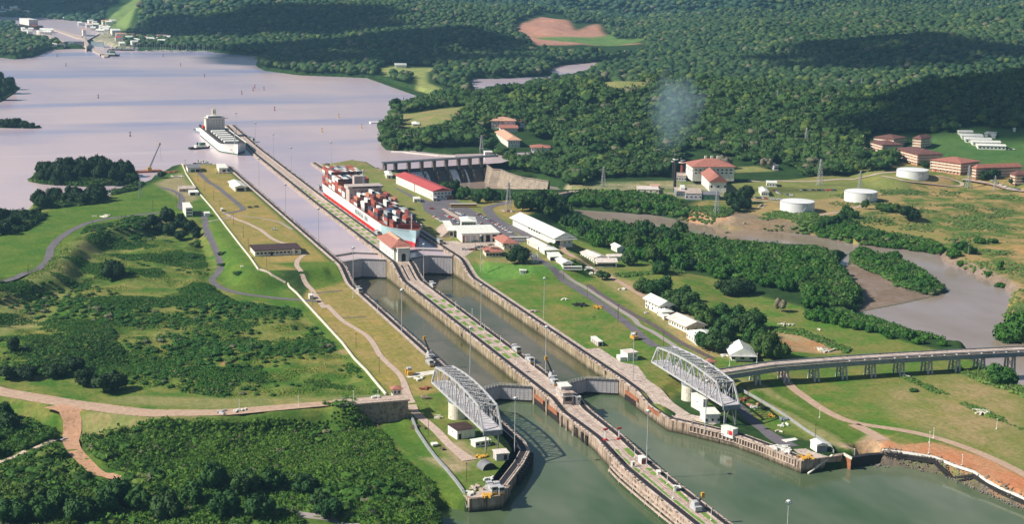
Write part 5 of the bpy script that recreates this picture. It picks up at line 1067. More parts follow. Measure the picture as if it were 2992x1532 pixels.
# ---------------- forest masses (stuff)
def merge(name, protos, X, Y, Z, S, HS, tint, mat, kind='stuff'):
    Vs = []; Fs = []; Ts = []; off = 0; idx = RNG.integers(0, len(protos), len(X))
    for k, (pv, pf) in enumerate(protos):
        m = idx == k; n = int(m.sum())
        if not n: continue
        a = RNG.uniform(0, 6.283, n); ca, sa = np.cos(a), np.sin(a); v = pv[None]*np.stack([S[m], S[m], HS[m]], 1)[:, None, :]
        x = v[..., 0]*ca[:, None]-v[..., 1]*sa[:, None]+X[m][:, None]; y = v[..., 0]*sa[:, None]+v[..., 1]*ca[:, None]+Y[m][:, None]; z = v[..., 2]+Z[m][:, None]
        Vs.append(np.stack([x, y, z], -1).reshape(-1, 3)); Fs.append((pf[None]+(np.arange(n)*len(pv))[:, None, None]+off).reshape(-1, 3)); Ts.append(np.repeat(tint[m], len(pv), 0)); off += n*len(pv)
    me = np_mesh(name, np.concatenate(Vs), np.concatenate(Fs)); set_attr(me, 'tint', np.concatenate(Ts)); return tag(link_mesh(name, me, M[mat]), kind=kind)
def inframe(X, Y, Z, pad=120):
    d = np.stack([X, Y, Z], 1)-CAM; z = d@FW; u = 1496+FOC*(d@RT)/z; v = 766-FOC*(d@UP)/z; return (z > 0) & (u > -pad*2.5) & (u < 2992+pad*2.5) & (v > -pad) & (v < 1532+pad), u, v
def grid_pts(x0, x1, y0, y1, s, seed):
    r = np.random.default_rng(seed); X, Y = np.meshgrid(np.arange(x0, x1, s), np.arange(y0, y1, s)); X = X+r.uniform(-.45, .45, X.shape)*s; Y = Y+r.uniform(-.45, .45, Y.shape)*s; return X.ravel(), Y.ravel(), r
def tints(n, r, X=None, Y=None, lo=(.012, .042, .012), hi=(.055, .105, .028)):
    t = r.beta(1.3, 2.2, n)
    if X is not None: t = np.clip(t*.6+fbm(X, Y, 77, 160, 3)*.55-.08, 0, 1)
    c = np.array(lo)*(1-t[:, None])+np.array(hi)*t[:, None]; g_ = r.random(n); c[g_ > .86] = c[g_ > .86]*.45+np.array((.06, .08, .018)); c[g_ > .965] = np.array((.11, .11, .075)); c[g_ < .15] *= .6; return np.concatenate([c, np.ones((n, 1))], 1)
def mask_out(X, Y, polys, pad=0):
    k = np.ones(len(X), bool); pad0 = pad
    for p in polys:
        pad = {id(MEADOW): 10}.get(id(p), pad0); P = np.array(p); b = (X > P[:, 0].min()-pad) & (X < P[:, 0].max()+pad) & (Y > P[:, 1].min()-pad) & (Y < P[:, 1].max()+pad); s = np.zeros(len(X), bool); s[b] = sdist(X[b], Y[b], p) < pad; k &= ~s
    return k
def front_clear(X, Y, p):
    k = np.ones(len(X), bool); P = np.array(p); b = (X > P[:, 0].min()-60) & (X < P[:, 0].max()+60) & (Y > P[:, 1].min()-60) & (Y < P[:, 1].max()+10)
    for s in (12, 24, 36, 46): q = np.ones(len(X), bool); q[b] = sdist(X[b]+.45*s, Y[b]+.89*s, p) > 0; k &= q
    return k
def hits(tf, pts): return [hit(*tf(x, y))[:2] for x, y in pts]
MEADOW = W(t2b, [(280, 530), (400, 510), (850, 530), (640, 560), (640, 640), (760, 690), (900, 720), (1090, 715), (1040, 760), (900, 750), (780, 735), (560, 680), (560, 590), (330, 590)], 17.5)
open_land = [LAKEPOLY, LAGOON, dam, PMUP, pmchan, BASIN, P_UP, RIV]
open_land += [MEADOW, W(t2b, [(1300, 215), (1500, 170), (1660, 170), (1750, 215), (1920, 195), (2050, 260), (2280, 270), (2300, 330), (2000, 360), (1460, 340), (1350, 265)], 40)]
open_land += [hits(t2b, [(1850, 660), (2000, 610), (2300, 640), (2330, 690), (2050, 700)]), hits(tile2(1992, 0), [(1200, 740), (1330, 680), (1310, 740), (1250, 760)]), hits(tile2(1992, 0), [(800, 1040), (930, 1050), (980, 1130), (870, 1110)]), hits(t2b, [(370, 885), (440, 860), (560, 845), (700, 820), (900, 800), (960, 830), (880, 910), (780, 980), (640, 1010), (480, 1015), (420, 1010), (440, 940)])]
open_land += [hits(tile5(1060, 420), [(1820, 200), (2100, 250), (2130, 340), (2400, 440), (2700, 500), (2900, 560), (2900, 640), (1850, 530)]), hits(tile2(1992, 400), [(-700, 330), (-500, 330), (0, 300), (0, 120), (100, 100), (380, 170), (560, 215), (740, 200), (860, 250), (900, 310), (1200, 300), (1500, 260), (1640, 240), (1640, 180), (1400, 150), (1370, 60), (1440, -20), (1700, -30), (2040, -20), (2060, -70), (2420, -50), (3000, -20), (3000, 330), (2576, 420), (3400, 1200), (1000, 900), (-200, 560), (-700, 420)])]
open_land += [hits(B2, [(1060, -60), (1400, -60), (1400, 185), (1260, 185), (1180, 110), (1060, 70)]), hits(B2, [(1390, 20), (1600, 20), (1600, 165), (1390, 165)]), hits(tile2(1000, 0), [(1350, 710), (1560, 700), (1560, 750), (1350, 750)])]
open_land += [W(tile5(0, 20), [(-200, 250), (170, 260), (330, 440), (1000, 600), (1640, 600), (1760, 630), (1900, 640), (1900, 590), (1850, 470), (1950, 400), (2150, 250), (2150, 110), (1650, 160), (1450, 250), (1150, 230), (700, 180), (-200, 150)], 22)]
X, Y, r = grid_pts(100, 1500, 600, 1480, 7.6, 1); Z = hzv(X, Y); k, u, v = inframe(X, Y, Z)
near_ok = sdist(u/1.1615, v/1.1615, [(1228, 384), (1300, 455), (1360, 470), (1470, 468), (1500, 448), (1680, 446), (1700, 425), (1720, 400), (1850, 420), (1900, 445), (2040, 452), (2260, 440), (2275, 395), (2420, 345), (2700, 335), (2700, 150), (930, 150), (940, 400)]) < 0
k &= mask_out(X, Y, open_land[:7]+open_land[8:], 1.5) & (Z > 3) & near_ok & front_clear(X, Y, LAGOON); X, Y, Z = X[k], Y[k], Z[k]
protoN = [lumpy(2, 200+i, .34, .8) for i in range(5)]; protoF = [lumpy(1, 300+i, .3, .8, 4) for i in range(5)]
S = r.uniform(4.0, 7.0, len(X)); big = r.random(len(X)) > .93; S[big] *= 1.45; S[r.random(len(X)) > .88] *= .6
merge('hill_forest', protoN, X, Y, Z+S*.75+r.uniform(-2, 4.5, len(X)), S, S*r.uniform(.7, 1.25, len(X)), tints(len(X), r, X, Y), 'leafmass')
leafq = []
for i in range(4):
    q = np.random.default_rng(i+50); n = 38; nn = q.normal(size=(n, 3)); nn[:, 2] = np.abs(nn[:, 2]); nn /= np.linalg.norm(nn, axis=1)[:, None]; p = nn*q.uniform(.85, 1.12, (n, 1)); t = q.normal(size=(n, 3))*.16; u_ = q.normal(size=(n, 3))*.16; leafq.append((np.stack([p-t, p+t, p+u_], 1).reshape(-1, 3), np.arange(n*3).reshape(-1, 3)))
merge('forest_leaves', leafq, X, Y, Z+S*.75+1.5, S, S, tints(len(X), r, X, Y, (.04, .09, .03), (.10, .16, .05)), 'leafmass')
X, Y, r = grid_pts(-400, 3000, 1480, 3300, 11, 2); Z = hzv(X, Y); k, u, v = inframe(X, Y, Z); k &= mask_out(X, Y, open_land, 2) & (Z > 16.2) & front_clear(X, Y, LAGOON); X, Y, Z = X[k], Y[k], Z[k]; S = r.uniform(4, 10.5, len(X))
merge('far_forest', protoF, X, Y, Z+S*.5+r.uniform(0, 4, len(X)), S, S*r.uniform(.7, 1.1, len(X)), tints(len(X), r, X, Y, (.012, .042, .016), (.06, .10, .035)), 'leafmass')
X, Y, r = grid_pts(-700, 6000, 3300, 9500, 19, 3); Z = hzv(X, Y); k, u, v = inframe(X, Y, Z, 60); k &= mask_out(X, Y, open_land, 2); X, Y, Z = X[k], Y[k], Z[k]; S = r.uniform(6, 16, len(X))
merge('mountain_forest', protoF, X, Y, Z+S*.4, S, S*r.uniform(.6, .9, len(X)), tints(len(X), r, X, Y, (.012, .045, .028), (.055, .10, .06)), 'leafmass')  # bluish tints paint some of the far haze into the leaves
# left-hand scrub and the thicket in the foreground (stuff)
def scrub(name, poly, s, smin, smax, thr, seed, lo, hi, hk=.6, lift=.1, protos=None, wl=26):
    P = np.array(poly); X, Y, r = grid_pts(P[:, 0].min(), P[:, 0].max(), P[:, 1].min(), P[:, 1].max(), s, seed); k = sdist(X, Y, poly) < 0; X, Y = X[k], Y[k]; f = fbm(X, Y, seed, wl, 4)
    k = f > thr; X, Y, f = X[k], Y[k], f[k]; Z = hzv(X, Y); S = smin+(smax-smin)*np.clip((f-thr)/.28, 0, 1)*r.uniform(.6, 1.2, len(X)); k = mask_out(X, Y, ROADS_CLEAR, 0) & (Z > .3); X, Y, Z, S = X[k], Y[k], Z[k], S[k]
    return (merge(name+'_leaves', leafq, X, Y, Z+S*lift, S*1.05, S*hk*1.1, tints(len(X), r, X, Y, tuple(c*1.3 for c in lo), tuple(c*1.2 for c in hi)), 'leafmass'), merge(name, protos or protoN[:3], X, Y, Z+S*lift, S, S*r.uniform(hk*.8, hk*1.2, len(X)), tints(len(X), r, X, Y, lo, hi), 'leafmass'))[1]
def buffer_line(line, w_):
    q = [np.array(p[:2]) for p in line]; L = []; R_ = []
    for i in range(len(q)): d = q[min(i+1, len(q)-1)]-q[max(i-1, 0)]; d = d/np.linalg.norm(d); n = np.array([d[1], -d[0]]); L.append(tuple(q[i]+n*w_)); R_.append(tuple(q[i]-n*w_))
    return L+R_[::-1]
ROADS_CLEAR = [buffer_line(ROADL+[(-124, -30)], 10), buffer_line([hp(tile2(0, 900), x, y)[:2] for x, y in [(480, 725), (540, 790), (565, 860), (540, 940), (525, 1010), (560, 1080), (640, 1170), (730, 1240), (830, 1290), (950, 1310)]], 8),
               buffer_line([hp(tile2(0, 900), x, y)[:2] for x, y in [(470, 1000), (380, 1015), (250, 1065), (120, 1115), (0, 1165), (-120, 1210)]], 4), [hp(tile2(0, 900), x, y)[:2] for x, y in [(600, 800), (1650, 860), (1000, 880), (600, 950)]],
               [hp(tile2(0, 1020), x, y)[:2] for x, y in [(2150, 1230), (2400, 1240), (2576, 1290), (2900, 1400), (2300, 1400)]], buffer_line([hp(a0, x, y)[:2] for x, y in [(1560, 715), (1620, 860), (1665, 1000), (1630, 1040), (1590, 1070), (1700, 1155), (1850, 1190), (2200, 1225), (2420, 1245)]], 6)]
scrub('scrub', SCR, 1.7, .6, 2.1, .515, 41, (.012, .055, .008), (.05, .13, .018), .75, protos=protoF, wl=30)
scrub('scrub', SCR, 7, 1.6, 3.6, .53, 43, (.012, .05, .01), (.04, .11, .018), .6, .2, wl=60)
scrub('tall_grass', SCR, 1.7, .25, .7, .46, 42, (.05, .13, .014), (.17, .21, .045), .8, protos=protoF, wl=13)
scrub('scrub', W(PF, [(0, 890), (270, 820), (330, 930), (120, 945), (0, 940)], 9), 2.2, 1.0, 2.8, .38, 44, (.012, .045, .01), (.045, .11, .02), .75)
scrub('thicket', W(PF, [(-150, 1035), (0, 1030), (140, 1075), (165, 1110), (140, 1190), (0, 1170), (-150, 1180)], 9), 1.7, .7, 2.2, .25, 45, (.012, .055, .008), (.08, .16, .022), .9, .35, protos=protoF, wl=30)
scrub('thicket', W(PF, [(-150, 1190), (100, 1150), (170, 1200), (350, 1250), (400, 1400), (-150, 1400)], 9), 1.7, .7, 2.2, .27, 46, (.012, .05, .008), (.10, .16, .025), .9, .35, protos=protoF, wl=30)
scrub('thicket', W(PF, [(200, 1110), (330, 1085), (560, 1068), (760, 1045), (900, 1040), (960, 1080), (1010, 1150), (1085, 1210), (1105, 1290), (1090, 1400), (380, 1400), (330, 1230), (230, 1150)], 8), 1.7, .7, 2.3, .26, 47, (.012, .055, .008), (.09, .17, .025), .9, .35, protos=protoF, wl=30)
scrub('thicket', SCR2, 7.5, 1.8, 4.2, .40, 55, (.01, .045, .008), (.06, .13, .02), .8, .3, wl=50)
scrub('marsh_growth', W(PF, [(2080, 500), (2270, 480), (2576, 500), (2700, 600), (2700, 900), (2560, 830), (2480, 690), (2340, 615), (2100, 575)], 6), 4.0, .8, 2.6, .5, 48, (.05, .10, .03), (.13, .20, .06), .5)
scrub('river_bank_growth', W(tile2(1992, 400), [(0, 560), (300, 570), (400, 590), (340, 640), (0, 625)], 4)+[], 3, 1.2, 3, .3, 49, (.04, .09, .025), (.10, .18, .05), .7)
scrub('river_bank_growth', W(tile2(1992, 400), [(560, 640), (700, 600), (1000, 620), (1100, 660), (1000, 730), (640, 705)], 4), 3, 1.2, 3, .3, 50, (.05, .11, .03), (.12, .20, .05), .7)
scrub('cane_strip', W(E2, [(2060, 480), (2300, 500), (2576, 620), (2700, 700), (2700, 760), (2500, 660), (2250, 570)], 5), 2.4, 1.2, 2.4, .2, 51, (.06, .12, .03), (.13, .20, .06), 1.0)
UG = dict(lo=(.025, .07, .018), hi=(.07, .15, .03))
scrub('undergrowth', W(D2, [(-150, 790), (0, 780), (200, 810), (330, 845), (700, 865), (1080, 910), (1200, 980), (1210, 1080), (1330, 1200), (1300, 1319), (960, 1320), (900, 1200), (560, 1130), (240, 1060), (0, 1010)], 1.5), 3.4, 2.2, 4.6, .15, 61, UG['lo'], UG['hi'], .85)
scrub('undergrowth', W(B2, [(1660, 675), (1900, 680), (2100, 690), (2290, 705), (2576, 735), (2576, 1020), (2300, 970), (2100, 890), (1900, 830), (1740, 760)], 4), 3.4, 2.2, 5, .15, 62, UG['lo'], UG['hi'], .85)
scrub('undergrowth', W(B2, [(1290, 550), (1320, 490), (1500, 470), (1660, 520), (1730, 590), (1560, 650), (1430, 570), (1340, 570)], 5), 3.4, 2.2, 4.5, .15, 63, UG['lo'], UG['hi'], .85)
scrub('undergrowth', W(D2, [(1280, 930), (1330, 870), (1600, 920), (1770, 1000), (1960, 1150), (1880, 1180), (1640, 1120), (1550, 1060), (1390, 1000)], 1.5), 3, 2., 4, .1, 64, UG['lo'], UG['hi'], .8)
scrub('undergrowth', W(D2, [(990, 735), (1200, 790), (1450, 835), (1700, 865), (1910, 890), (1920, 840), (1700, 800), (1500, 765), (1200, 680), (990, 680)], 2), 3, 2., 4, .15, 65, UG['lo'], UG['hi'], .8)
scrub('undergrowth', W(E2, [(960, 90), (1240, 150), (1520, 220), (1780, 285), (2000, 285), (1780, 245), (1450, 140), (1180, 70)], 1.5), 2.6, 1.2, 3, .15, 66, (.03, .09, .02), (.08, .17, .035), .8)
scrub('undergrowth', W(tile5(1060, 420), [(1120, 680), (1250, 670), (1500, 760), (1700, 820), (2000, 800), (2240, 840), (2280, 870), (1900, 930), (1550, 900), (1280, 820)], 6), 3, 2, 4.5, .15, 67, UG['lo'], UG['hi'], .85)
scrub('undergrowth', W(B2, [(1700, 490), (1850, 470), (2200, 480), (2500, 520), (2600, 600), (2300, 570), (1950, 530), (1740, 520)], 3), 3, 2, 4.5, .15, 68, UG['lo'], UG['hi'], .85)
scrub('undergrowth', W(PF, [(78, 456), (130, 466), (250, 470), (330, 464), (338, 440), (300, 428), (130, 430), (95, 440)], 17), 3, 2, 4, .1, 69, (.012, .04, .01), (.04, .09, .02), .8)
scrub('undergrowth', W(PF, [(88, 530), (170, 522), (250, 514), (268, 500), (180, 496), (100, 506)], 17), 3, 2, 4, .1, 70, (.012, .04, .01), (.04, .09, .02), .8)
scrub('undergrowth', W(PF, [(280, 490), (335, 480), (360, 462), (340, 455), (300, 466), (270, 480)], 17.7), 3, 1.5, 3.5, .1, 71, (.012, .04, .01), (.04, .09, .02), .8)
scrub('undergrowth', W(PF, [(-40, 600), (60, 580), (110, 545), (60, 538), (-40, 545)], 17.7), 3, 2, 4.5, .1, 72, (.008, .03, .008), (.03, .07, .018), .8)
scrub('hedge', hits(E2, [(680, 150), (900, 170), (1270, 320), (1240, 345), (900, 210), (700, 180)]), 2.2, 1., 2., .2, 52, (.05, .11, .03), (.10, .18, .04), .8)
scrub('hedge', hits(tile5(1500, 680), [(1500, 640), (1750, 620), (2150, 590), (2576, 590), (2576, 620), (1700, 670), (1500, 660)]), 2.2, 1., 2., .2, 53, (.05, .11, .03), (.10, .18, .04), .8)
scrub('hedge', hits(E2, [(1650, 500), (2000, 650), (2576, 900), (2700, 960), (2700, 985), (2000, 690), (1640, 520)]), 2.2, .8, 1.6, .35, 54, (.05, .11, .03), (.10, .18, .04), .7)
trees_px(tile2(0, 1020), [(780, 1250, 7, 12), (900, 1180, 7, 13), (1050, 1230, 7, 12), (1250, 1290, 8, 14), (600, 1319, 8, 13), (1450, 1200, 7, 12), (1600, 1050, 7, 13), (1850, 1100, 8, 12), (2050, 1080, 7, 12), (2300, 1100, 7, 10), (1700, 1280, 8, 13), (1950, 1300, 8, 13), (2400, 1200, 6, 9), (450, 1220, 7, 11), (250, 1180, 7, 11), (300, 1310, 8, 12), (100, 1319, 8, 12), (60, 640, 7, 12), (20, 560, 7, 12), (2480, 1280, 7, 9)], 'round', 'leafy tree rising from the thicket in the lower left foreground', 'trees in the foreground thicket')
trees_px(tile2(0, 900), [(780, 640, 9, 12), (850, 620, 8, 11), (660, 590, 8, 11), (420, 520, 8, 9), (560, 480, 7, 9), (120, 330, 6, 10), (50, 540, 8, 9), (200, 530, 8, 8)], 'dark', 'dark tree in the clump above the embankment road on the left', 'trees above the embankment road')
# ================================================================== BUILDINGS
def BP(name, label, cat, tf, C, L, R, h, z=None, **kw):
    """C near corner, L far end of the left face, R far end of the right face (photo pixels at the foot)"""
    zz = z if z is not None else hp(tf, *C)[2]; c, l, r = [np.array(g(*tf(*p), zz)) for p in (C, L, R)]
    vy = l-c; ly = float(np.linalg.norm(vy)); vy = vy/ly; vx_ = np.array([vy[1], -vy[0]]); lx = abs(float((r-c)@vx_)); ctr = c+vy*ly/2+vx_*lx/2
    return building(name, label, cat, ctr[0], ctr[1], zz, lx, ly, h, rz=math.atan2(-vy[0], vy[1]), **kw)
t5 = tile5(1060, 420)
def shed_x(r, X, Y):
    b = MB(); b.box(-X-.25, -X-.02, -2, -.9, .3, 8); b.build('downpipe', M['red'], r)
BP('storage_shed', 'very long white shed with a bright red roof left of the car park', 'shed', t5, (1060, 850), (500, 600), (1250, 800), 8.2, U, roof='gable', rh=2.6, ov=1.1, rm='redroof', wins=rowwin('S', 5, 5.2, 1.6, 1.2, .12, .88)+rowwin('S', 5, 2.2, 1.4, 1.1, .12, .88)+[('W', .04, 2, .8, 2), ('W', .1, 4, .8, 1.4), ('W', .97, 3, .8, 3)], extra=shed_x)
b5 = tile5(1240, 560)
def ws_x(r, X, Y):
    b = MB(); b.box(-X-2.0, X+2.0, -Y-4.2, -Y, 5.0, 5.5); b.build('canopy', M['whiteroof'], r)
    b = MB(); b.box(-X*.35, -X*.1, -6, -5, 8.6, 9.3); b.cyl(-X*.5, 3, 7.6, 8.9, .6, n=10); b.build('roof_vent', M['black'], r)
BP('warehouse', 'long warehouse with a huge white gable roof right of the curved road', 'warehouse', b5, (1970, 820), (1330, 510), (2245, 812), 6.2, None, roof='gable', rh=4.2, ov=2.3, wins=[('W', t, 3.6, 3.2, 1.5) for t in (.36, .42, .48, .54, .6)]+[('S', .55, 1.6, .9, 1.2), ('S', .8, 1.6, 1.1, 1.4)]+rowwin('W', 9, 2, .5, .8), doors=[('S', .15, 0, 3.4, 3.8)], extra=ws_x)
def fs_x(r, X, Y):
    for k in range(6):
        b = MB(); x = -X*.82+k*X*.36; b.box(x-.35, x+.35, -Y-.5, -Y+.05, 0, 6.4); b.build('pillar', M['cream'], r)
    b = MB(); b.box(-X*.98, -X*.86, -Y-.08, -Y, .2, 5.6); b.build('brick_panel', M['tile'], r)
BP('fire_station', 'white flat-roofed garage building with tall bay doors beside the right lock wall', 'fire station', b5, (570, 772), (445, 650), (1110, 745), 6.8, U, roof='flat', rh=.7, ov=.9, wins=(), doors=[('S', .14, .2, 3.6, 5.4, 'gate'), ('S', .31, .2, 3.6, 5.4, 'gate'), ('S', .52, .2, 3.4, 5.6, 'black'), ('S', .7, .2, 3.4, 5.6, 'black'), ('S', .88, .2, 3.4, 5.6, 'black')], extra=fs_x)
BP('visitor_pavilion', 'white upper pavilion with dark windows behind the flat-roofed garage building', 'pavilion', b5, (560, 590), (540, 520), (770, 590), 7.5, U, roof='hip', rh=1.6, ov=1.0, wins=rowwin('S', 5, 4.2, 1.8, 1.8)+rowwin('W', 2, 4.2, 1.6, 1.8))
def vs_x(r, X, Y):
    b = MB()
    for k in range(7): b.box(-X-.5-k*1.0, -X+.5-k*1.0, -Y, Y, 0, 5.2-k*.8)
    b.build('tiered_steps', M['concrete'], r)
BP('viewing_stand', 'white roofed viewing stand with steps facing the container ship', 'viewing stand', b5, (370, 690), (290, 560), (440, 680), 5.5, U, roof='shed', rh=1.0, ov=1.2, wall='cream', wins=[('S', .5, 1.2, 2.4, 3.2)], extra=vs_x)
BP('office', 'building with a broad red tiled hip roof behind the very dark dome tree', 'office building', b5, (1200, 880), (1060, 790), (1370, 860), 5.0, U, roof='hip', rh=3.4, ov=1.5, wall='cream', rm='tile', wins=rowwin('S', 3, 1.4, 1.4, 1.6)+rowwin('W', 3, 1.4, 1.4, 1.6))
BP('office', 'low building with an orange tiled roof beside the palm trees', 'office building', b5, (930, 985), (880, 920), (1170, 985), 3.6, U, roof='hip', rh=1.8, ov=1.2, wall='cream', rm='tile', wins=rowwin('S', 5, .9, 2.0, 1.6))
BP('guard_hut', 'small white concrete hut on the green lawn by the lattice tower', 'hut', b5, (1440, 1258), (1432, 1230), (1530, 1256), 3.2, None, roof='flat', rh=.4, ov=.4, wins=[('S', .75, 1.4, .7, .8)])
BP('container_office', 'small white cabin at the left edge of the car park', 'cabin', t5, (770, 885), (755, 850), (865, 875), 3.0, U, roof='flat', rh=.3, ov=.2, wins=[('S', .7, 1.2, .8, .9)], doors=[('S', .3, .1, 1, 2.1)])
BP('site_hut', 'small hut with a pale roof at the front end of the red-roofed shed', 'hut', t5, (1060, 865), (1050, 840), (1110, 860), 2.8, U, roof='flat', rh=.3, ov=.3, rm='gate', doors=[('S', .5, .1, 1.4, 2.0)])
BP('site_hut', 'red and grey hut with a flat roof right of the red-roofed shed', 'hut', t5, (1270, 840), (1240, 800), (1350, 825), 3.6, U, roof='flat', rh=.3, ov=.5, wall='rust', rm='greyroof', wins=[('S', .6, 1, 1.6, 1.4)])
BP('site_hut', 'white open shelter beside the far end of the red-roofed shed', 'shelter', t5, (360, 530), (330, 470), (440, 520), 3.6, U, roof='hip', rh=1.2, ov=.8, wins=[('W', .3, .6, 1.6, 1.8), ('W', .75, .6, 1.6, 1.8), ('S', .5, .6, 1.8, 1.8)])
r5 = tile5(1500, 680)
BP('workshop', 'long pale-roofed workshop nearest the car park', 'workshop', r5, (440, 300), (215, 180), (560, 280), 3.6, None, roof='gable', rh=1.8, ov=.8, rm='pinkroof', wins=rowwin('W', 5, 1.2, 1.0, 1.2), doors=[('W', .25, 0, 2, 2.6)])
BP('workshop', 'white-roofed workshop second along the lock road', 'workshop', r5, (470, 335), (400, 290), (660, 325), 3.4, None, roof='hip', rh=1.6, ov=.9, wins=rowwin('S', 3, 1.2, 1.2, 1.2))
BP('workshop', 'low open shed with a clean white roof, third along the lock road', 'workshop', r5, (560, 430), (510, 380), (720, 425), 3.2, None, roof='shed', rh=.8, ov=.8, wins=[('S', .5, .4, 9, 2.2)])
BP('workshop', 'twin-peaked white shed, fourth along the lock road', 'workshop', r5, (740, 535), (640, 470), (870, 520), 3.4, None, roof='gable', rh=1.6, ov=.9, wins=[('S', .5, .4, 6, 2.2)])
BP('storage_hut', 'small white shed by the long low workshop row', 'shed', r5, (225, 190), (205, 160), (300, 180), 3.0, None, roof='shed', rh=.5, ov=.4)
BP('workshop', 'pink-tinged double shed on the far side of the lane', 'workshop', r5, (1215, 460), (1010, 370), (1330, 410), 3.8, None, roof='gable', rh=1.7, ov=.6, rm='pinkroof', wins=rowwin('W', 6, 1, 1.4, 1.5))
BP('workshop', 'wide low shed with a worn white roof right of the double shed', 'workshop', r5, (1265, 515), (1230, 470), (1545, 500), 3.2, None, roof='gable', rh=2.2, ov=.8, rm='pinkroof', ax='x', wins=[('S', .4, .4, 16, 1.8)], doors=[('S', .85, .1, 1.6, 2)])
BP('workshop', 'narrow pale shed behind the wide low shed', 'workshop', r5, (1440, 425), (1400, 395), (1640, 420), 3.0, None, roof='gable', rh=1.4, ov=.6, rm='pinkroof', ax='x')
BP('cottage', 'small white-roofed cottage at the edge of the wood', 'cottage', r5, (1560, 300), (1470, 250), (1640, 280), 3.4, None, roof='gable', rh=1.8, ov=.7, wins=rowwin('S', 2, 1.2, .8, 1))
BP('shelter', 'little pale shelter on posts beside the cottage', 'shelter', r5, (1700, 305), (1690, 285), (1755, 300), 2.6, None, roof='flat', rh=.3, ov=.6, wins=[('S', .5, .3, 1.6, 1.8)])
c5 = tile5(1800, 820)
BP('house', 'two-storey white house with a big white gable roof, first of the row by the railway', 'house', c5, (660, 520), (440, 410), (850, 510), 6.2, None, roof='gable', rh=3.2, ov=1.6, wins=rowwin('W', 5, 4, 1.4, 1.2)+rowwin('W', 3, 1.2, 1.6, 1.5)+rowwin('S', 3, 4, 1.5, 1.2), doors=[('W', .8, 0, 1.8, 2.4)])
BP('house', 'small white house with a low hip roof between two larger houses', 'house', c5, (700, 560), (620, 520), (840, 545), 3.4, None, roof='hip', rh=1.6, ov=1, wins=rowwin('W', 2, 1, 1.2, 1.2)+rowwin('S', 2, 1, 1.2, 1.2))
BP('garage', 'white flat garage beside the small hip-roofed house', 'garage', c5, (720, 600), (690, 570), (800, 590), 2.6, None, roof='flat', rh=.3, ov=.4, doors=[('S', .5, .1, 2, 2)])
BP('house', 'white house with three pink patches on its worn gable roof', 'house', c5, (1060, 790), (790, 660), (1300, 750), 4.0, None, roof='gable', rh=3.0, ov=1.6, rm='pinkroof', wins=rowwin('W', 7, 1.2, 1.4, 1.4)+rowwin('S', 3, 1.2, 1.4, 1.3))
BP('house', 'house with a bright green-white roof half hidden behind the dark trees', 'house', c5, (1230, 990), (1060, 860), (1460, 900), 4.0, None, roof='hip', rh=2.6, ov=1.4, wins=rowwin('W', 5, 1.2, 1.4, 1.4))
BP('house', 'white gabled house with a blue-grey front porch roof near the viaduct', 'house', c5, (1740, 1215), (1690, 1100), (2050, 1200), 3.8, None, roof='gable', rh=4.4, ov=1.8, wins=rowwin('S', 3, 1.2, 2.2, 1.3)+[('S', .5, 4.6, 1.2, 1.1)]+rowwin('W', 3, 1.2, 1.2, 1.3), extra=lambda r, X, Y: MB().box(-X-1.8, X+1.8, -Y-3.4, -Y-1.2, 3.5, 3.8).build('porch_roof', M['gate'], r))
BP('car_shed', 'white shed beside the right swing bridge on the green lawn', 'shed', tile5(1780, 980), (275, 392), (170, 340), (430, 375), 4.6, MID, roof='flat', rh=.35, ov=.35, rm='pinkroof', wins=[('S', .72, 2.4, .8, .9)], doors=[('W', .4, .1, 1, 2.2)])
BP('storage_box', 'low white annex beside the shed on the green lawn', 'annex', tile5(1780, 980), (165, 395), (110, 350), (240, 380), 2.2, MID, roof='flat', rh=.2, ov=.1)
BP('tool_hut', 'pink-doored white metal hut on the lawn right of the lower chamber', 'hut', A1, (1925, 292), (1870, 250), (1955, 285), 2.8, MID, roof='flat', rh=.25, ov=.15, wall='gate', doors=[('W', .2, .1, .8, 2.1, 'rust'), ('W', .45, .1, .8, 2.1, 'rust'), ('W', .7, .1, .8, 2.1, 'rust'), ('S', .5, .1, 1.6, 2.2)])
BP('bridge_support_house', 'tall white machine house under the near end of the right swing bridge', 'machine house', tile5(1780, 980), (1410, 1180), (1230, 1080), (1480, 1170), 7.5, LOW, roof='flat', rh=.3, ov=.2, wins=[('W', .5, 4.2, .8, .8)])
BP('control_cabin', 'white cabin with a bright flat roof in front of the right swing bridge', 'cabin', tile5(1780, 980), (1450, 1340), (1365, 1240), (1640, 1310), 5.0, LOW, roof='flat', rh=.4, ov=.4, wins=rowwin('W', 2, 1.4, .8, 1)+rowwin('S', 3, 1.4, 1, 1.4))
v5 = tile5(2040, 1140)
BP('signal_hut', 'long white hut with a bright red door on the right point', 'hut', v5, (520, 700), (345, 640), (585, 680), 3.4, LOW, roof='flat', rh=.3, ov=.25, doors=[('W', .2, .1, 2.6, 2.3, 'red'), ('W', .42, .1, .5, 2.2)])
BP('twin_shed', 'white twin-roofed shed with blue doors at the tip of the right point', 'shed', v5, (1785, 950), (1685, 880), (1930, 935), 4.0, LOW, roof='gable', rh=.8, ov=.3, doors=[('S', .25, .1, 2.8, 3.2, 'steeldark'), ('S', .75, .1, 2.8, 3.2, 'steeldark')])
tag(MB().prism(W(v5, [(1255, 765), (1460, 735), (1500, 765), (1330, 800)], LOW), LOW, LOW+.5).build('concrete_slab', M['white']), 'bright white concrete slab lying on the grass of the right point', 'slab')
w5 = tile5(1200, 1230)
BP('machine_shed', 'white shed with a dark red-brown roof below the left swing bridge', 'shed', w5, (700, 290), (560, 205), (955, 240), 4.6, LOW, roof='shed', rh=.5, ov=.3, rm='darkroof', wins=[('W', .5, 2.4, .6, .7)], doors=[('S', .15, 0, 1.5, 2.8)])
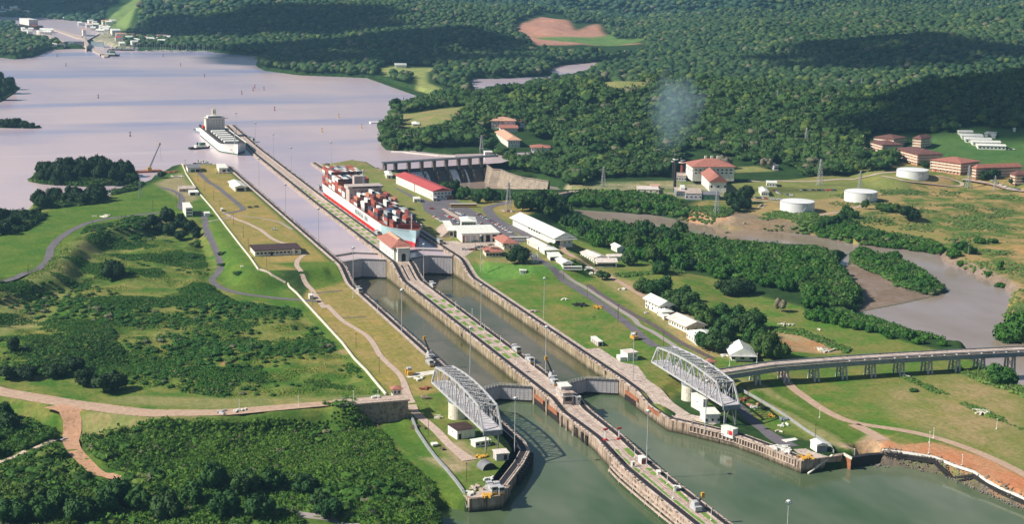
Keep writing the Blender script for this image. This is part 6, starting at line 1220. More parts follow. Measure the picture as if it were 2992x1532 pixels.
BP('crew_cabin', 'long cream cabin with dark windows beside the dark-roofed shed', 'cabin', w5, (975, 410), (905, 370), (1225, 385), 2.7, LOW, roof='flat', rh=.3, ov=.35, wins=rowwin('S', 3, 1.0, 1.9, 1.1, .15, .85))
BP('signal_hut', 'small pinkish hut with a tilted flat roof beside the tracks of the left point', 'hut', w5, (1290, 610), (1240, 560), (1470, 590), 3.4, LOW, roof='shed', rh=.5, ov=.5, rm='pinkroof', wall='gate', wins=[('S', .75, .3, 1.6, 2.4)])
tag(MB().prism(W(w5, [(300, 372), (395, 362), (415, 395), (330, 405)], LOW), LOW+.6, LOW+1.5).build('concrete_slab', M['white']), 'white block standing on the grass of the left point', 'slab')
def quonset():
    c = g(*w5(1190, 745), LOW); r = empty('arched_hut', (c[0], c[1], LOW), .15); tag(r, 'black half-round hut on the left point behind the two parked locomotives', 'hut'); b = MB(); n = 12; V = []
    for y in (0, 7): V += [(3.6*math.cos(math.pi*i/n), y, 3.3*math.sin(math.pi*i/n)) for i in range(n+1)]
    b.add(V, [(i, i+1, n+2+i, n+1+i) for i in range(n)]); b.build('shell', M['greyroof'], r); b = MB(); b.add([(3.5*math.cos(math.pi*i/n), .4, 3.2*math.sin(math.pi*i/n)) for i in range(n+1)], [tuple(range(n, -1, -1))]); b.add([(3.5*math.cos(math.pi*i/n), 6.6, 3.2*math.sin(math.pi*i/n)) for i in range(n+1)], [tuple(range(n+1))]); b.build('end_wall', M['black'], r)
quonset()
# centre wall huts
BP('control_cabin', 'pale operators cabin with a raised canopy roof at the lower gates on the centre wall', 'cabin', tile5(1450, 1000), (1005, 905), (900, 800), (1150, 880), 4.6, MID, roof='flat', rh=.4, ov=.4, wall='concrete', rm='concrete', wins=[('S', .5, .3, 3.6, 2.6), ('W', .3, 3, 1, 1.2)], extra=lambda r, X, Y: (MB().box(-X-1.2, X+1.2, -Y-1.2, Y+1, 3.0, 3.25).build('gallery', M['steel'], r), MB().box(-X+.5, X-.2, -Y*.2, Y*.9, 5, 7).build('upper_room', M['gate'], r), MB().box(-X, X+.2, -Y*.4, Y, 7, 7.3).build('canopy', M['white'], r)))
BP('kiosk', 'tiny white kiosk with a square window just below the operators cabin', 'kiosk', tile5(1450, 1000), (1205, 905), (1190, 890), (1265, 900), 2.6, MID, roof='flat', rh=.3, ov=.35, wins=[('S', .6, 1.1, .8, .8)])
BP('kiosk', 'white hut with a dark red doorway beside the mast on the lower centre wall', 'hut', tile5(1600, 1276), (1415, 425), (1365, 385), (1480, 415), 3.0, LOW, roof='flat', rh=.3, ov=.15, doors=[('S', .5, .1, 2.6, 2.4, 'deckred')])
BP('kiosk', 'tiny white kiosk between the oval lawns on the lower centre wall', 'kiosk', tile5(1600, 1276), (1275, 465), (1262, 450), (1310, 462), 2.4, LOW, roof='flat', rh=.2, ov=.15, wins=[('S', .6, .9, .7, .8)])
BP('kiosk', 'white kiosk beside the blue cabinet on the lower centre wall', 'kiosk', tile5(1600, 1276), (1905, 835), (1895, 820), (1935, 830), 2.6, LOW, roof='flat', rh=.2, ov=.1)
BP('cabinet', 'low blue and red cabinet under a white awning on the lower centre wall', 'cabinet', tile5(1600, 1276), (1945, 830), (1930, 800), (1990, 820), 1.6, LOW, roof='flat', rh=.2, ov=.5, wall='blue', doors=[('S', .4, .1, .5, .7, 'red')])
BP('kiosk', 'white roofed bench shelter on the right edge of the lower centre wall', 'shelter', tile5(1600, 1276), (1655, 590), (1640, 560), (1700, 590), 1.6, LOW, roof='flat', rh=.2, ov=.3)
# left side buildings
BP('long_office', 'long low white building with a dark flat roof on the dry lawn', 'office building', A2, (1920, 902), (1885, 860), (2265, 885), 4.2, U, roof='flat', rh=.5, ov=.9, rm='darkroof', wins=rowwin('S', 11, 1.6, 2.0, 1.3, .06, .9)+[('S', .36, .2, 2, 2.8)])
tag(MB().box(-.7, .7, -.7, .7, 0, 4.5).build('white_tank', M['white']), 'white vertical cabinet in front of the long low office', 'cabinet').location = (*g(*A2(2210, 890), U), U)
BP('boat_house', 'white building with a grey roof at the lake end of the dry lawn', 'boat house', A2, (1415, 268), (1400, 240), (1505, 262), 4.4, U, roof='gable', rh=1.2, ov=.5, rm='greyroof', ax='x', doors=[('S', .4, .1, 4, 3, 'green'), ('S', .8, .1, 4, 3, 'black')])
BP('pump_house', 'small white building with a deep porch near the end of the left lock wall', 'pump house', A2, (1650, 268), (1630, 235), (1710, 262), 4.2, U, roof='flat', rh=.4, ov=.4, wins=[('S', .6, .3, 3, 2.4)])
BP('hangar', 'white-roofed maintenance shed with a dark open front beside the left lock wall', 'shed', A2, (1772, 412), (1725, 370), (1850, 408), 4.0, U, roof='gable', rh=2.0, ov=1.4, wins=[('S', .5, .2, 7, 3)])
BP('flat_shed', 'low flat-roofed concrete shed left of the pale boundary wall', 'shed', A2, (1350, 415), (1340, 392), (1470, 408), 2.6, U, roof='flat', rh=.3, ov=.2, wall='concrete', rm='concrete', wins=[('S', .3, 1, 1.2, 1)])
BP('flat_shed', 'small shed with a black open door left of the pale boundary wall', 'shed', A2, (1428, 442), (1418, 425), (1492, 438), 2.8, U, roof='flat', rh=.3, ov=.25, wall='gate', doors=[('S', .35, .1, 4, 2.3)])
BP('block', 'narrow white three-storey block behind the dark trees by the dam road', 'building', A2, (1400, 612), (1375, 570), (1448, 605), 8.5, 16.8, roof='flat', rh=.4, ov=.3, wins=[('S', .5, z_, 4.2, 1.0) for z_ in (1.2, 3.8, 6.3)])
BP('kiosk', 'small white gate hut beside the crossing of the pale boundary wall', 'hut', A2, (1540, 600), (1536, 588), (1580, 598), 2.6, U, roof='flat', rh=.3, ov=.2)
BP('kiosk', 'small white hut where the slope road meets the lower lawn path', 'hut', A2, (2330, 1225), (2322, 1210), (2358, 1222), 2.6, MID, roof='flat', rh=.2, ov=.2)
BP('marker_hut', 'tiny white hut on the dry lawn by the path junction', 'hut', A2, (1665, 562), (1660, 552), (1680, 560), 2.0, U, roof='flat', rh=.2, ov=.1, wins=[('S', .7, .3, .8, 1.2)])
# power station
s5 = tile5(1860, 440)
def ps_x(r, X, Y):
    for k in (-.1, .3, .7):
        b = MB(); b.box(-1.1, 1.1, Y*k-1.1, Y*k+1.1, 17, 22.2); b.build('chimney', M['cream'], r)
    b = MB(); b.box(-X*1.02, -X*.4, Y*.55, Y*.95, 10, 20.2); b.build('side_tower', M['cream'], r)
BP('power_station', 'large white power station hall with a red hip roof and three chimneys', 'power station', s5, (840, 440), (740, 370), (1450, 430), 13.5, 11, roof='hip', rh=6.5, ov=1.6, rm='tile', ax='x', wins=rowwin('S', 9, 9.5, 2.2, 1.5)+rowwin('S', 9, 6.2, 2.2, 1.5)+rowwin('W', 4, 8, 1.6, 2), extra=lambda r, X, Y: [MB().box(X*k-1.2, X*k+1.2, Y*.1, Y*.1+2.4, 17, 22.4).build('chimney', M['cream'], r) for k in (-.2, .1, .4)])
BP('turbine_hall', 'tall white gabled hall with a red roof in front of the power station', 'turbine hall', s5, (1105, 615), (975, 480), (1330, 600), 9.5, 10, roof='gable', rh=6, ov=1.4, rm='tile', wins=rowwin('S', 3, 4, 2, 2))
for nm, C, L, R, h, wl, rf, lb in (('plant_block', (735, 740), (720, 660), (975, 735), 6, 'gate', 'concrete', 'grey machinery block with pale frames on the river side of the power station'), ('plant_block', (980, 745), (970, 690), (1250, 735), 5, 'green', 'greyroof', 'low dark green block with a black roof beside the machinery block'), ('plant_block', (600, 700), (560, 640), (720, 690), 5.5, 'steeldark', 'concrete', 'blue-grey tank house left of the machinery block'), ('plant_block', (10, 640), (0, 590), (330, 640), 3.6, 'cream', 'pinkroof', 'long low building with a pinkish roof left of the black stack'), ('plant_block', (210, 585), (200, 560), (350, 580), 3.4, 'cream', 'tilepale', 'small pale yellow building above the long low building'), ('plant_block', (600, 460), (590, 410), (740, 450), 5.5, 'gate', 'concrete', 'grey building between the two chimney stacks'), ('plant_block', (1880, 690), (1830, 620), (2000, 700), 4.2, 'white', 'whiteroof', 'white gabled store in the yard right of the power station'), ('plant_block', (1960, 545), (1950, 510), (2110, 540), 3.8, 'white', 'whiteroof', 'white workshop at the back of the power station yard'), ('plant_block', (2070, 300), (2010, 260), (2120, 290), 5, 'gate', 'greyroof', 'grey shed on the slope below the leafless trees'), ('plant_block', (660, 690), (650, 640), (720, 690), 8, 'tank', 'white', 'tall white block beside the foot of the black stack')):
    BP(nm, lb, 'building', s5, C, L, R, h, None, roof='flat' if 'gabled' not in lb else 'gable', rh=.4 if 'gabled' not in lb else 1.5, ov=.3, wall=wl, rm=rf, wins=rowwin('S', 4, h*.35, 1.6, 1.3))
for nm, x, y, ht, rad, mt, lb in (('smoke_stack', 572, 630, 38, 1.5, 'black', 'thin black smoke stack with a small platform, smoking'), ('smoke_stack', 690, 385, 17, 2.6, 'deckred', 'short thick dark red stack beside the red-roofed hall'), ('smoke_stack', 545, 420, 21, 1.2, 'black', 'short thin black stack behind the tall one')):
    q = hp(s5, x, y); r = empty(nm, q); tag(r, lb, 'chimney stack'); b = MB(); b.cyl(0, 0, 0, ht, rad, rad*.8, 14); b.build('shaft', M[mt], r); b = MB(); b.cyl(0, 0, ht*.86, ht*.88, rad*1.9, n=12); b.build('platform', M['white'], r); b = MB(); b.cyl(0, 0, ht-.6, ht+.5, rad*1.05, n=12); b.build('rim', M['greyroof'], r)
q = hp(s5, 572, 630); b = MB(); b.sphere((0, 0, 0), 1, 24, 16)
smk = b.build('smoke', None); sm_ = bpy.data.materials.new('smoke_plume'); sm_.use_nodes = True; n = sm_.node_tree; n.nodes.clear(); pv = n.nodes.new('ShaderNodeVolumePrincipled'); pv.inputs['Color'].default_value = (.55, .8, 1, 1)
tc = n.nodes.new('ShaderNodeTexCoord'); ln = n.nodes.new('ShaderNodeVectorMath'); ln.operation = 'LENGTH'; n.links.new(tc.outputs['Object'], ln.inputs[0]); nz = noise(n, 2.2, 4, .65, tc.outputs['Object']); ad = n.nodes.new('ShaderNodeMath'); ad.operation = 'SUBTRACT'; n.links.new(nz.outputs[0], ad.inputs[0]); mm = n.nodes.new('ShaderNodeMath'); mm.operation = 'MULTIPLY'; mm.inputs[1].default_value = .62; n.links.new(ln.outputs['Value'], mm.inputs[0]); n.links.new(mm.outputs[0], ad.inputs[1]); m2 = n.nodes.new('ShaderNodeMath'); m2.operation = 'MULTIPLY'; m2.inputs[1].default_value = .05; m2.use_clamp = True; n.links.new(ad.outputs[0], m2.inputs[0]); n.links.new(m2.outputs[0], pv.inputs['Density']); o = n.nodes.new('ShaderNodeOutputMaterial'); n.links.new(pv.outputs[0], o.inputs['Volume']); smk.data.materials.append(sm_)
smk.location = (q[0]-2, q[1], q[2]+84); smk.scale = (38, 32, 50); tag(smk, 'faint bluish smoke plume drifting up from the black stack', 'smoke')
# oil tanks
def tank(tf, xl, xr, yb, h, z, lb):
    c = g(*tf((xl+xr)/2, yb), z); a = g(*tf(xl, yb), z); e = g(*tf(xr, yb), z); R = math.dist(a, e)/2; r = empty('oil_tank', (c[0]+.3*R, c[1]+R*.95, z)); tag(r, lb, 'storage tank', 'round white storage tanks'); b = MB(); b.cyl(0, 0, -1, h, R, n=56); b.build('shell', M['tank'], r); b = MB(); b.cyl(0, 0, h, h+.9, R*1.01, .8, 56); b.build('roof', M['tank'], r); b = MB(); b.cyl(0, 0, h-.25, h+.05, R+.12, n=56); b.build('rim', M['steel'], r)
    b = MB(); b.bar((-R*.3, -R*1.0, 0), (R*.25, -R*1.02, h), .3); b.build('stair', M['gate'], r)
tank(D2, 765, 1020, 580, 9.5, 9, 'white round tank nearest the river, at the outfall channel'); tank(D2, 1253, 1495, 500, 9.5, 9, 'white round tank in the middle, with a dark tree in front'); tank(tile5(2492, 340), 725, 1190, 970, 9.5, 15, 'white round tank farthest back, below the barracks')
# barracks
k5 = tile5(2492, 340)
def bar_x(r, X, Y):
    for k in range(3):
        z = 3.2+k*3.1; b = MB(); b.box(-X-1.3, X+1.3, -Y-1.3, Y+1.3, z, z+1.05); b.build('balcony_band', M['cream'], r)
    b = MB()
    for k in range(9): yy = -Y-1.1+k*(2*Y+2.2)/8; b.box(-X-1.2, -X-.9, yy-.15, yy+.15, 0, 12)
    for k in range(4): xx = -X-1.1+k*(2*X+2.2)/3; b.box(xx-.15, xx+.15, -Y-1.2, -Y-.9, 0, 12)
    b.build('column_row', M['tilepale'], r)
for C, L, R, rf, lb in (((1610, 885), (1185, 825), (1790, 835), 'tile', 'four-storey barracks block with a bright red hip roof above the farthest tank'), ((1850, 960), (1810, 950), (2370, 900), 'tile', 'barracks block with a red roof partly hidden by a spreading tree'), ((970, 745), (640, 650), (1130, 680), 'tiledark', 'barracks block with a brown roof left of the bright red roofed one'), ((440, 590), (280, 540), (640, 560), 'tiledark', 'barracks block with a brown roof at the edge of the forest, nearest the trees'), ((1010, 500), (915, 490), (1410, 500), 'tiledark', 'barracks block with a near-black roof behind the others, by the white sheds'), ((600, 500), (330, 470), (760, 470), 'tiledark', 'barracks block with a dark roof at the back, against the forest'), ((2440, 1060), (2380, 1040), (2750, 1080), 'tiledark', 'barracks block cut off by the right edge of the view')):
    BP('barracks', lb, 'barracks', k5, C, L, R, 12.4, None, roof='hip', rh=3.6, ov=1.9, wall='tilepale', rm=rf, ax='y' if math.dist(C, L) > math.dist(C, R) else 'x', wins=rowwin('W', 8, 1.2, 1.5, 1.5)+rowwin('S', 4, 1.2, 1.5, 1.5), doors=[('W', .85, .1, 1.6, 2.6, 'red')], extra=bar_x, group='barracks blocks with balconies')
for i, (C, L, R) in enumerate((((1600, 285), (1565, 270), (1800, 285)), ((1640, 345), (1590, 310), (1925, 330)), ((1690, 395), (1660, 365), (2040, 365)), ((1800, 440), (1765, 420), (2150, 410)), ((1880, 495), (1845, 470), (2230, 460)))):
    BP('barrel_shed', '%s of the five parallel white-roofed sheds beside the playing field' % ('farthest', 'second farthest', 'middle', 'second nearest', 'nearest')[i], 'shed', k5, C, L, R, 4.2, None, roof='gable', rh=1.3, ov=.6, ax='x', wins=rowwin('S', 7, 1.2, 2.2, 1.6), group='parallel white sheds')
for i, (x0, x1, y) in enumerate(((1245, 1360, 112), (1425, 1500, 112), (1455, 1625, 158), (2010, 2160, 290), (1985, 2030, 305), (2090, 2145, 330), (2410, 2450, 230))):
    BP('roof_shed', ('long white shed highest on the dark slope', 'short white shed right of the highest one', 'long greenish shed just below the two highest', 'narrow pale shed behind the five parallel sheds', 'tiny pale hut left of the parked trucks', 'small white hut among the trees behind the parallel sheds', 'tiny white hut near the right edge of the slope')[i], 'shed', k5, (x0, y), (x0-3, y-12), (x1, y), 3.4, None, roof='flat', rh=.6, ov=.5)
BP('hill_house', 'building with a long red-brown roof just above the forest edge left of the barracks', 'house', tile2(1992, 0), (1000, 1050), (975, 1030), (1180, 1045), 3.2, None, roof='hip', rh=3, ov=1.2, wall='tilepale', rm='tile', ax='x')
# hill villas
h3 = T(1350, 300, 3.062)
BP('villa', 'large white villa with an orange roof, highest of the group on the wooded slope', 'villa', h3, (262, 232), (247, 205), (470, 225), 9.5, None, roof='hip', rh=3.2, ov=1.6, rm='tilepale', ax='x', wins=rowwin('S', 7, 2.6, 1.1, 1.5)+rowwin('S', 5, 6.3, 1.3, 1))
BP('villa', 'small white wing with a red roof right of the highest villa', 'villa', h3, (480, 222), (470, 200), (562, 218), 7.2, None, roof='hip', rh=1.8, ov=1, rm='tile', ax='x', wins=rowwin('S', 2, 3, 1, 1.4))
BP('villa', 'low building with a red ridge roof between the two large villas', 'villa', h3, (345, 262), (330, 245), (490, 255), 4.5, None, roof='gable', rh=2.6, ov=1, rm='tile', ax='x')
BP('villa', 'white two-storey villa with a wide orange-red roof below the group', 'villa', h3, (412, 400), (305, 325), (508, 392), 8.2, None, roof='hip', rh=4.2, ov=2, rm='tilepale', wins=rowwin('S', 5, 4.6, 1, 1.4)+rowwin('S', 4, 1.4, 1, 1.4)+rowwin('W', 4, 4.6, 1, 1.4))
BP('villa', 'low white house with a pink-red roof alone on the slope to the right', 'villa', h3, (618, 440), (612, 420), (785, 436), 4.8, None, roof='hip', rh=2.6, ov=1.2, rm='tile', ax='x', wins=rowwin('S', 4, 1.6, 1, 1.4))
BP('house', 'brown-roofed pavilion half hidden on the forest ridge', 'house', t2b, (1380, 750), (1375, 735), (1540, 735), 3, None, roof='hip', rh=2.4, ov=1, rm='darkroof', wall='cream', ax='x')
BP('house', 'small white-roofed shelter on the grassy point by the lake', 'shelter', t2b, (530, 950), (525, 935), (580, 948), 2.6, None, roof='hip', rh=1.5, ov=1); BP('gate_house', 'white low building at the far end of the spillway dam', 'building', t5, (1840, 170), (1820, 150), (1950, 165), 3.2, 18.5, roof='flat', rh=.3, ov=.3, wins=rowwin('S', 4, .8, 1.5, 1.4)); BP('house', 'white house on the lakeside meadow of the peninsula', 'house', t2b, (400, 510), (395, 500), (480, 508), 5, None, roof='gable', rh=2.5, ov=1, ax='x')
# ================================================================== SPILLWAY DAM
zt = 25.; p1 = np.array(g(*t5(330, 285), zt)); p2 = np.array(g(*t5(1850, 185), zt)); dv = p2-p1; DL = float(np.linalg.norm(dv)); dv /= DL; dam_o = empty('spillway_dam', (p1[0], p1[1], 0), math.atan2(dv[1], dv[0])); tag(dam_o, 'curved-crest concrete spillway dam with a row of tall piers and a service bridge', 'dam')
b = MB(); b.add([(0, 2, -4), (DL, 2, -4), (DL, 2, 12.5), (0, 2, 12.5), (0, -1, 12.5), (DL, -1, 12.5), (0, -11, 0), (DL, -11, 0), (0, -13, -4), (DL, -13, -4)], [(0, 3, 2, 1), (3, 4, 5, 2), (4, 6, 7, 5), (6, 8, 9, 7), (0, 1, 9, 8), (0, 8, 6, 4, 3), (1, 2, 5, 7, 9)]); b.build('ogee_body', M['pier'], dam_o)
fr = [(485-330)/1520, (680-330)/1520, (870-330)/1520, (1055-330)/1520, (1240-330)/1520, (1430-330)/1520, (1600-330)/1520, (1775-330)/1520]
for f in [0.0]+fr:
    b = MB(); x = f*DL; b.add([(x-1.1, -3, -3), (x+1.1, -3, -3), (x+1.1, 3, -3), (x-1.1, 3, -3), (x-1.1, -3, zt-1.2), (x+1.1, -3, zt-1.2), (x+1.1, 3, zt-1.2), (x-1.1, 3, zt-1.2)], [(0,3,2,1),(4,5,6,7),(0,1,5,4),(1,2,6,5),(2,3,7,6),(3,0,4,7)]); b.box(x-.9, x+.9, -9, -3, -3, 12.8); b.box(x-.8, x+.8, -11.5, -9, -3, 8); b.build('pier', M['pier'], dam_o)
for a_, c_ in zip([0.0]+fr[:-1], fr): b = MB(); b.box(a_*DL+1.2, c_*DL-1.2, -.6, .2, 12.4, 16.9); b.build('sluice_gate', M['gatedark'], dam_o)
b = MB(); b.box(-3, DL+14, -2.6, 1.6, zt-1.2, zt-.4); b.build('service_bridge', M['steeldark'], dam_o); b = MB(); b.box(-3, DL+14, -2.8, -2.6, zt-.4, zt+.7); b.box(-3, DL+14, 1.6, 1.8, zt-.4, zt+.7); b.build('parapet', M['steel'], dam_o)
b = MB(); b.box(-7, -1.2, -5, 6, -3, 18.2); b.build('abutment', M['concdark'], dam_o)
for a_, b_, hh in ((fr[0], fr[1], 8), (fr[1], fr[2], 12.5), (fr[2], fr[2]+.05, 12.5), (fr[4]+.01, fr[5]-.03, 12.5), (fr[5]+.03, fr[6]-.05, 12.5)):
    b = MB(); x0, x1 = a_*DL+1.3, b_*DL-1.3; n_ = 8; V = []
    for k in range(n_+1): t = k/n_; V += [(x0-t*.5, -1.2-12.5*t**.8, 12.9-13*t**1.4+.4), (x1+t*.5, -1.2-12.5*t**.8, 12.9-13*t**1.4+.4)]
    b.add(V, [(2*k, 2*k+1, 2*k+3, 2*k+2) for k in range(n_)]); o = b.build('waterfall', M['foam']); o.location = dam_o.location; o.rotation_euler = dam_o.rotation_euler; tag(o, kind='stuff')
b = MB(); rw = W(t5, [(1790, 275), (1860, 310), (1950, 375), (2080, 385), (2200, 440), (2400, 500), (2620, 530), (2800, 560)], 16.5); nrr = normals(rw, 1)
for i in range(len(rw)-1): b.bar((rw[i][0], rw[i][1], 16.2), (rw[i+1][0], rw[i+1][1], 16.2), 1.4, .8)
V = []; F = []
for i, p in enumerate(rw): V += [(p[0], p[1], 16), (p[0]+nrr[i][0]*5, p[1]+nrr[i][1]*5, -3), (p[0]-nrr[i][0]*2, p[1]-nrr[i][1]*2, -3), (p[0]-nrr[i][0]*1.5, p[1]-nrr[i][1]*1.5, 16)]
for k in range(len(rw)-1): F += [(4*k, 4*k+1, 4*k+5, 4*k+4), (4*k+3, 4*k, 4*k+4, 4*k+7), (4*k+2, 4*k+3, 4*k+7, 4*k+6)]
b.add(V, F); tag(fixn(b.build('retaining_wall', M['retain'])), 'pale sloping retaining wall curving from the right end of the spillway dam', 'retaining wall')
# road bridge over the upper river
q1 = g(*b5(1330, 160), 14); q2 = g(*b5(2200, 0), 14); br = empty('road_bridge', (q1[0], q1[1], 0), math.atan2(q2[1]-q1[1], q2[0]-q1[0])); tag(br, 'concrete road bridge with arched supports crossing the upper river', 'bridge'); L_ = math.dist(q1, q2)
MB().box(-8, L_+10, -3.2, 3.2, 12.9, 13.8).build('deck', M['palepath'], br); MB().box(0, L_, -3.5, -3.2, 11.6, 14.5).build('parapet', M['concdark'], br); MB().box(0, L_, 3.2, 3.5, 12.4, 14.5).build('parapet', M['concdark'], br)
for f in (.32, .53, .78, 1.0):
    b = MB(); x = f*L_; b.box(x-1, x+1, -2.6, 2.6, -3, 13)
    if f > .7: [b.bar((x+s_*10*(k/5), -2.4, 4+9*(k/5)**.6), (x+s_*10*((k+1)/5), -2.4, 4+9*((k+1)/5)**.6), 1.2) for s_ in (-1, 1) for k in range(5)]
    b.build('pier', M['concdark'], br)
# outfall channel
cz = [hp(s5, x, y) for x, y in [(1910, 820), (1640, 1110)]]; ch = empty('outfall_channel', cz[0]); tag(ch, 'straight black drainage channel with pale kerbs running down to the river', 'drain'); 
def rel(p, dz=0): return (p[0]-cz[0][0], p[1]-cz[0][1], p[2]-cz[0][2]+dz)
b = MB(); b.bar(rel(cz[0], .3), rel(cz[1], .5), 3.4, .4); b.build('bed', M['black'], ch)
for s_ in (-2, 2): b = MB(); d_ = Vector(rel(cz[1])).normalized(); n_ = (d_.y*s_, -d_.x*s_); a_ = rel(cz[0], .5); c_ = rel(cz[1], .7); b.bar((a_[0]+n_[0], a_[1]+n_[1], a_[2]), (c_[0]+n_[0], c_[1]+n_[1], c_[2]), .5, .8); b.build('kerb', M['cream'], ch)
q = g(*s5(1635, 1165), .15); tag(MB().prism([(q[0]+6*math.cos(a)*RNG.uniform(.8, 1.2), q[1]+9*math.sin(a)*RNG.uniform(.8, 1.2)) for a in np.arange(0, 6.2, .5)], .05, .2).build('foam', M['foam']), kind='stuff')
# ================================================================== SHIPS
def hull(mb, L, B, rows, bow=.16, stern=.1, n=40, matf=None, flare=7., zd=None):
    """bow towards -y at y=0; rows: list of (z, inset, material index of the band above)"""
    def half(t, z, ins):
        s = 1.0
        if t < bow: s = math.sin(min(1, (t+.002)/bow)*math.pi/2)**(.95 if z > rows[-2][0] else 1.35)
        if t > 1-stern: s = .78+.22*math.cos((t-1+stern)/stern*math.pi/2)
        return max(B/2*s-ins, .05)
    zt_, zb_ = rows[-1][0], rows[0][0]; V = []; m = len(rows)
    for i in range(n+1):
        t = i/n; t = t**1.35 if t < .5 else t
        t = i/n
        for z, ins, _ in rows:
            k = (zt_-z)/(zt_-zb_); y = t*L+flare*k**1.2*(max(0, 1-t/.25)); hb = half(t, z, ins*(1+2.2*max(0, 1-t/.2))); zz = z+(2.8*max(0, 1-t/.14) if z == zt_ and zd is None else 0)
            V += [(-hb, y, zz), (hb, y, zz)]
    F = []; mi = []; w_ = m*2
    for i in range(n):
        for j in range(m-1):
            a = i*w_+j*2
            F.append((a, a+2, a+w_+2, a+w_)); F.append((a+1, a+w_+1, a+w_+3, a+3)); c = rows[j][2] if matf is None else matf(i/n, j); mi += [c, c]
    for j in range(m-1):
        a = n*w_+j*2; F.append((a, a+2, a+3, a+1)); mi.append(rows[j][2]); F.append((j*2, j*2+1, j*2+3, j*2+2)); mi.append(rows[j][2])
    mb.v = V; mb.f = F; mb.mi = mi; top = [(V[i*w_+(m-1)*2], V[i*w_+(m-1)*2+1]) for i in range(n+1)]
    return top
def deck(mb, top, dz):
    V = []; 
    for a, c in top: V += [(a[0]*.985, a[1]+.2, a[2]+dz), (c[0]*.985, c[1]+.2, c[2]+dz)]
    mb.add(V, [(2*i, 2*i+1, 2*i+3, 2*i+2) for i in range(len(top)-1)])
cs = empty('container_ship', (25.9, 373, 0)); tag(cs, 'large container ship with a white hull and red waterline filling the right upper chamber', 'container ship')
hb = MB(); top = hull(hb, 291, 31.6, [(12, 2.5, 0), (16.3, 1.2, 0), (19.6, .7, 1), (23.5, .3, 1), (27.5, 0, 1)], bow=.17, stern=.08, matf=lambda t, j: (0 if j < 2 else (2 if t < .17 else 1)))
fixn(hb.build('hull', [M['hullred'], M['hullwhite'], M['hullblue']], cs)); d_ = MB(); deck(d_, top, -.9); fixn(d_.build('deck', M['deckred'], cs))
b = MB(); b.box(-14.5, 14.5, 168, 182, 26.6, 38.6); b.box(-15.8, 15.8, 167, 183, 38.6, 40.4); b.build('accommodation', M['shiphouse'], cs)
b = MB(); b.box(-12, 12, 166.9, 167, 39, 40)
for z in (29.5, 32.3, 35.2):
    for k in range(9):
        if (k*7+int(z)) % 5: b.box(-13+k*3.2, -12+k*3.2, 167.9, 168, z, z+1.1)
b.build('window_row', M['glass'], cs)
MB().box(-5, 5, 190, 197, 26, 46).build('funnel', M['shiphouse'], cs); b = MB(); b.bar((0, 176, 40), (0, 176, 52), .6); b.bar((-4, 176, 51), (4, 176, 51), .3); b.sphere((0, 176, 53), 1.1); b.build('radar_mast', M['steel'], cs); b = MB(); b.bar((0, 14, 27), (0, 14, 41), .7); b.bar((-2, 14, 35), (2, 14, 35), .3); b.build('foremast', M['white'], cs)
b = MB(); b.box(-9, 9, 22, 23, 28, 31.5); b.build('breakwater', M['deckred'], cs); b = MB(); b.box(-12.6, -12.4, 24.0, 25.2, 20.8, 22.2); b.build('anchor', M['black'], cs)
fc = bpy.data.curves.new('lettering', 'FONT'); fc.body = 'NORASIA LINE'; fc.size = 6.4; fc.extrude = .06; fc.space_character = 1.15
tmp = bpy.data.objects.new('tmp', fc); COL.objects.link(tmp); bpy.context.view_layer.update(); me_ = bpy.data.meshes.new_from_object(tmp.evaluated_get(bpy.context.evaluated_depsgraph_get())); bpy.data.objects.remove(tmp)
lt = link_mesh('lettering', me_, M['steeldark'], cs); lt.matrix_local = Matrix(((0, 0, -1, -15.75), (-1, 0, 0, 142), (0, 1, 0, 21.4), (0, 0, 0, 1)))
ccols = [('white', (.74, .74, .72)), ('red', (.40, .09, .06)), ('brown', (.20, .05, .04)), ('blue', (.06, .10, .20)), ('orange', (.50, .20, .12)), ('grey', (.34, .36, .38)), ('dark', (.05, .06, .09))]
cprot = {}
for nm, c in ccols:
    mt = paint('container_'+nm, c, tuple(x*.85 for x in c), stain=tuple(x*.5+.1 for x in c)); r = empty('shipping_container'); tag(r, 'x', 'container'); b = MB(); b.box(-1.2, 1.2, -6.05, 6.05, .02, 2.58); b.build('box', mt, r); b = MB()
    for k in (-1, 1): b.box(-1.15, 1.15, k*6.12-.05, k*6.12+.05, .2, 2.4); b.box(-.05, .05, k*6.2-.06, k*6.2+.06, .15, 2.45)
    b.build('door_end', M['gatedark'] if nm in ('white', 'grey', 'dark') else mt, r); cprot[nm] = [r, [], mt]
R = random.Random(3)
def cont(col, x, y, z, lb): r, u_ = cprot[col][:2]; return put(r, u_, x, y, z, lb, 'containers on the ship: '+lb)
bays = [(38, 3, 8, .75), (51.5, 3, 9, .8), (65, 2.6, 9, .75), (78.5, 3.2, 10, .8), (92, 2.4, 10, .7), (105.5, 3.4, 11, .75), (119, 4.6, 11, .85), (132.5, 2.2, 11, .5), (146, 4.2, 11, .85), (159, 2.4, 11, .6), (193, 3.6, 11, .75), (207, 3, 11, .8), (220.5, 5.4, 11, 1), (234, 4.6, 11, .95), (248, 5.6, 11, 1), (262, 5.8, 11, 1), (276, 5.6, 11, 1)]
total = 0; lower = MB()
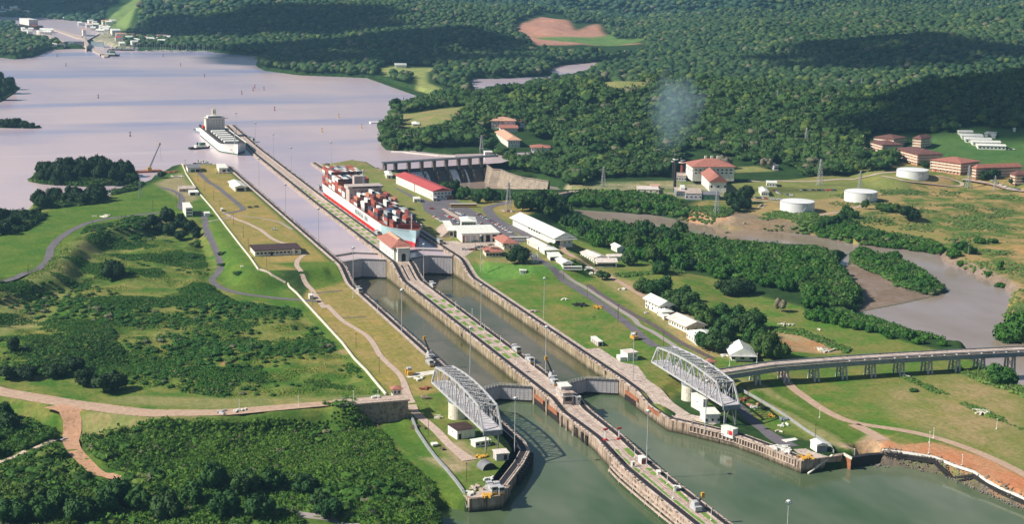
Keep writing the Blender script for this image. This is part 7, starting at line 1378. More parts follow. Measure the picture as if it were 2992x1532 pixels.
for bi, (yy, tiers, cols, fill) in enumerate(bays):
    for c in range(cols):
        base = max(0, round(tiers+R.uniform(-1.6, .8))) if fill < .95 else round(tiers)
        if R.random() > fill: base = max(0, base-2)
        zone_ = 'forward of the bridge' if yy < 165 else 'behind the bridge'
        for t in range(base):
            edge = c < 1 or t == base-1
            col = R.choices([k for k, _ in ccols], [6, 3.2, 3, .6, 1, 2, 1.6])[0]
            if (not edge and not (c > 0 and t >= base-2)) or total >= 298: x_ = 25.9+(c-(cols-1)/2)*2.62; lower.cur = [k for k, _ in ccols].index(col); lower.box(x_-1.2, x_+1.2, 373+yy-6.05, 373+yy+6.05, 27.22+t*2.6, 29.78+t*2.6)
            else: cont(col, 25.9+(c-(cols-1)/2)*2.62, 373+yy, 27.2+t*2.6, '%s container stacked on the ship %s' % (col, zone_)); total += 1
tag(lower.build('stacked_containers', [cprot[k][2] for k, _ in ccols]), kind='stuff')
def bulk():
    r = empty('bulk_carrier', (-21.5, 940, 0)); tag(r, 'white bulk carrier with pale hatch covers entering the left lane beside the centre wall', 'bulk carrier'); b = MB(); top = hull(b, 212, 31, [(12, 2, 0), (16.3, 1, 0), (17.6, .8, 1), (22, .3, 1), (26.5, 0, 1)], bow=.21, stern=.1); fixn(b.build('hull', [M['green'], M['hullwhite']], r)); d = MB(); deck(d, top, -.8); fixn(d.build('deck', M['deckgrey'], r))
    for k in range(6): b = MB(); y = 42+k*19.5; b.box(-8, 8, y, y+10.5, 25.8, 27.6); b.build('hatch_cover', M['white'], r); b = MB(); b.box(-7.6, 7.6, y+11, y+15.5, 25.8, 26.6); b.build('hatch_crane_base', M['deckred'], r)
    for s in (-1, 1): b = MB(); b.bar((s*11.2, 30, 26.6), (s*11.2, 155, 26.6), .7, 1.2); b.build('deck_pipe', M['black'], r)
    b = MB(); b.box(-11, 11, 166, 184, 25.6, 40); b.build('accommodation', M['cream'], r); b = MB(); b.box(-15.4, 15.4, 167, 170, 39.4, 40.4); b.box(-9, 9, 165.6, 176, 40, 42.8); b.build('bridge_wing', M['white'], r); b = MB(); b.box(-7, 7, 164.85, 165, 41, 41.9)
    for z in (28, 31, 34, 37): [b.box(-9+k*3.4, -8.2+k*3.4, 165.85, 166, z, z+.9) for k in range(6)]
    b.build('window_row', M['glass'], r); b = MB(); b.box(-2.2, 2.2, 174, 178, 42, 50); b.bar((0, 170, 42), (0, 170, 54), .5); b.build('funnel_and_mast', M['cream'], r); b = MB(); b.cyl(0, 173.8, 45.2, 47.4, 1.1); b.build('funnel_mark', M['black'], r)
    b = MB(); b.bar((0, 22, 26), (0, 22, 42), .9); b.build('foremast', M['white'], r); b = MB(); b.box(-13.4, -11.8, 176, 186, 27, 30); b.build('lifeboat', M['red'], r); b = MB(); b.box(-5.8, -5.2, 14.2, 15, 20, 22); b.build('anchor', M['rust'], r)
bulk()
def tug(x, y, rz, lb, z=LAKE, s=1., name='tugboat', grp=None, hullm='black'):
    r = empty(name, (x, y, z), rz); tag(r, lb, 'tug' if name == 'tugboat' else 'boat', grp); b = MB(); hull(b, 26, 8.5, [(-1, .8, 0), (.6, .3, 0), (1.5, .1, 0), (2.2, 0, 1)], bow=.3, stern=.25, flare=2); b.v = [(p[0], p[1]-13, p[2]-(2.8*.6 if p[2] > 2.4 else 0)) for p in b.v]; fixn(b.build('hull', [M[hullm], M['white']], r))
    MB().box(-3.2, 3.2, -7, 6, 1.6, 4.2).build('deckhouse', M['white'], r); MB().box(-2.2, 2.2, -6, 0, 4.2, 6.8).build('wheelhouse', M['green'] if grp is None else M['white'], r); b = MB(); b.cyl(0, 3, 4, 7.6, .9, n=10); b.build('funnel', M['black'], r); b = MB(); b.bar((0, -1, 6.8), (0, -1, 11), .25); b.build('mast', M['steel'], r); r.scale = (s, s, s); return r
q = g(*A3(1505, 1120), LAKE); tug(q[0], q[1], 1.9, 'small tug with white wheelhouse left of the bulk carrier'); b = MB(); b.prism([(q[0]+14*math.cos(a), q[1]+20*math.sin(a)) for a in np.arange(0, 6.2, .6)], LAKE+.02, LAKE+.05); tag(b.build('wake', M['lake']), kind='stuff')
q = g(*A3(1515, 1000), LAKE); tug(q[0], q[1], .2, 'tug half hidden behind the stern of the bulk carrier', s=1.3, hullm='steeldark')
q = g(*A3(1505, 1235), LAKE); tug(q[0], q[1], 1.5, 'white launch moored at the lake end of the dry lawn, left of the pair', s=.55, name='launch', grp='launches moored by the lawn', hullm='black'); q = g(*A3(1545, 1238), LAKE); tug(q[0], q[1], 1.5, 'white launch moored at the lake end of the dry lawn, right of the pair', s=.55, name='launch', grp='launches moored by the lawn', hullm='white')
# crane barge
q = g(*A3(1050, 1298), LAKE); cb = empty('crane_barge', (q[0], q[1], LAKE), -1.42); tag(cb, 'rust-red barge with a white cabin moored by the wooded island', 'barge'); MB().box(-4.5, 4.5, -22, 22, -1, 1.6).build('pontoon', M['rust'], cb); MB().box(-3, 3, -21, -14, 1.6, 6.5).build('cabin', M['white'], cb); MB().box(-3, 3, -12, -5, 1.6, 4.6).build('engine_house', M['black'], cb)
q = g(*A3(1125, 1285), LAKE+1.6); lc = empty('crawler_crane', (q[0], q[1], LAKE+1.6)); tag(lc, 'lattice boom crane standing on the moored barge', 'crane'); MB().box(-2, 2, -2.5, 2.5, 0, 3.6).build('cab', M['yellow'], lc)
b = MB(); t_ = g_at(*A3(1203, 1085), Y=q[1]); tx, tz = t_[0]-q[0], t_[2]-LAKE-1.6
for ox, oy in ((-.7, -.7), (.7, -.7), (-.7, .7), (.7, .7)): b.bar((ox, oy, 2.5), (tx+ox*.3, oy*.3, tz), .3)
for k in range(14): f0, f1 = k/14, (k+1)/14; b.bar((tx*f0-.6, -.6, 2.5+(tz-2.5)*f0), (tx*f1+.6, .6, 2.5+(tz-2.5)*f1), .22); b.bar((tx*f0+.6, .6, 2.5+(tz-2.5)*f0), (tx*f1-.6, -.6, 2.5+(tz-2.5)*f1), .22)
b.build('boom', M['steeldark'], lc); MB().box(tx-.9, tx+.9, -.9, .9, tz-.8, tz+1.2).build('boom_head', M['yellow'], lc); b = MB(); b.bar((tx, 0, tz), (tx+1, 0, tz*.35), .12); b.build('cable', M['black'], lc)
# buoys
def buoy(m_):
    r = empty('buoy'); tag(r, 'x', 'buoy'); b = MB(); b.cyl(0, 0, -.3, .8, 1.3, n=12); b.build('float', m_, r); b = MB(); b.cyl(0, 0, .8, 4.2, .7, .25, 8); b.box(-.8, .8, -.8, .8, 4.2, 5.6); b.build('beacon', m_, r); return r
for nm, mt, pts in (('black', 'black', [(430, 425), (497, 497), (740, 738), (980, 1025)]), ('red', 'deckred', [(1228, 425), (1360, 495), (1538, 578), (1820, 708), (1905, 682), (1918, 662), (1987, 676), (2067, 832)]), ('yellow', 'yellow', [(2549, 885), (2423, 995), (2722, 965)])):
    bp = buoy(M[mt]); used = []
    for i, (x, y) in enumerate(pts): q = g(*A3(x, y), LAKE); o = put(bp, used, q[0], q[1], LAKE, '%s channel buoy on the lake, %s counted from the far locks' % (nm, ('first', 'second', 'third', 'fourth', 'fifth', 'sixth', 'seventh', 'eighth')[i]), nm+' channel buoys'); o.scale = (.85, .85, .95)
q = g(*t2b(265, 925), LAKE); fl = empty('landing_stage', (q[0], q[1], LAKE)); tag(fl, 'white floating landing stage with a jetty off the grassy point', 'landing stage'); MB().box(-10, 10, -5, 5, -.5, 1.6).build('pontoon', M['white'], fl); b = MB(); b.bar((10, 0, 1.2), (45, -6, 1.2), 1.4, .5); b.build('gangway', M['concdark'], fl); MB().box(2, 5, -1, 1, 1.6, 4).build('hut', M['steeldark'], fl)
lb_ = W(t5, [(430, 120), (620, 130), (800, 150), (970, 165), (1150, 182), (1400, 195)], LAKE); b = MB()
for a_, c_ in zip(lb_[:-1], lb_[1:]): b.bar((*a_, LAKE+.3), (*c_, LAKE+.3), 2.2, 1.2)
tag(b.build('floating_boom', M['cream']), 'long pale floating boom in the lake behind the spillway dam', 'boom')
# ================================================================== LOCOMOTIVES AND CRANES ON THE WALLS
def loco(name='lock_locomotive'):
    r = empty(name); tag(r, 'x', 'locomotive'); MB().box(-1.35, 1.35, -4.8, 4.8, .5, 1.4).build('frame', M['grey'], r); b = MB(); b.box(-1.3, 1.3, -5.1, -4.8, .6, 1.3); b.box(-1.3, 1.3, 4.8, 5.1, .6, 1.3); b.build('bumper', M['yellow'], r); MB().box(-1.2, 1.2, -2, 2, 1.5, 3.3).build('winch_housing', M['steel'], r)
    for s in (-1, 1):
        c = MB().box(-1.3, 1.3, min(s*2.1, s*4.7), max(s*2.1, s*4.7), 1.5, 3.9).build('cab', M['steel'], r); w_ = MB(); w_.box(-1.1, 1.1, min(s*4.7, s*4.76), max(s*4.7, s*4.76), 2.5, 3.5); w_.box(-1.36, -1.3, min(s*2.6, s*4.3), max(s*2.6, s*4.3), 2.5, 3.4); w_.build('window', M['glass'], c)
    for s in (-3.4, 3.4): b = MB(); b.cyl(0, s, .02, .5, .9, n=10); b.build('wheel', M['black'], r)
    return r
lp0 = loco(); used = []
for tf, x, y, z, rz, lb in ((w5, 1215, 1075, LOW, -.35, 'silver lock locomotive at the left point, left of the pair'), (w5, 1325, 1080, LOW, -.35, 'silver lock locomotive at the left point, right of the pair'), (tile5(1200, 860), 285, 1070, MID, 0, 'silver locomotive by the upper end of the left swing bridge'), (tile5(1200, 860), 1790, 1030, MID, 0, 'silver locomotive on the right track of the centre wall by the last grass beds'), (tile5(1450, 1000), 860, 640, MID, 0, 'silver locomotive beside the operators cabin at the lower gates'), (tile5(1200, 860), 1590, 870, MID, 0, 'small silver locomotive further up the right track of the centre wall'), (b5, 230, 780, U, .3, 'white locomotive on the right wall below the bow of the container ship'), (tile5(850, 400), 430, 790, U, 0, 'dark silver locomotive on the centre wall by the stern of the container ship'), (tile5(950, 650), 790, 190, U, 0, 'grey locomotive on the centre wall alongside the container ship bow'), (A2, 1905, 30, U, 0, 'dark locomotive on the centre wall beside the bulk carrier bow'), (tile5(960, 720), 1570, 620, MID, 0, 'silver locomotive at the bottom of the centre ramp, right track'), (tile5(960, 720), 460, 700, MID, 0, 'silver locomotive at the bottom of the left ramp')):
    q = g(*tf(x, y), z); put(lp0, used, q[0], q[1], z, lb, 'lock locomotives')
def boomcrane(tf, bx, by, tx_, ty_, z, lb, body='steel', tip='yellow'):
    q = g(*tf(bx, by), z); t_ = g_at(*tf(tx_, ty_), Y=q[1]); r = empty('boom_crane', (q[0], q[1], z)); tag(r, lb, 'crane'); dx, dz = t_[0]-q[0], t_[2]-z
    MB().box(-1.6, 1.6, -3, 3, .6, 2.6).build('chassis', M[body], r); MB().box(-1.2, 1.2, -1, 2.4, 2.6, 4.2).build('cab', M['steel'], r); b = MB()
    for oy in (-.5, .5): b.bar((-.4, oy, 2.4), (dx-.1, oy*.3, dz), .32); b.bar((.6, oy, 2.4), (dx+.1, oy*.3, dz), .32)
    for k in range(7): f0, f1 = k/7, (k+1)/7; b.bar((dx*f0-.4*(1-f0), 0, 2.4+(dz-2.4)*f0), (dx*f1+.5*(1-f1), 0, 2.4+(dz-2.4)*f1), .25)
    b.build('boom', M['gatedark'], r); MB().box(dx-.7, dx+.7, -.6, .6, dz-1.4, dz+1).build('boom_tip', M[tip], r)
    for s in (-2, 2): b = MB(); b.cyl(0, s, .02, .6, 1.2, n=10); b.build('wheel', M['black'], r)
boomcrane(tile5(1200, 860), 290, 960, 205, 660, MID, 'crane with a black yellow-tipped boom on the left wall above the swing bridge'); boomcrane(tile5(1450, 1000), 850, 560, 750, 240, MID, 'crane with a black yellow-tipped boom standing at the centre wall near the lower gates'); boomcrane(tile5(1600, 1276), 2230, 1120, 2335, 880, LOW, 'wheeled crane with a grey yellow-headed boom at the bottom of the centre wall')
boomcrane(tile5(1800, 820), 270, 890, 300, 800, MID, 'yellow mobile crane on the lawn beside the lock road', 'yellow'); boomcrane(A1, 505, 505, 485, 475, MID, 'small yellow digger at the road junction beside the left swing bridge', 'yellow')
for x, y, lb in ((1980, 1000, 'left'), (2083, 992, 'right')):
    q = g(*A1(x, y), LOW); r = empty('signal_arrow', (q[0], q[1], LOW)); tag(r, '%s white and red signal post on the lower centre wall' % lb, 'signal'); b = MB(); b.cyl(0, 0, 0, 5.5, .35, n=8); b.build('post', M['white'], r); MB().box(-1.2, 1.2, -.3, .3, 5.5, 6.3).build('signal_arm', M['red'], r); MB().box(-1, 1, -1, 1, 0, .8).build('base', M['red'], r)
q = g(*w5(1435, 60), LOW); 
# ================================================================== VEHICLES
cc = [('white', (.75, .75, .74)), ('silver', (.45, .46, .48)), ('red', (.5, .04, .04)), ('blue', (.06, .12, .3)), ('dark', (.04, .045, .05)), ('beige', (.55, .5, .38))]; cars = {}
wheel_me = None
for nm, c in cc:
    mt = paint('car_'+nm, c, tuple(x*.9 for x in c), rough=.35, spec=.5); r = empty('parked_car'); tag(r, 'x', 'car'); b = MB(); b.add([(-.9, -2.2, .35), (.9, -2.2, .35), (.9, 2.2, .35), (-.9, 2.2, .35), (-.88, -2.15, .95), (.88, -2.15, .95), (.88, 2.1, 1.0), (-.88, 2.1, 1.0)], [(0,3,2,1),(4,5,6,7),(0,1,5,4),(1,2,6,5),(2,3,7,6),(3,0,4,7)]); b.build('body', mt, r)
    b = MB(); b.add([(-.82, -1.2, .96), (.82, -1.2, .96), (.82, 1.7, .96), (-.82, 1.7, .96), (-.68, -.5, 1.45), (.68, -.5, 1.45), (.68, 1.2, 1.45), (-.68, 1.2, 1.45)], [(0,1,5,4),(1,2,6,5),(2,3,7,6),(3,0,4,7)]); b.build('window_band', M['glass'], r); b = MB(); b.box(-.68, .68, -.5, 1.2, 1.44, 1.5); b.build('roof_panel', mt, r)
    for sx in (-.82, .82):
        for sy in (-1.35, 1.35):
            if wheel_me is None: b = MB(); b.tube([(-.12, 0, 0), (.12, 0, 0)], .34, 10); wheel_me = b.mesh('wheel'); wheel_me.materials.append(M['black'])
            o = link_mesh('wheel', wheel_me, None, r); o.location = (sx, sy, .34)
    cars[nm] = [r, []]
def carrow(tf, a, b_, n, z, rz, where, wts=(5, 2, 1, 1, 2, 1), seed=1, jit=.5):
    R = random.Random(seed); A, B_ = (g(*tf(*a), z), g(*tf(*b_), z)) if z else (hp(tf, *a)[:2], hp(tf, *b_)[:2])
    for i in range(n):
        if n > 8 and R.random() < .1: continue
        f = i/max(n-1, 1); x = A[0]+(B_[0]-A[0])*f+R.uniform(-.3, .3); y = A[1]+(B_[1]-A[1])*f+R.uniform(-jit, jit); nm = R.choices([k for k, _ in cc], wts)[0]; p, u_ = cars[nm]; zz = (z or hz(x, y)); put(p, u_, x, y, zz+.05, '%s car %s' % (nm, where), 'cars '+where, rz+R.choice((0, math.pi)))
patch('car_park', W(t5, [(440, 640), (560, 680), (800, 800), (1040, 870), (1250, 820), (1420, 860), (1560, 940), (1750, 1060), (2250, 1319)], U)+W(b5, [(1480, 720), (1500, 770), (1330, 760), (1110, 690), (1060, 600), (780, 530), (540, 500), (350, 500), (0, 290), (-40, 180)], U), M['asphalt'], U)
patch('apron', W(b5, [(280, 750), (480, 745), (570, 780), (1120, 755), (1380, 770), (1520, 860), (1600, 930), (1500, 1000), (1380, 860), (1010, 850), (760, 880), (640, 960), (600, 990), (480, 930)], U), M['concrete'], U, .1)
patch('traffic_island', W(t5, [(1180, 980), (1230, 975), (1560, 1160), (1760, 1290), (1680, 1310), (1450, 1180)], U), M['palepath'], U, .14)
patch('apron', W(tile5(2040, 1140), [(1430, 900), (1620, 890), (1700, 930), (1960, 1010), (1760, 1040), (1500, 960)], LOW), M['concrete'], LOW, .15); patch('apron', W(w5, [(870, 1170), (1000, 1080), (1110, 990), (1180, 960), (1380, 1060), (1370, 1130)], LOW), M['concrete'], LOW, .12); patch('apron', W(A1, [(480, 520), (560, 490), (700, 470), (700, 500), (600, 515), (500, 530)], MID), M['cream'], MID, .14)
patch('apron', W(tile5(1780, 980), [(0, 300), (130, 400), (330, 440), (430, 470), (560, 640), (380, 690), (60, 420)], MID), M['concrete'], MID, .12)
carrow(t5, (1080, 1110), (1260, 1220), 9, U, .5, 'in the near left row of the car park', seed=2); carrow(t5, (1230, 1080), (1480, 1180), 12, U, .5, 'in the second row of the car park, near the pavilion', seed=3); carrow(t5, (1400, 1180), (1480, 1210), 4, U, .5, 'in the second row of the car park, near the pavilion', seed=13)
carrow(t5, (1430, 1050), (1860, 1260), 24, U, .5, 'in the crowded third row of the car park', (7, 2, 2, 1, 1, 1), 4); carrow(t5, (1520, 1120), (1920, 1300), 20, U, .5, 'in the crowded fourth row of the car park', (7, 2, 2, 1, 1, 1), 5); carrow(b5, (820, 350), (1310, 630), 34, U, .6, 'in the long row along the curved road', (3, 3, 2, 2, 3, 1), 6)
carrow(t5, (1040, 985), (1040, 985), 1, U, 1.2, 'alone in the open upper part of the car park', (0, 0, 1, 0, 0, 0), 7, 0); carrow(t5, (1330, 995), (1330, 995), 1, U, 1.2, 'parked alone left of the bus', (1, 0, 0, 0, 0, 0), 8, 0); carrow(b5, (1200, 300), (1310, 310), 3, None, .4, 'beside the pylon by the curved road', seed=9); carrow(b5, (600, 880), (720, 885), 4, U, 1.4, 'in front of the orange-roofed office', seed=10); carrow(b5, (790, 855), (920, 850), 4, U, 1.4, 'behind the orange-roofed office', seed=16)
carrow(s5, (1780, 720), (2200, 745), 16, None, 0.3, 'in the row below the power station yard', seed=11); carrow(D2, (900, 405), (1150, 405), 18, None, 0.3, 'in the dark row behind the middle tank', (1, 1, 1, 1, 5, 1), 12); carrow(s5, (2080, 610), (2160, 660), 5, None, .3, 'in the power station yard', seed=14); carrow(s5, (2270, 670), (2340, 680), 3, None, .3, 'at the pinkish canopy in the yard', seed=15)
carrow(tile5(2492, 340), (2100, 980), (2500, 1110), 7, None, .3, 'below the rightmost barracks', seed=17); carrow(tile5(2492, 340), (2240, 500), (2420, 500), 5, None, .3, 'by the playing field near the parallel sheds', seed=18); carrow(A2, (2065, 700), (2065, 700), 1, U, 1.2, 'alone on the dry lawn above the long low office', (1, 0, 0, 0, 0, 0), 19, 0); carrow(A2, (1880, 535), (1930, 530), 2, U, 1.0, 'at the end of the lawn path near the lock', (0, 0, 0, 0, 1, 0), 20, 0)
def bus(tf, x, y, rz, z, lb, mt='yellow', L=11.):
    q = g(*tf(x, y), z) if z else hp(tf, x, y)[:2]; r = empty('bus', (q[0], q[1], z or hz(*q)), rz); tag(r, lb, 'bus'); MB().box(-1.25, 1.25, -L/2, L/2, .5, 2.9).build('body', M[mt], r); MB().box(-1.2, 1.2, -L/2+.1, L/2-.1, 2.9, 3.2).build('roof', M['white'], r); MB().box(-1.29, 1.29, -L/2+.6, L/2-.6, 1.7, 2.5).build('window_band', M['glass'], r)
    for sx in (-1.1, 1.1):
        for sy in (-L*.3, L*.32): o = link_mesh('wheel', wheel_me, None, r); o.location = (sx, sy, .5); o.scale = (1.2, 1.5, 1.5)
bus(b5, 590, 235, 1.35, U, 'yellow and white bus parked at the upper edge of the car park', L=24); bus(b5, 1420, 740, 1.3, U, 'long white truck at the lower end of the car park', 'white', 16); bus(r5, 890, 570, 1.3, None, 'white and blue bus parked beside the last workshop', 'white', 14)
MB_ = [(tile5(1500, 680), 1650, 850, 'pair of white boats on trailers beside the short dark track')]
# small clutter on the lawns: stacked timber, pallets
def clutter(tf, x, y, z, lb, cat, m_, n=6, s=1.6, seed=1, name='debris_pile'):
    R = random.Random(seed); q = g(*tf(x, y), z) if z is not None else hp(tf, x, y)[:2]; zz = z if z is not None else hz(*q); b = MB()
    for k in range(n): ax, ay = R.uniform(-s, s)*1.2, R.uniform(-s, s); a = R.uniform(0, 3.1); L = R.uniform(.8, 1.8)*s; b.bar((q[0]+ax-L*math.cos(a)/2, q[1]+ay-L*math.sin(a)/2, zz+.4+R.random()*.3), (q[0]+ax+L*math.cos(a)/2, q[1]+ay+L*math.sin(a)/2, zz+.4+R.random()*.4), R.uniform(.5, 1.1), R.uniform(.5, 1.0))
    tag(b.build(name, M[m_]), lb, cat)
for a_ in ((v5, 850, 245, LOW, 'stack of orange and white beams on the right point', 'beam stack', 'tilepale', 8, 3, 1), (v5, 830, 290, LOW, 'row of white concrete blocks below the orange beams', 'blocks', 'white', 6, 2, 2), (v5, 990, 290, LOW, 'dark scrap pile beside the fence of the right point', 'scrap pile', 'black', 7, 2, 3), (v5, 1070, 400, LOW, 'orange machinery part lying on the grass of the right point', 'machinery', 'yellow', 6, 1.8, 4), (v5, 1290, 455, LOW, 'grey machine beside the fence of the right point', 'machinery', 'steeldark', 6, 1.8, 5), (v5, 1310, 555, LOW, 'long white beam on the right point', 'beam', 'white', 3, 3.2, 6), (v5, 1250, 625, LOW, 'short cream beam on the grass of the right point', 'beam', 'cream', 2, 2.4, 7), (v5, 1250, 880, LOW, 'heap of white machinery at the end of the point road', 'machinery', 'white', 16, 3.2, 8), (v5, 1360, 930, LOW, 'second heap of white machinery near the twin shed', 'machinery', 'white', 10, 2.6, 9), (v5, 1620, 1030, LOW, 'orange pipes at the corner of the right point', 'pipes', 'yellow', 9, 3, 10), (v5, 700, 160, LOW, 'dark rusty machinery under the viaduct end', 'machinery', 'rust', 10, 3, 11),
           (w5, 1085, 555, LOW, 'yellow timber pile on the grass of the left point', 'timber pile', 'yellow', 7, 2, 12), (w5, 1180, 890, LOW, 'white pump unit beside the locomotives', 'pump', 'white', 7, 1.6, 13), (w5, 520, 440, LOW, 'small rusty frame on the grass of the left point', 'frame', 'wood', 4, 1.4, 14), (w5, 960, 1030, LOW, 'pale rubble pile behind the concrete apron of the left point', 'rubble', 'concrete', 8, 2.4, 15), (w5, 960, 1105, LOW, 'white slab pile on the apron of the left point', 'slabs', 'white', 4, 2.6, 16), (w5, 110, 110, LOW, 'plank pile beside the curved fence', 'planks', 'wood', 5, 2.4, 17), (w5, 1200, 1140, LOW, 'yellow buffer frames in front of the two locomotives', 'buffers', 'yellow', 8, 2.6, 18),
           (A1, 590, 540, MID, 'white slabs left of the left swing bridge', 'slabs', 'white', 5, 2.4, 19), (A1, 620, 610, MID, 'rusty scrap on the grass left of the left swing bridge', 'scrap', 'rust', 7, 2.2, 20), (A1, 640, 680, MID, 'grey poles lying left of the left swing bridge', 'poles', 'concdark', 5, 2.6, 21), (A1, 690, 830, LOW, 'pale slabs beside the dirt track of the left point', 'slabs', 'cream', 4, 2.2, 22),
           (r5, 760, 1015, MID, 'small heap of pale sand on the green lawn', 'sand heap', 'cream', 8, 1.8, 23), (r5, 1010, 1100, MID, 'row of black crates on the green lawn', 'crates', 'black', 16, 3.6, 24), (r5, 1270, 1130, MID, 'mixed yellow and dark machinery beside the lock road', 'machinery', 'yellow', 9, 3, 25), (r5, 290, 1190, MID, 'pinkish equipment on the right wall strip', 'equipment', 'concrete', 9, 2, 26), (r5, 1100, 550, None, 'heap of white boats and hulls beside the lane', 'boat heap', 'white', 14, 4, 27), (r5, 1180, 620, None, 'white hulls beside the dark round bush', 'boat heap', 'white', 10, 3, 28), (r5, 1640, 860, None, 'pair of white hulls on trailers beside the short dark track', 'hulls', 'white', 5, 2.4, 29), (r5, 1990, 1220, None, 'white car-sized tank on the grass near the first house', 'tank', 'white', 3, 1.2, 30), (c5, 1640, 1140, None, 'white round cistern and barrels left of the gabled house', 'cistern', 'white', 7, 1.8, 31),
           (E2, 790, 130, None, 'pale concrete ruin on the meadow behind the houses', 'foundation', 'cream', 6, 3, 32), (E2, 1030, 172, None, 'small pale slab on the meadow', 'slab', 'cream', 2, 2, 33), (E2, 2270, 785, None, 'line of white stones along the hedge in the field', 'stones', 'cream', 8, 4, 34), (E2, 1680, 520, None, 'white boulder at the hedge near the viaduct', 'boulder', 'cream', 3, 1.6, 35), (E2, 1100, 325, None, 'pale rubble at the edge of the red dirt plot', 'rubble', 'cream', 10, 5, 36),
           (A2, 765, 600, None, 'pale concrete slabs beside the dam road', 'slabs', 'cream', 6, 5, 37), (A2, 1290, 265, U, 'scattered rusty scrap at the lake end behind the pale wall', 'scrap', 'rust', 16, 5, 38), (A2, 1690, 275, U, 'long pale pile of pipes beside the small lakeside building', 'pipe pile', 'concrete', 8, 5, 39), (A2, 1330, 300, U, 'white planks on the bare ground behind the pale wall', 'planks', 'white', 7, 4, 40), (A2, 1820, 980, None, 'tiny white stones on the bright green slope', 'stones', 'white', 3, 1, 41), (tile2(0, 900), 455, 995, None, 'small grey culvert head beside the red track', 'culvert', 'gate', 4, 2, 42), (tile2(0, 900), 1820, 780, 15, 'white barrier beam beside the embankment road', 'barrier', 'white', 4, 2.4, 43), (tile2(0, 900), 1685, 790, 15, 'white gate across the embankment road', 'gate', 'steel', 5, 2.2, 44), (A1, 250, 680, 17.4, 'white barrier gate on the left abutment', 'gate', 'white', 5, 1.8, 45)):
    clutter(*a_[:7], n=a_[7], s=a_[8], seed=a_[9])
# revetment of rocks, lower right
rl = W(E2, [(1450, 1180), (1560, 1150), (1700, 1185), (1900, 1220), (2100, 1295), (2300, 1380), (2576, 1505), (2800, 1620)], .6); P = refine(rl, 1.0); X = np.array([p[0] for p in P]*7); Y = np.array([p[1] for p in P]*7); q = np.random.default_rng(9); X = X+q.normal(size=len(X))*1.6; Y = Y+q.normal(size=len(X))*2.2; S = q.uniform(.3, .75, len(X)); M['rockmass'] = M['rock']
merge('rock_revetment', protoF[:3], X, Y, np.maximum(hzv(X, Y), 0)+.2, S, S*.9, np.ones((len(X), 4)), 'rock')
for k, (dy, z, m_) in enumerate(((-36, 5.2, 'white'), (-16, 3.6, 'black'), (2, 2.6, 'black'))):
    ln_ = hits(E2, [(1510, 1112+dy), (1700, 1135+dy), (1900, 1166+dy), (2200, 1278+dy), (2400, 1398+dy), (2576, 1476+dy), (2800, 1590+dy)]); b = MB()
    for a_, c_ in zip(refine(ln_, 9)[:-1], refine(ln_, 9)[1:]): b.bar((*a_, hz(*a_)+.3), (*c_, hz(*c_)+.3), 1.4, .9)
    tag(b.build(('sand_kerb', 'dark_pipe', 'dark_pipe')[k], M[m_]), ('pale kerb along the top of the rock bank, lower right', 'upper black pipeline along the rock bank, lower right', 'lower black pipeline along the rock bank, lower right')[k], ('kerb', 'pipeline', 'pipeline')[k])
jt = W(v5, [(2030, 990), (1880, 1110), (1660, 1260)], 3); b = MB(); b.bar((*g(*v5(2020, 985), 6.8), 6.8), (*g(*v5(1655, 1262), .3), .3), 1.0, .6); tag(b.build('gangplank', M['cream']), 'long pale gangplank leaning from the right point down to the water', 'gangplank')
dk = empty('basin_dock', (*g(*v5(2230, 1000), 5), 0)); tag(dk, 'dark sheet-piled dock corner right of the twin shed', 'dock'); 
def vd(b, n_, m_): o = b.build(n_, M[m_], dk); o.matrix_parent_inverse = Matrix.Translation(-dk.location); return o
vd(MB().prism(W(v5, [(2300, 1030), (2576, 985), (2900, 960), (2900, 930), (2540, 955), (2290, 1000)], 5.2), -4, 5.2), 'quay', 'black'); vd(MB().prism(W(v5, [(2140, 930), (2310, 1030), (2300, 1045), (2130, 945)], 5.6), -4, 5.6), 'pile_wall', 'rust'); vd(MB().prism(W(v5, [(2130, 915), (2320, 1020), (2310, 1038), (2125, 935)], 6.2), 5.6, 6.4), 'cap_beam', 'cream')
# ================================================================== FAR LOCKS AND MARINA
f5 = tile5(0, 20)
fw_ = empty('far_lock_wall', (0, 2500, 0)); tag(fw_, 'distant centre wall of the far locks reaching out into the lake', 'lock wall')
def vf(b, n_, m_): o = b.build(n_, M[m_], fw_); o.matrix_parent_inverse = Matrix.Translation((0, -2500, 0)); return o
vf(MB().prism(W(f5, [(1275, 590), (1300, 570), (1640, 715), (1620, 745), (1570, 745)], 19), 10, 19), 'approach_wall', 'concrete'); vf(MB().prism(W(f5, [(1230, 440), (1270, 440), (1340, 560), (1300, 600)], 26), 10, 26), 'middle_wall', 'concrete'); vf(MB().prism(W(f5, [(760, 325), (800, 318), (1250, 440), (1240, 470), (1150, 460)], 26), 10, 26), 'upper_wall', 'concrete'); vf(MB().prism(W(f5, [(560, 400), (600, 385), (980, 520), (950, 530)], 26), 10, 26), 'side_wall', 'concrete')
vf(MB().prism(W(f5, [(980, 522), (1260, 522), (1262, 515), (980, 515)], 26), 10, 26), 'lock_gate', 'steeldark'); vf(MB().prism(W(f5, [(1370, 525), (1560, 540), (1565, 530), (1370, 515)], 26), 10, 26), 'lock_gate', 'steeldark')
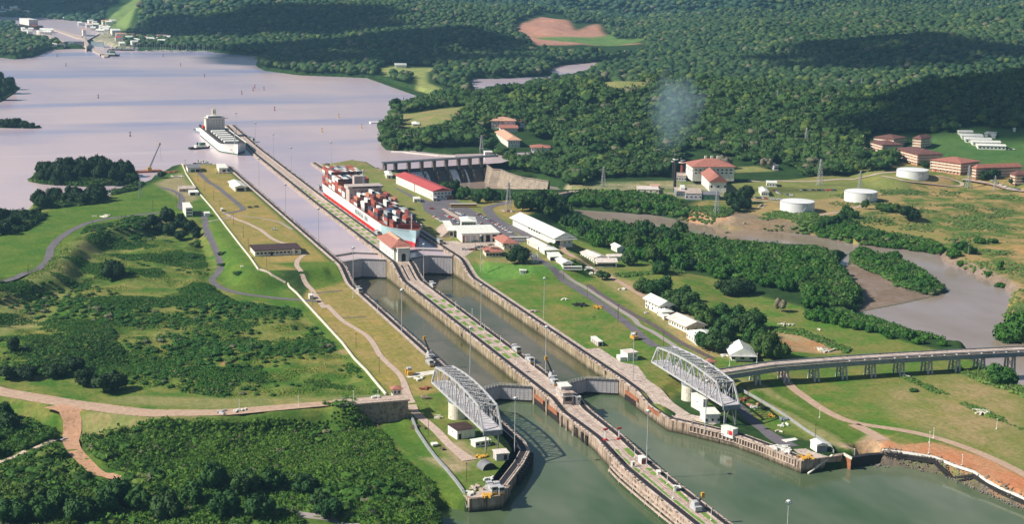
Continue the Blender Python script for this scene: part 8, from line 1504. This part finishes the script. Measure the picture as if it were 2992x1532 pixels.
for C, L, R, h, wl, rf, lb in (((1250, 440), (1235, 420), (1300, 440), 14, 'white', 'tilepale', 'white control building on the distant lock wall'), ((1750, 470), (1740, 455), (1900, 465), 9, 'white', 'tilepale', 'white windowed block beside the distant locks'), ((1690, 415), (1660, 385), (1800, 400), 9, 'white', 'whiteroof', 'bright white warehouse by the distant locks'), ((1400, 300), (1390, 280), (1500, 320), 6, 'white', 'whiteroof', 'white shed row above the distant right lane'), ((1300, 310), (1290, 290), (1390, 310), 7, 'white', 'whiteroof', 'white shed left of the shed row by the distant locks'), ((1740, 500), (1730, 490), (1830, 495), 6, 'white', 'redroof', 'low building with a red roof below the distant windowed block'), ((1180, 275), (1170, 265), (1230, 270), 6, 'white', 'whiteroof', 'small white hut on the far bank of the upper cut'), ((940, 130), (930, 110), (1040, 125), 8, 'white', 'tilepale', 'pink-roofed building alone on the far forest slope'), ((70, 80), (60, 65), (190, 85), 9, 'white', 'whiteroof', 'long white building at the far upper left'), ((370, 90), (360, 75), (430, 85), 8, 'white', 'whiteroof', 'white house second from the far upper left'), ((420, 130), (410, 115), (470, 128), 7, 'cream', 'whiteroof', 'small cream house near the far bank, upper left'), ((20, 50), (5, 30), (55, 45), 12, 'white', 'whiteroof', 'tall white block in the far upper left corner'), ((340, 365), (320, 350), (375, 362), 6, 'white', 'whiteroof', 'small white hut left of the distant left lane'), ((2200, 395), (2190, 375), (2250, 385), 7, 'white', 'whiteroof', 'white house among the trees above the marina'), ((2350, 385), (2340, 370), (2395, 378), 6, 'cream', 'whiteroof', 'cream house right of the house above the marina'), ((950, 200), (945, 190), (1040, 198), 6, 'white', 'whiteroof', 'white shed on the far bank quay'), ((1800, 590), (1790, 575), (1880, 585), 6, 'white', 'whiteroof', 'white boathouse at the left end of the marina'), ((800, 598), (790, 585), (860, 595), 5, 'white', 'whiteroof', 'white hut on the shore left of the distant locks')):
    BP('far_building', lb, 'building', f5, C, L, R, h, max(24., hp(f5, *C)[2]) if C[1] > 240 and C[1] < 560 else None, roof='gable', rh=2.2, ov=.6, wall=wl, rm=rf, ax='x')
for tf, pts in ((A3, [(1110, 245, 'white house in the gap left of the lone dark tree above the marina'), (1350, 258, 'white house halfway along the wooded shore above the marina'), (1640, 270, 'small white house right of the marina woods'), (1780, 295, 'long low pale building above the right end of the marina'), (1800, 325, 'pink-white yard building near the right end of the marina'), (1895, 228, 'tiny white house alone on the dark far hillside'), (2130, 260, 'pale roof in the forest above the shore, left of two'), (2340, 312, 'pale roof in the forest above the shore, right of two')]), (tile2(1992, 0), [(850, 480, 'long white roof in the valley behind the forest ridge'), (1140, 490, 'small white roof in the valley, left of the smoke'), (1185, 470, 'pinkish roof in the valley beside a thin smoke'), (1265, 500, 'small white roof right of the valley smoke')])):
    for x, y, lb in pts: BP('far_building', lb, 'building', tf, (x, y), (x-3, y-6), (x+28, y), 6, None, roof='gable', rh=2.5, ov=.6, ax='x')
q = hp(f5, 600, 300); r = empty('far_ship', (*g(*f5(620, 345), 24), 24), .25); tag(r, 'white passenger-like ship waiting in the distant left lane', 'ship'); b = MB(); hull(b, 150, 26, [(-2, 1, 0), (4, .5, 0), (8, 0, 0)], bow=.2); fixn(b.build('hull', M['black'], r)); MB().box(-11, 11, 60, 140, 7, 22).build('superstructure', M['white'], r); MB().box(-9, 9, 12, 55, 7, 9).build('foredeck', M['deckred'], r)
q = g(*f5(1660, 740), LAKE); tug(q[0], q[1], 1.2, 'dark tug with a white deckhouse at the tip of the distant lock wall', s=1.5)
def yacht():
    r = empty('yacht'); tag(r, 'x', 'yacht'); b = MB(); hull(b, 12, 3.6, [(-.4, .4, 0), (.8, 0, 0)], bow=.4, stern=.2, flare=1); fixn(b.build('hull', M['white'], r)); MB().box(-1.1, 1.1, 4, 8.5, .8, 2).build('cabin', M['white'], r); b = MB(); b.bar((0, 5, .8), (0, 5, 15), .22); b.build('mast', M['white'], r); return r
yt = yacht(); used = []; R = random.Random(8)
for i in range(30): x = 2100+i*39+R.uniform(-12, 12); y = 652+R.uniform(-10, 14)+i*1.1; q = g(*f5(x, y), LAKE); put(yt, used, q[0], q[1], LAKE, 'white yacht moored in the marina along the far wooded shore', 'yachts in the far marina', R.uniform(1.2, 2.0))
for i, (x, y) in enumerate(((1720, 650), (1780, 652), (1900, 655), (1980, 655), (2040, 656))): q = g(*f5(x, y), LAKE); tug(q[0], q[1], 1.5, '%s moored workboat left of the yacht marina' % ('first', 'second', 'third', 'fourth', 'fifth')[i], s=.9, name='workboat', grp='workboats left of the marina')
for i, (x, y) in enumerate(((1040, 615), (900, 630))): q = g(*f5(x, y), LAKE); tug(q[0], q[1], 1.6, '%s low dark barge moored left of the distant lock wall' % ('nearer', 'farther')[i], s=1.6, name='barge_boat', grp='barges by the distant locks')
R = random.Random(21); hsrc = None
def small_house(i, mt, rf):
    r = empty('far_house'); tag(r, 'x', 'house'); MB().box(-5, 5, -3.5, 3.5, -3, 4).build('wall', M[mt], r); roof_mesh('gable', -5, 5, -3.5, 3.5, 4, 2, .6, 'x').build('roof', M[rf], r); return r
hp1 = small_house(0, 'white', 'whiteroof'); hp2 = small_house(1, 'cream', 'tilepale'); ua, ub = [], []
for (x0, x1, y0, y1, n_, lb) in ((1950, 2560, 470, 600, 16, 'small pale house among the trees above the marina'), (350, 760, 360, 440, 9, 'small pale building beside the distant left lane'), (1320, 1800, 260, 420, 14, 'small pale building in the yard beside the distant right lane'), (0, 600, 20, 150, 8, 'small pale house on the far bank at the upper left')):
    for k in range(n_):
        x, y = R.uniform(x0, x1), R.uniform(y0, y1); q = hp(f5, x, y); big = R.uniform(.9, 1.9); o = put(hp1, ua, q[0], q[1], q[2]+3, lb, lb, R.uniform(-.5, .5)) if R.random() < .7 else put(hp2, ub, q[0], q[1], q[2]+3, lb, lb, R.uniform(-.5, .5)); o.scale = (big, big, 1.6)
# ---------------- unseen clouds added above the view to throw soft shadows on the hills
cm, n, bb = nodes('shadow_cloud'); bb.inputs['Base Color'].default_value = (.8, .8, .8, 1); bb.inputs['Roughness'].default_value = 1
def shadow_cloud(x, y, z, rx, ry, seed):
    q = np.random.default_rng(seed); Vs = []; Fs = []; o = 0
    for k in range(34): pv_, pf = lumpy(2, 500+k % 5, .3, .5); a = q.uniform(0, 6.28); d = math.sqrt(q.random()); s = q.uniform(.16, .42); V = pv_*np.array([s*rx, s*ry, s*min(rx, ry)*.5])+np.array([rx*d*math.cos(a), ry*d*math.sin(a), 0]); Vs.append(V); Fs.append(pf+o); o += len(V)
    ob = link_mesh('shadow_cloud', np_mesh('shadow_cloud', np.concatenate(Vs), np.concatenate(Fs)), cm); ob.location = (x, y, z); return tag(ob, kind='stuff')
def shade(u, v, rx, ry, seed, alt=3000):
    h = hit(*PF(u, v)); t = (alt-h[2])/SUN.z; shadow_cloud(h[0]+SUN.x*t, h[1]+SUN.y*t, alt, rx, ry, seed)
shade(2420, 265, 190, 120, 1); shade(1000, 130, 330, 260, 2); shade(2250, 130, 300, 170, 3); shade(700, 60, 300, 260, 4); shade(50, 25, 300, 300, 6)
# ================================================================== HAZE
b = MB(); b.box(-900, 7000, -900, 12000, -12, 1150); hm = bpy.data.materials.new('haze_air'); hm.use_nodes = True; n = hm.node_tree; n.nodes.clear()
pv = n.nodes.new('ShaderNodeVolumePrincipled'); pv.inputs['Color'].default_value = (.32, .64, .98, 1); pv.inputs['Density'].default_value = 5.6e-5; pv.inputs['Anisotropy'].default_value = .2
o = n.nodes.new('ShaderNodeOutputMaterial'); n.links.new(pv.outputs[0], o.inputs['Volume']); tag(b.build('haze', hm), kind='stuff')

# ---------------- labels: say which one of a short row is meant
ORD = 'first second third fourth fifth sixth seventh eighth ninth tenth eleventh twelfth thirteenth fourteenth fifteenth sixteenth seventeenth eighteenth nineteenth twentieth'.split()
byl = {}
for o in COL.objects:
    if o.parent is None and 'label' in o and 'category' in o: byl.setdefault(o['label'], []).append(o)
def pix(o):
    d = np.array(o.location)-CAM; z = d@FW; return 1496+FOC*(d@RT)/z, 766-FOC*(d@UP)/z
for lb, L in byl.items():
    if 1 < len(L) <= 20 and len(lb.split()) <= 12:
        P = [pix(o) for o in L]; du = max(p[0] for p in P)-min(p[0] for p in P); dv = max(p[1] for p in P)-min(p[1] for p in P); k = 0 if du > dv*.8 else 1; L.sort(key=lambda o: pix(o)[k])
        for i, o in enumerate(L): o['label'] = lb+', %s from %s' % (ORD[i], ('the left', 'the top')[k])
for o in list(COL.objects):
    if '_new' in o and o.parent is None:
        for c in [c for c in COL.objects if c.parent is o]: bpy.data.objects.remove(c)
        bpy.data.objects.remove(o)
for nm in cprot:
    if not cprot[nm][1]:
        r = cprot[nm][0]
        for c in [c for c in COL.objects if c.parent is r]: bpy.data.objects.remove(c)
        bpy.data.objects.remove(r)
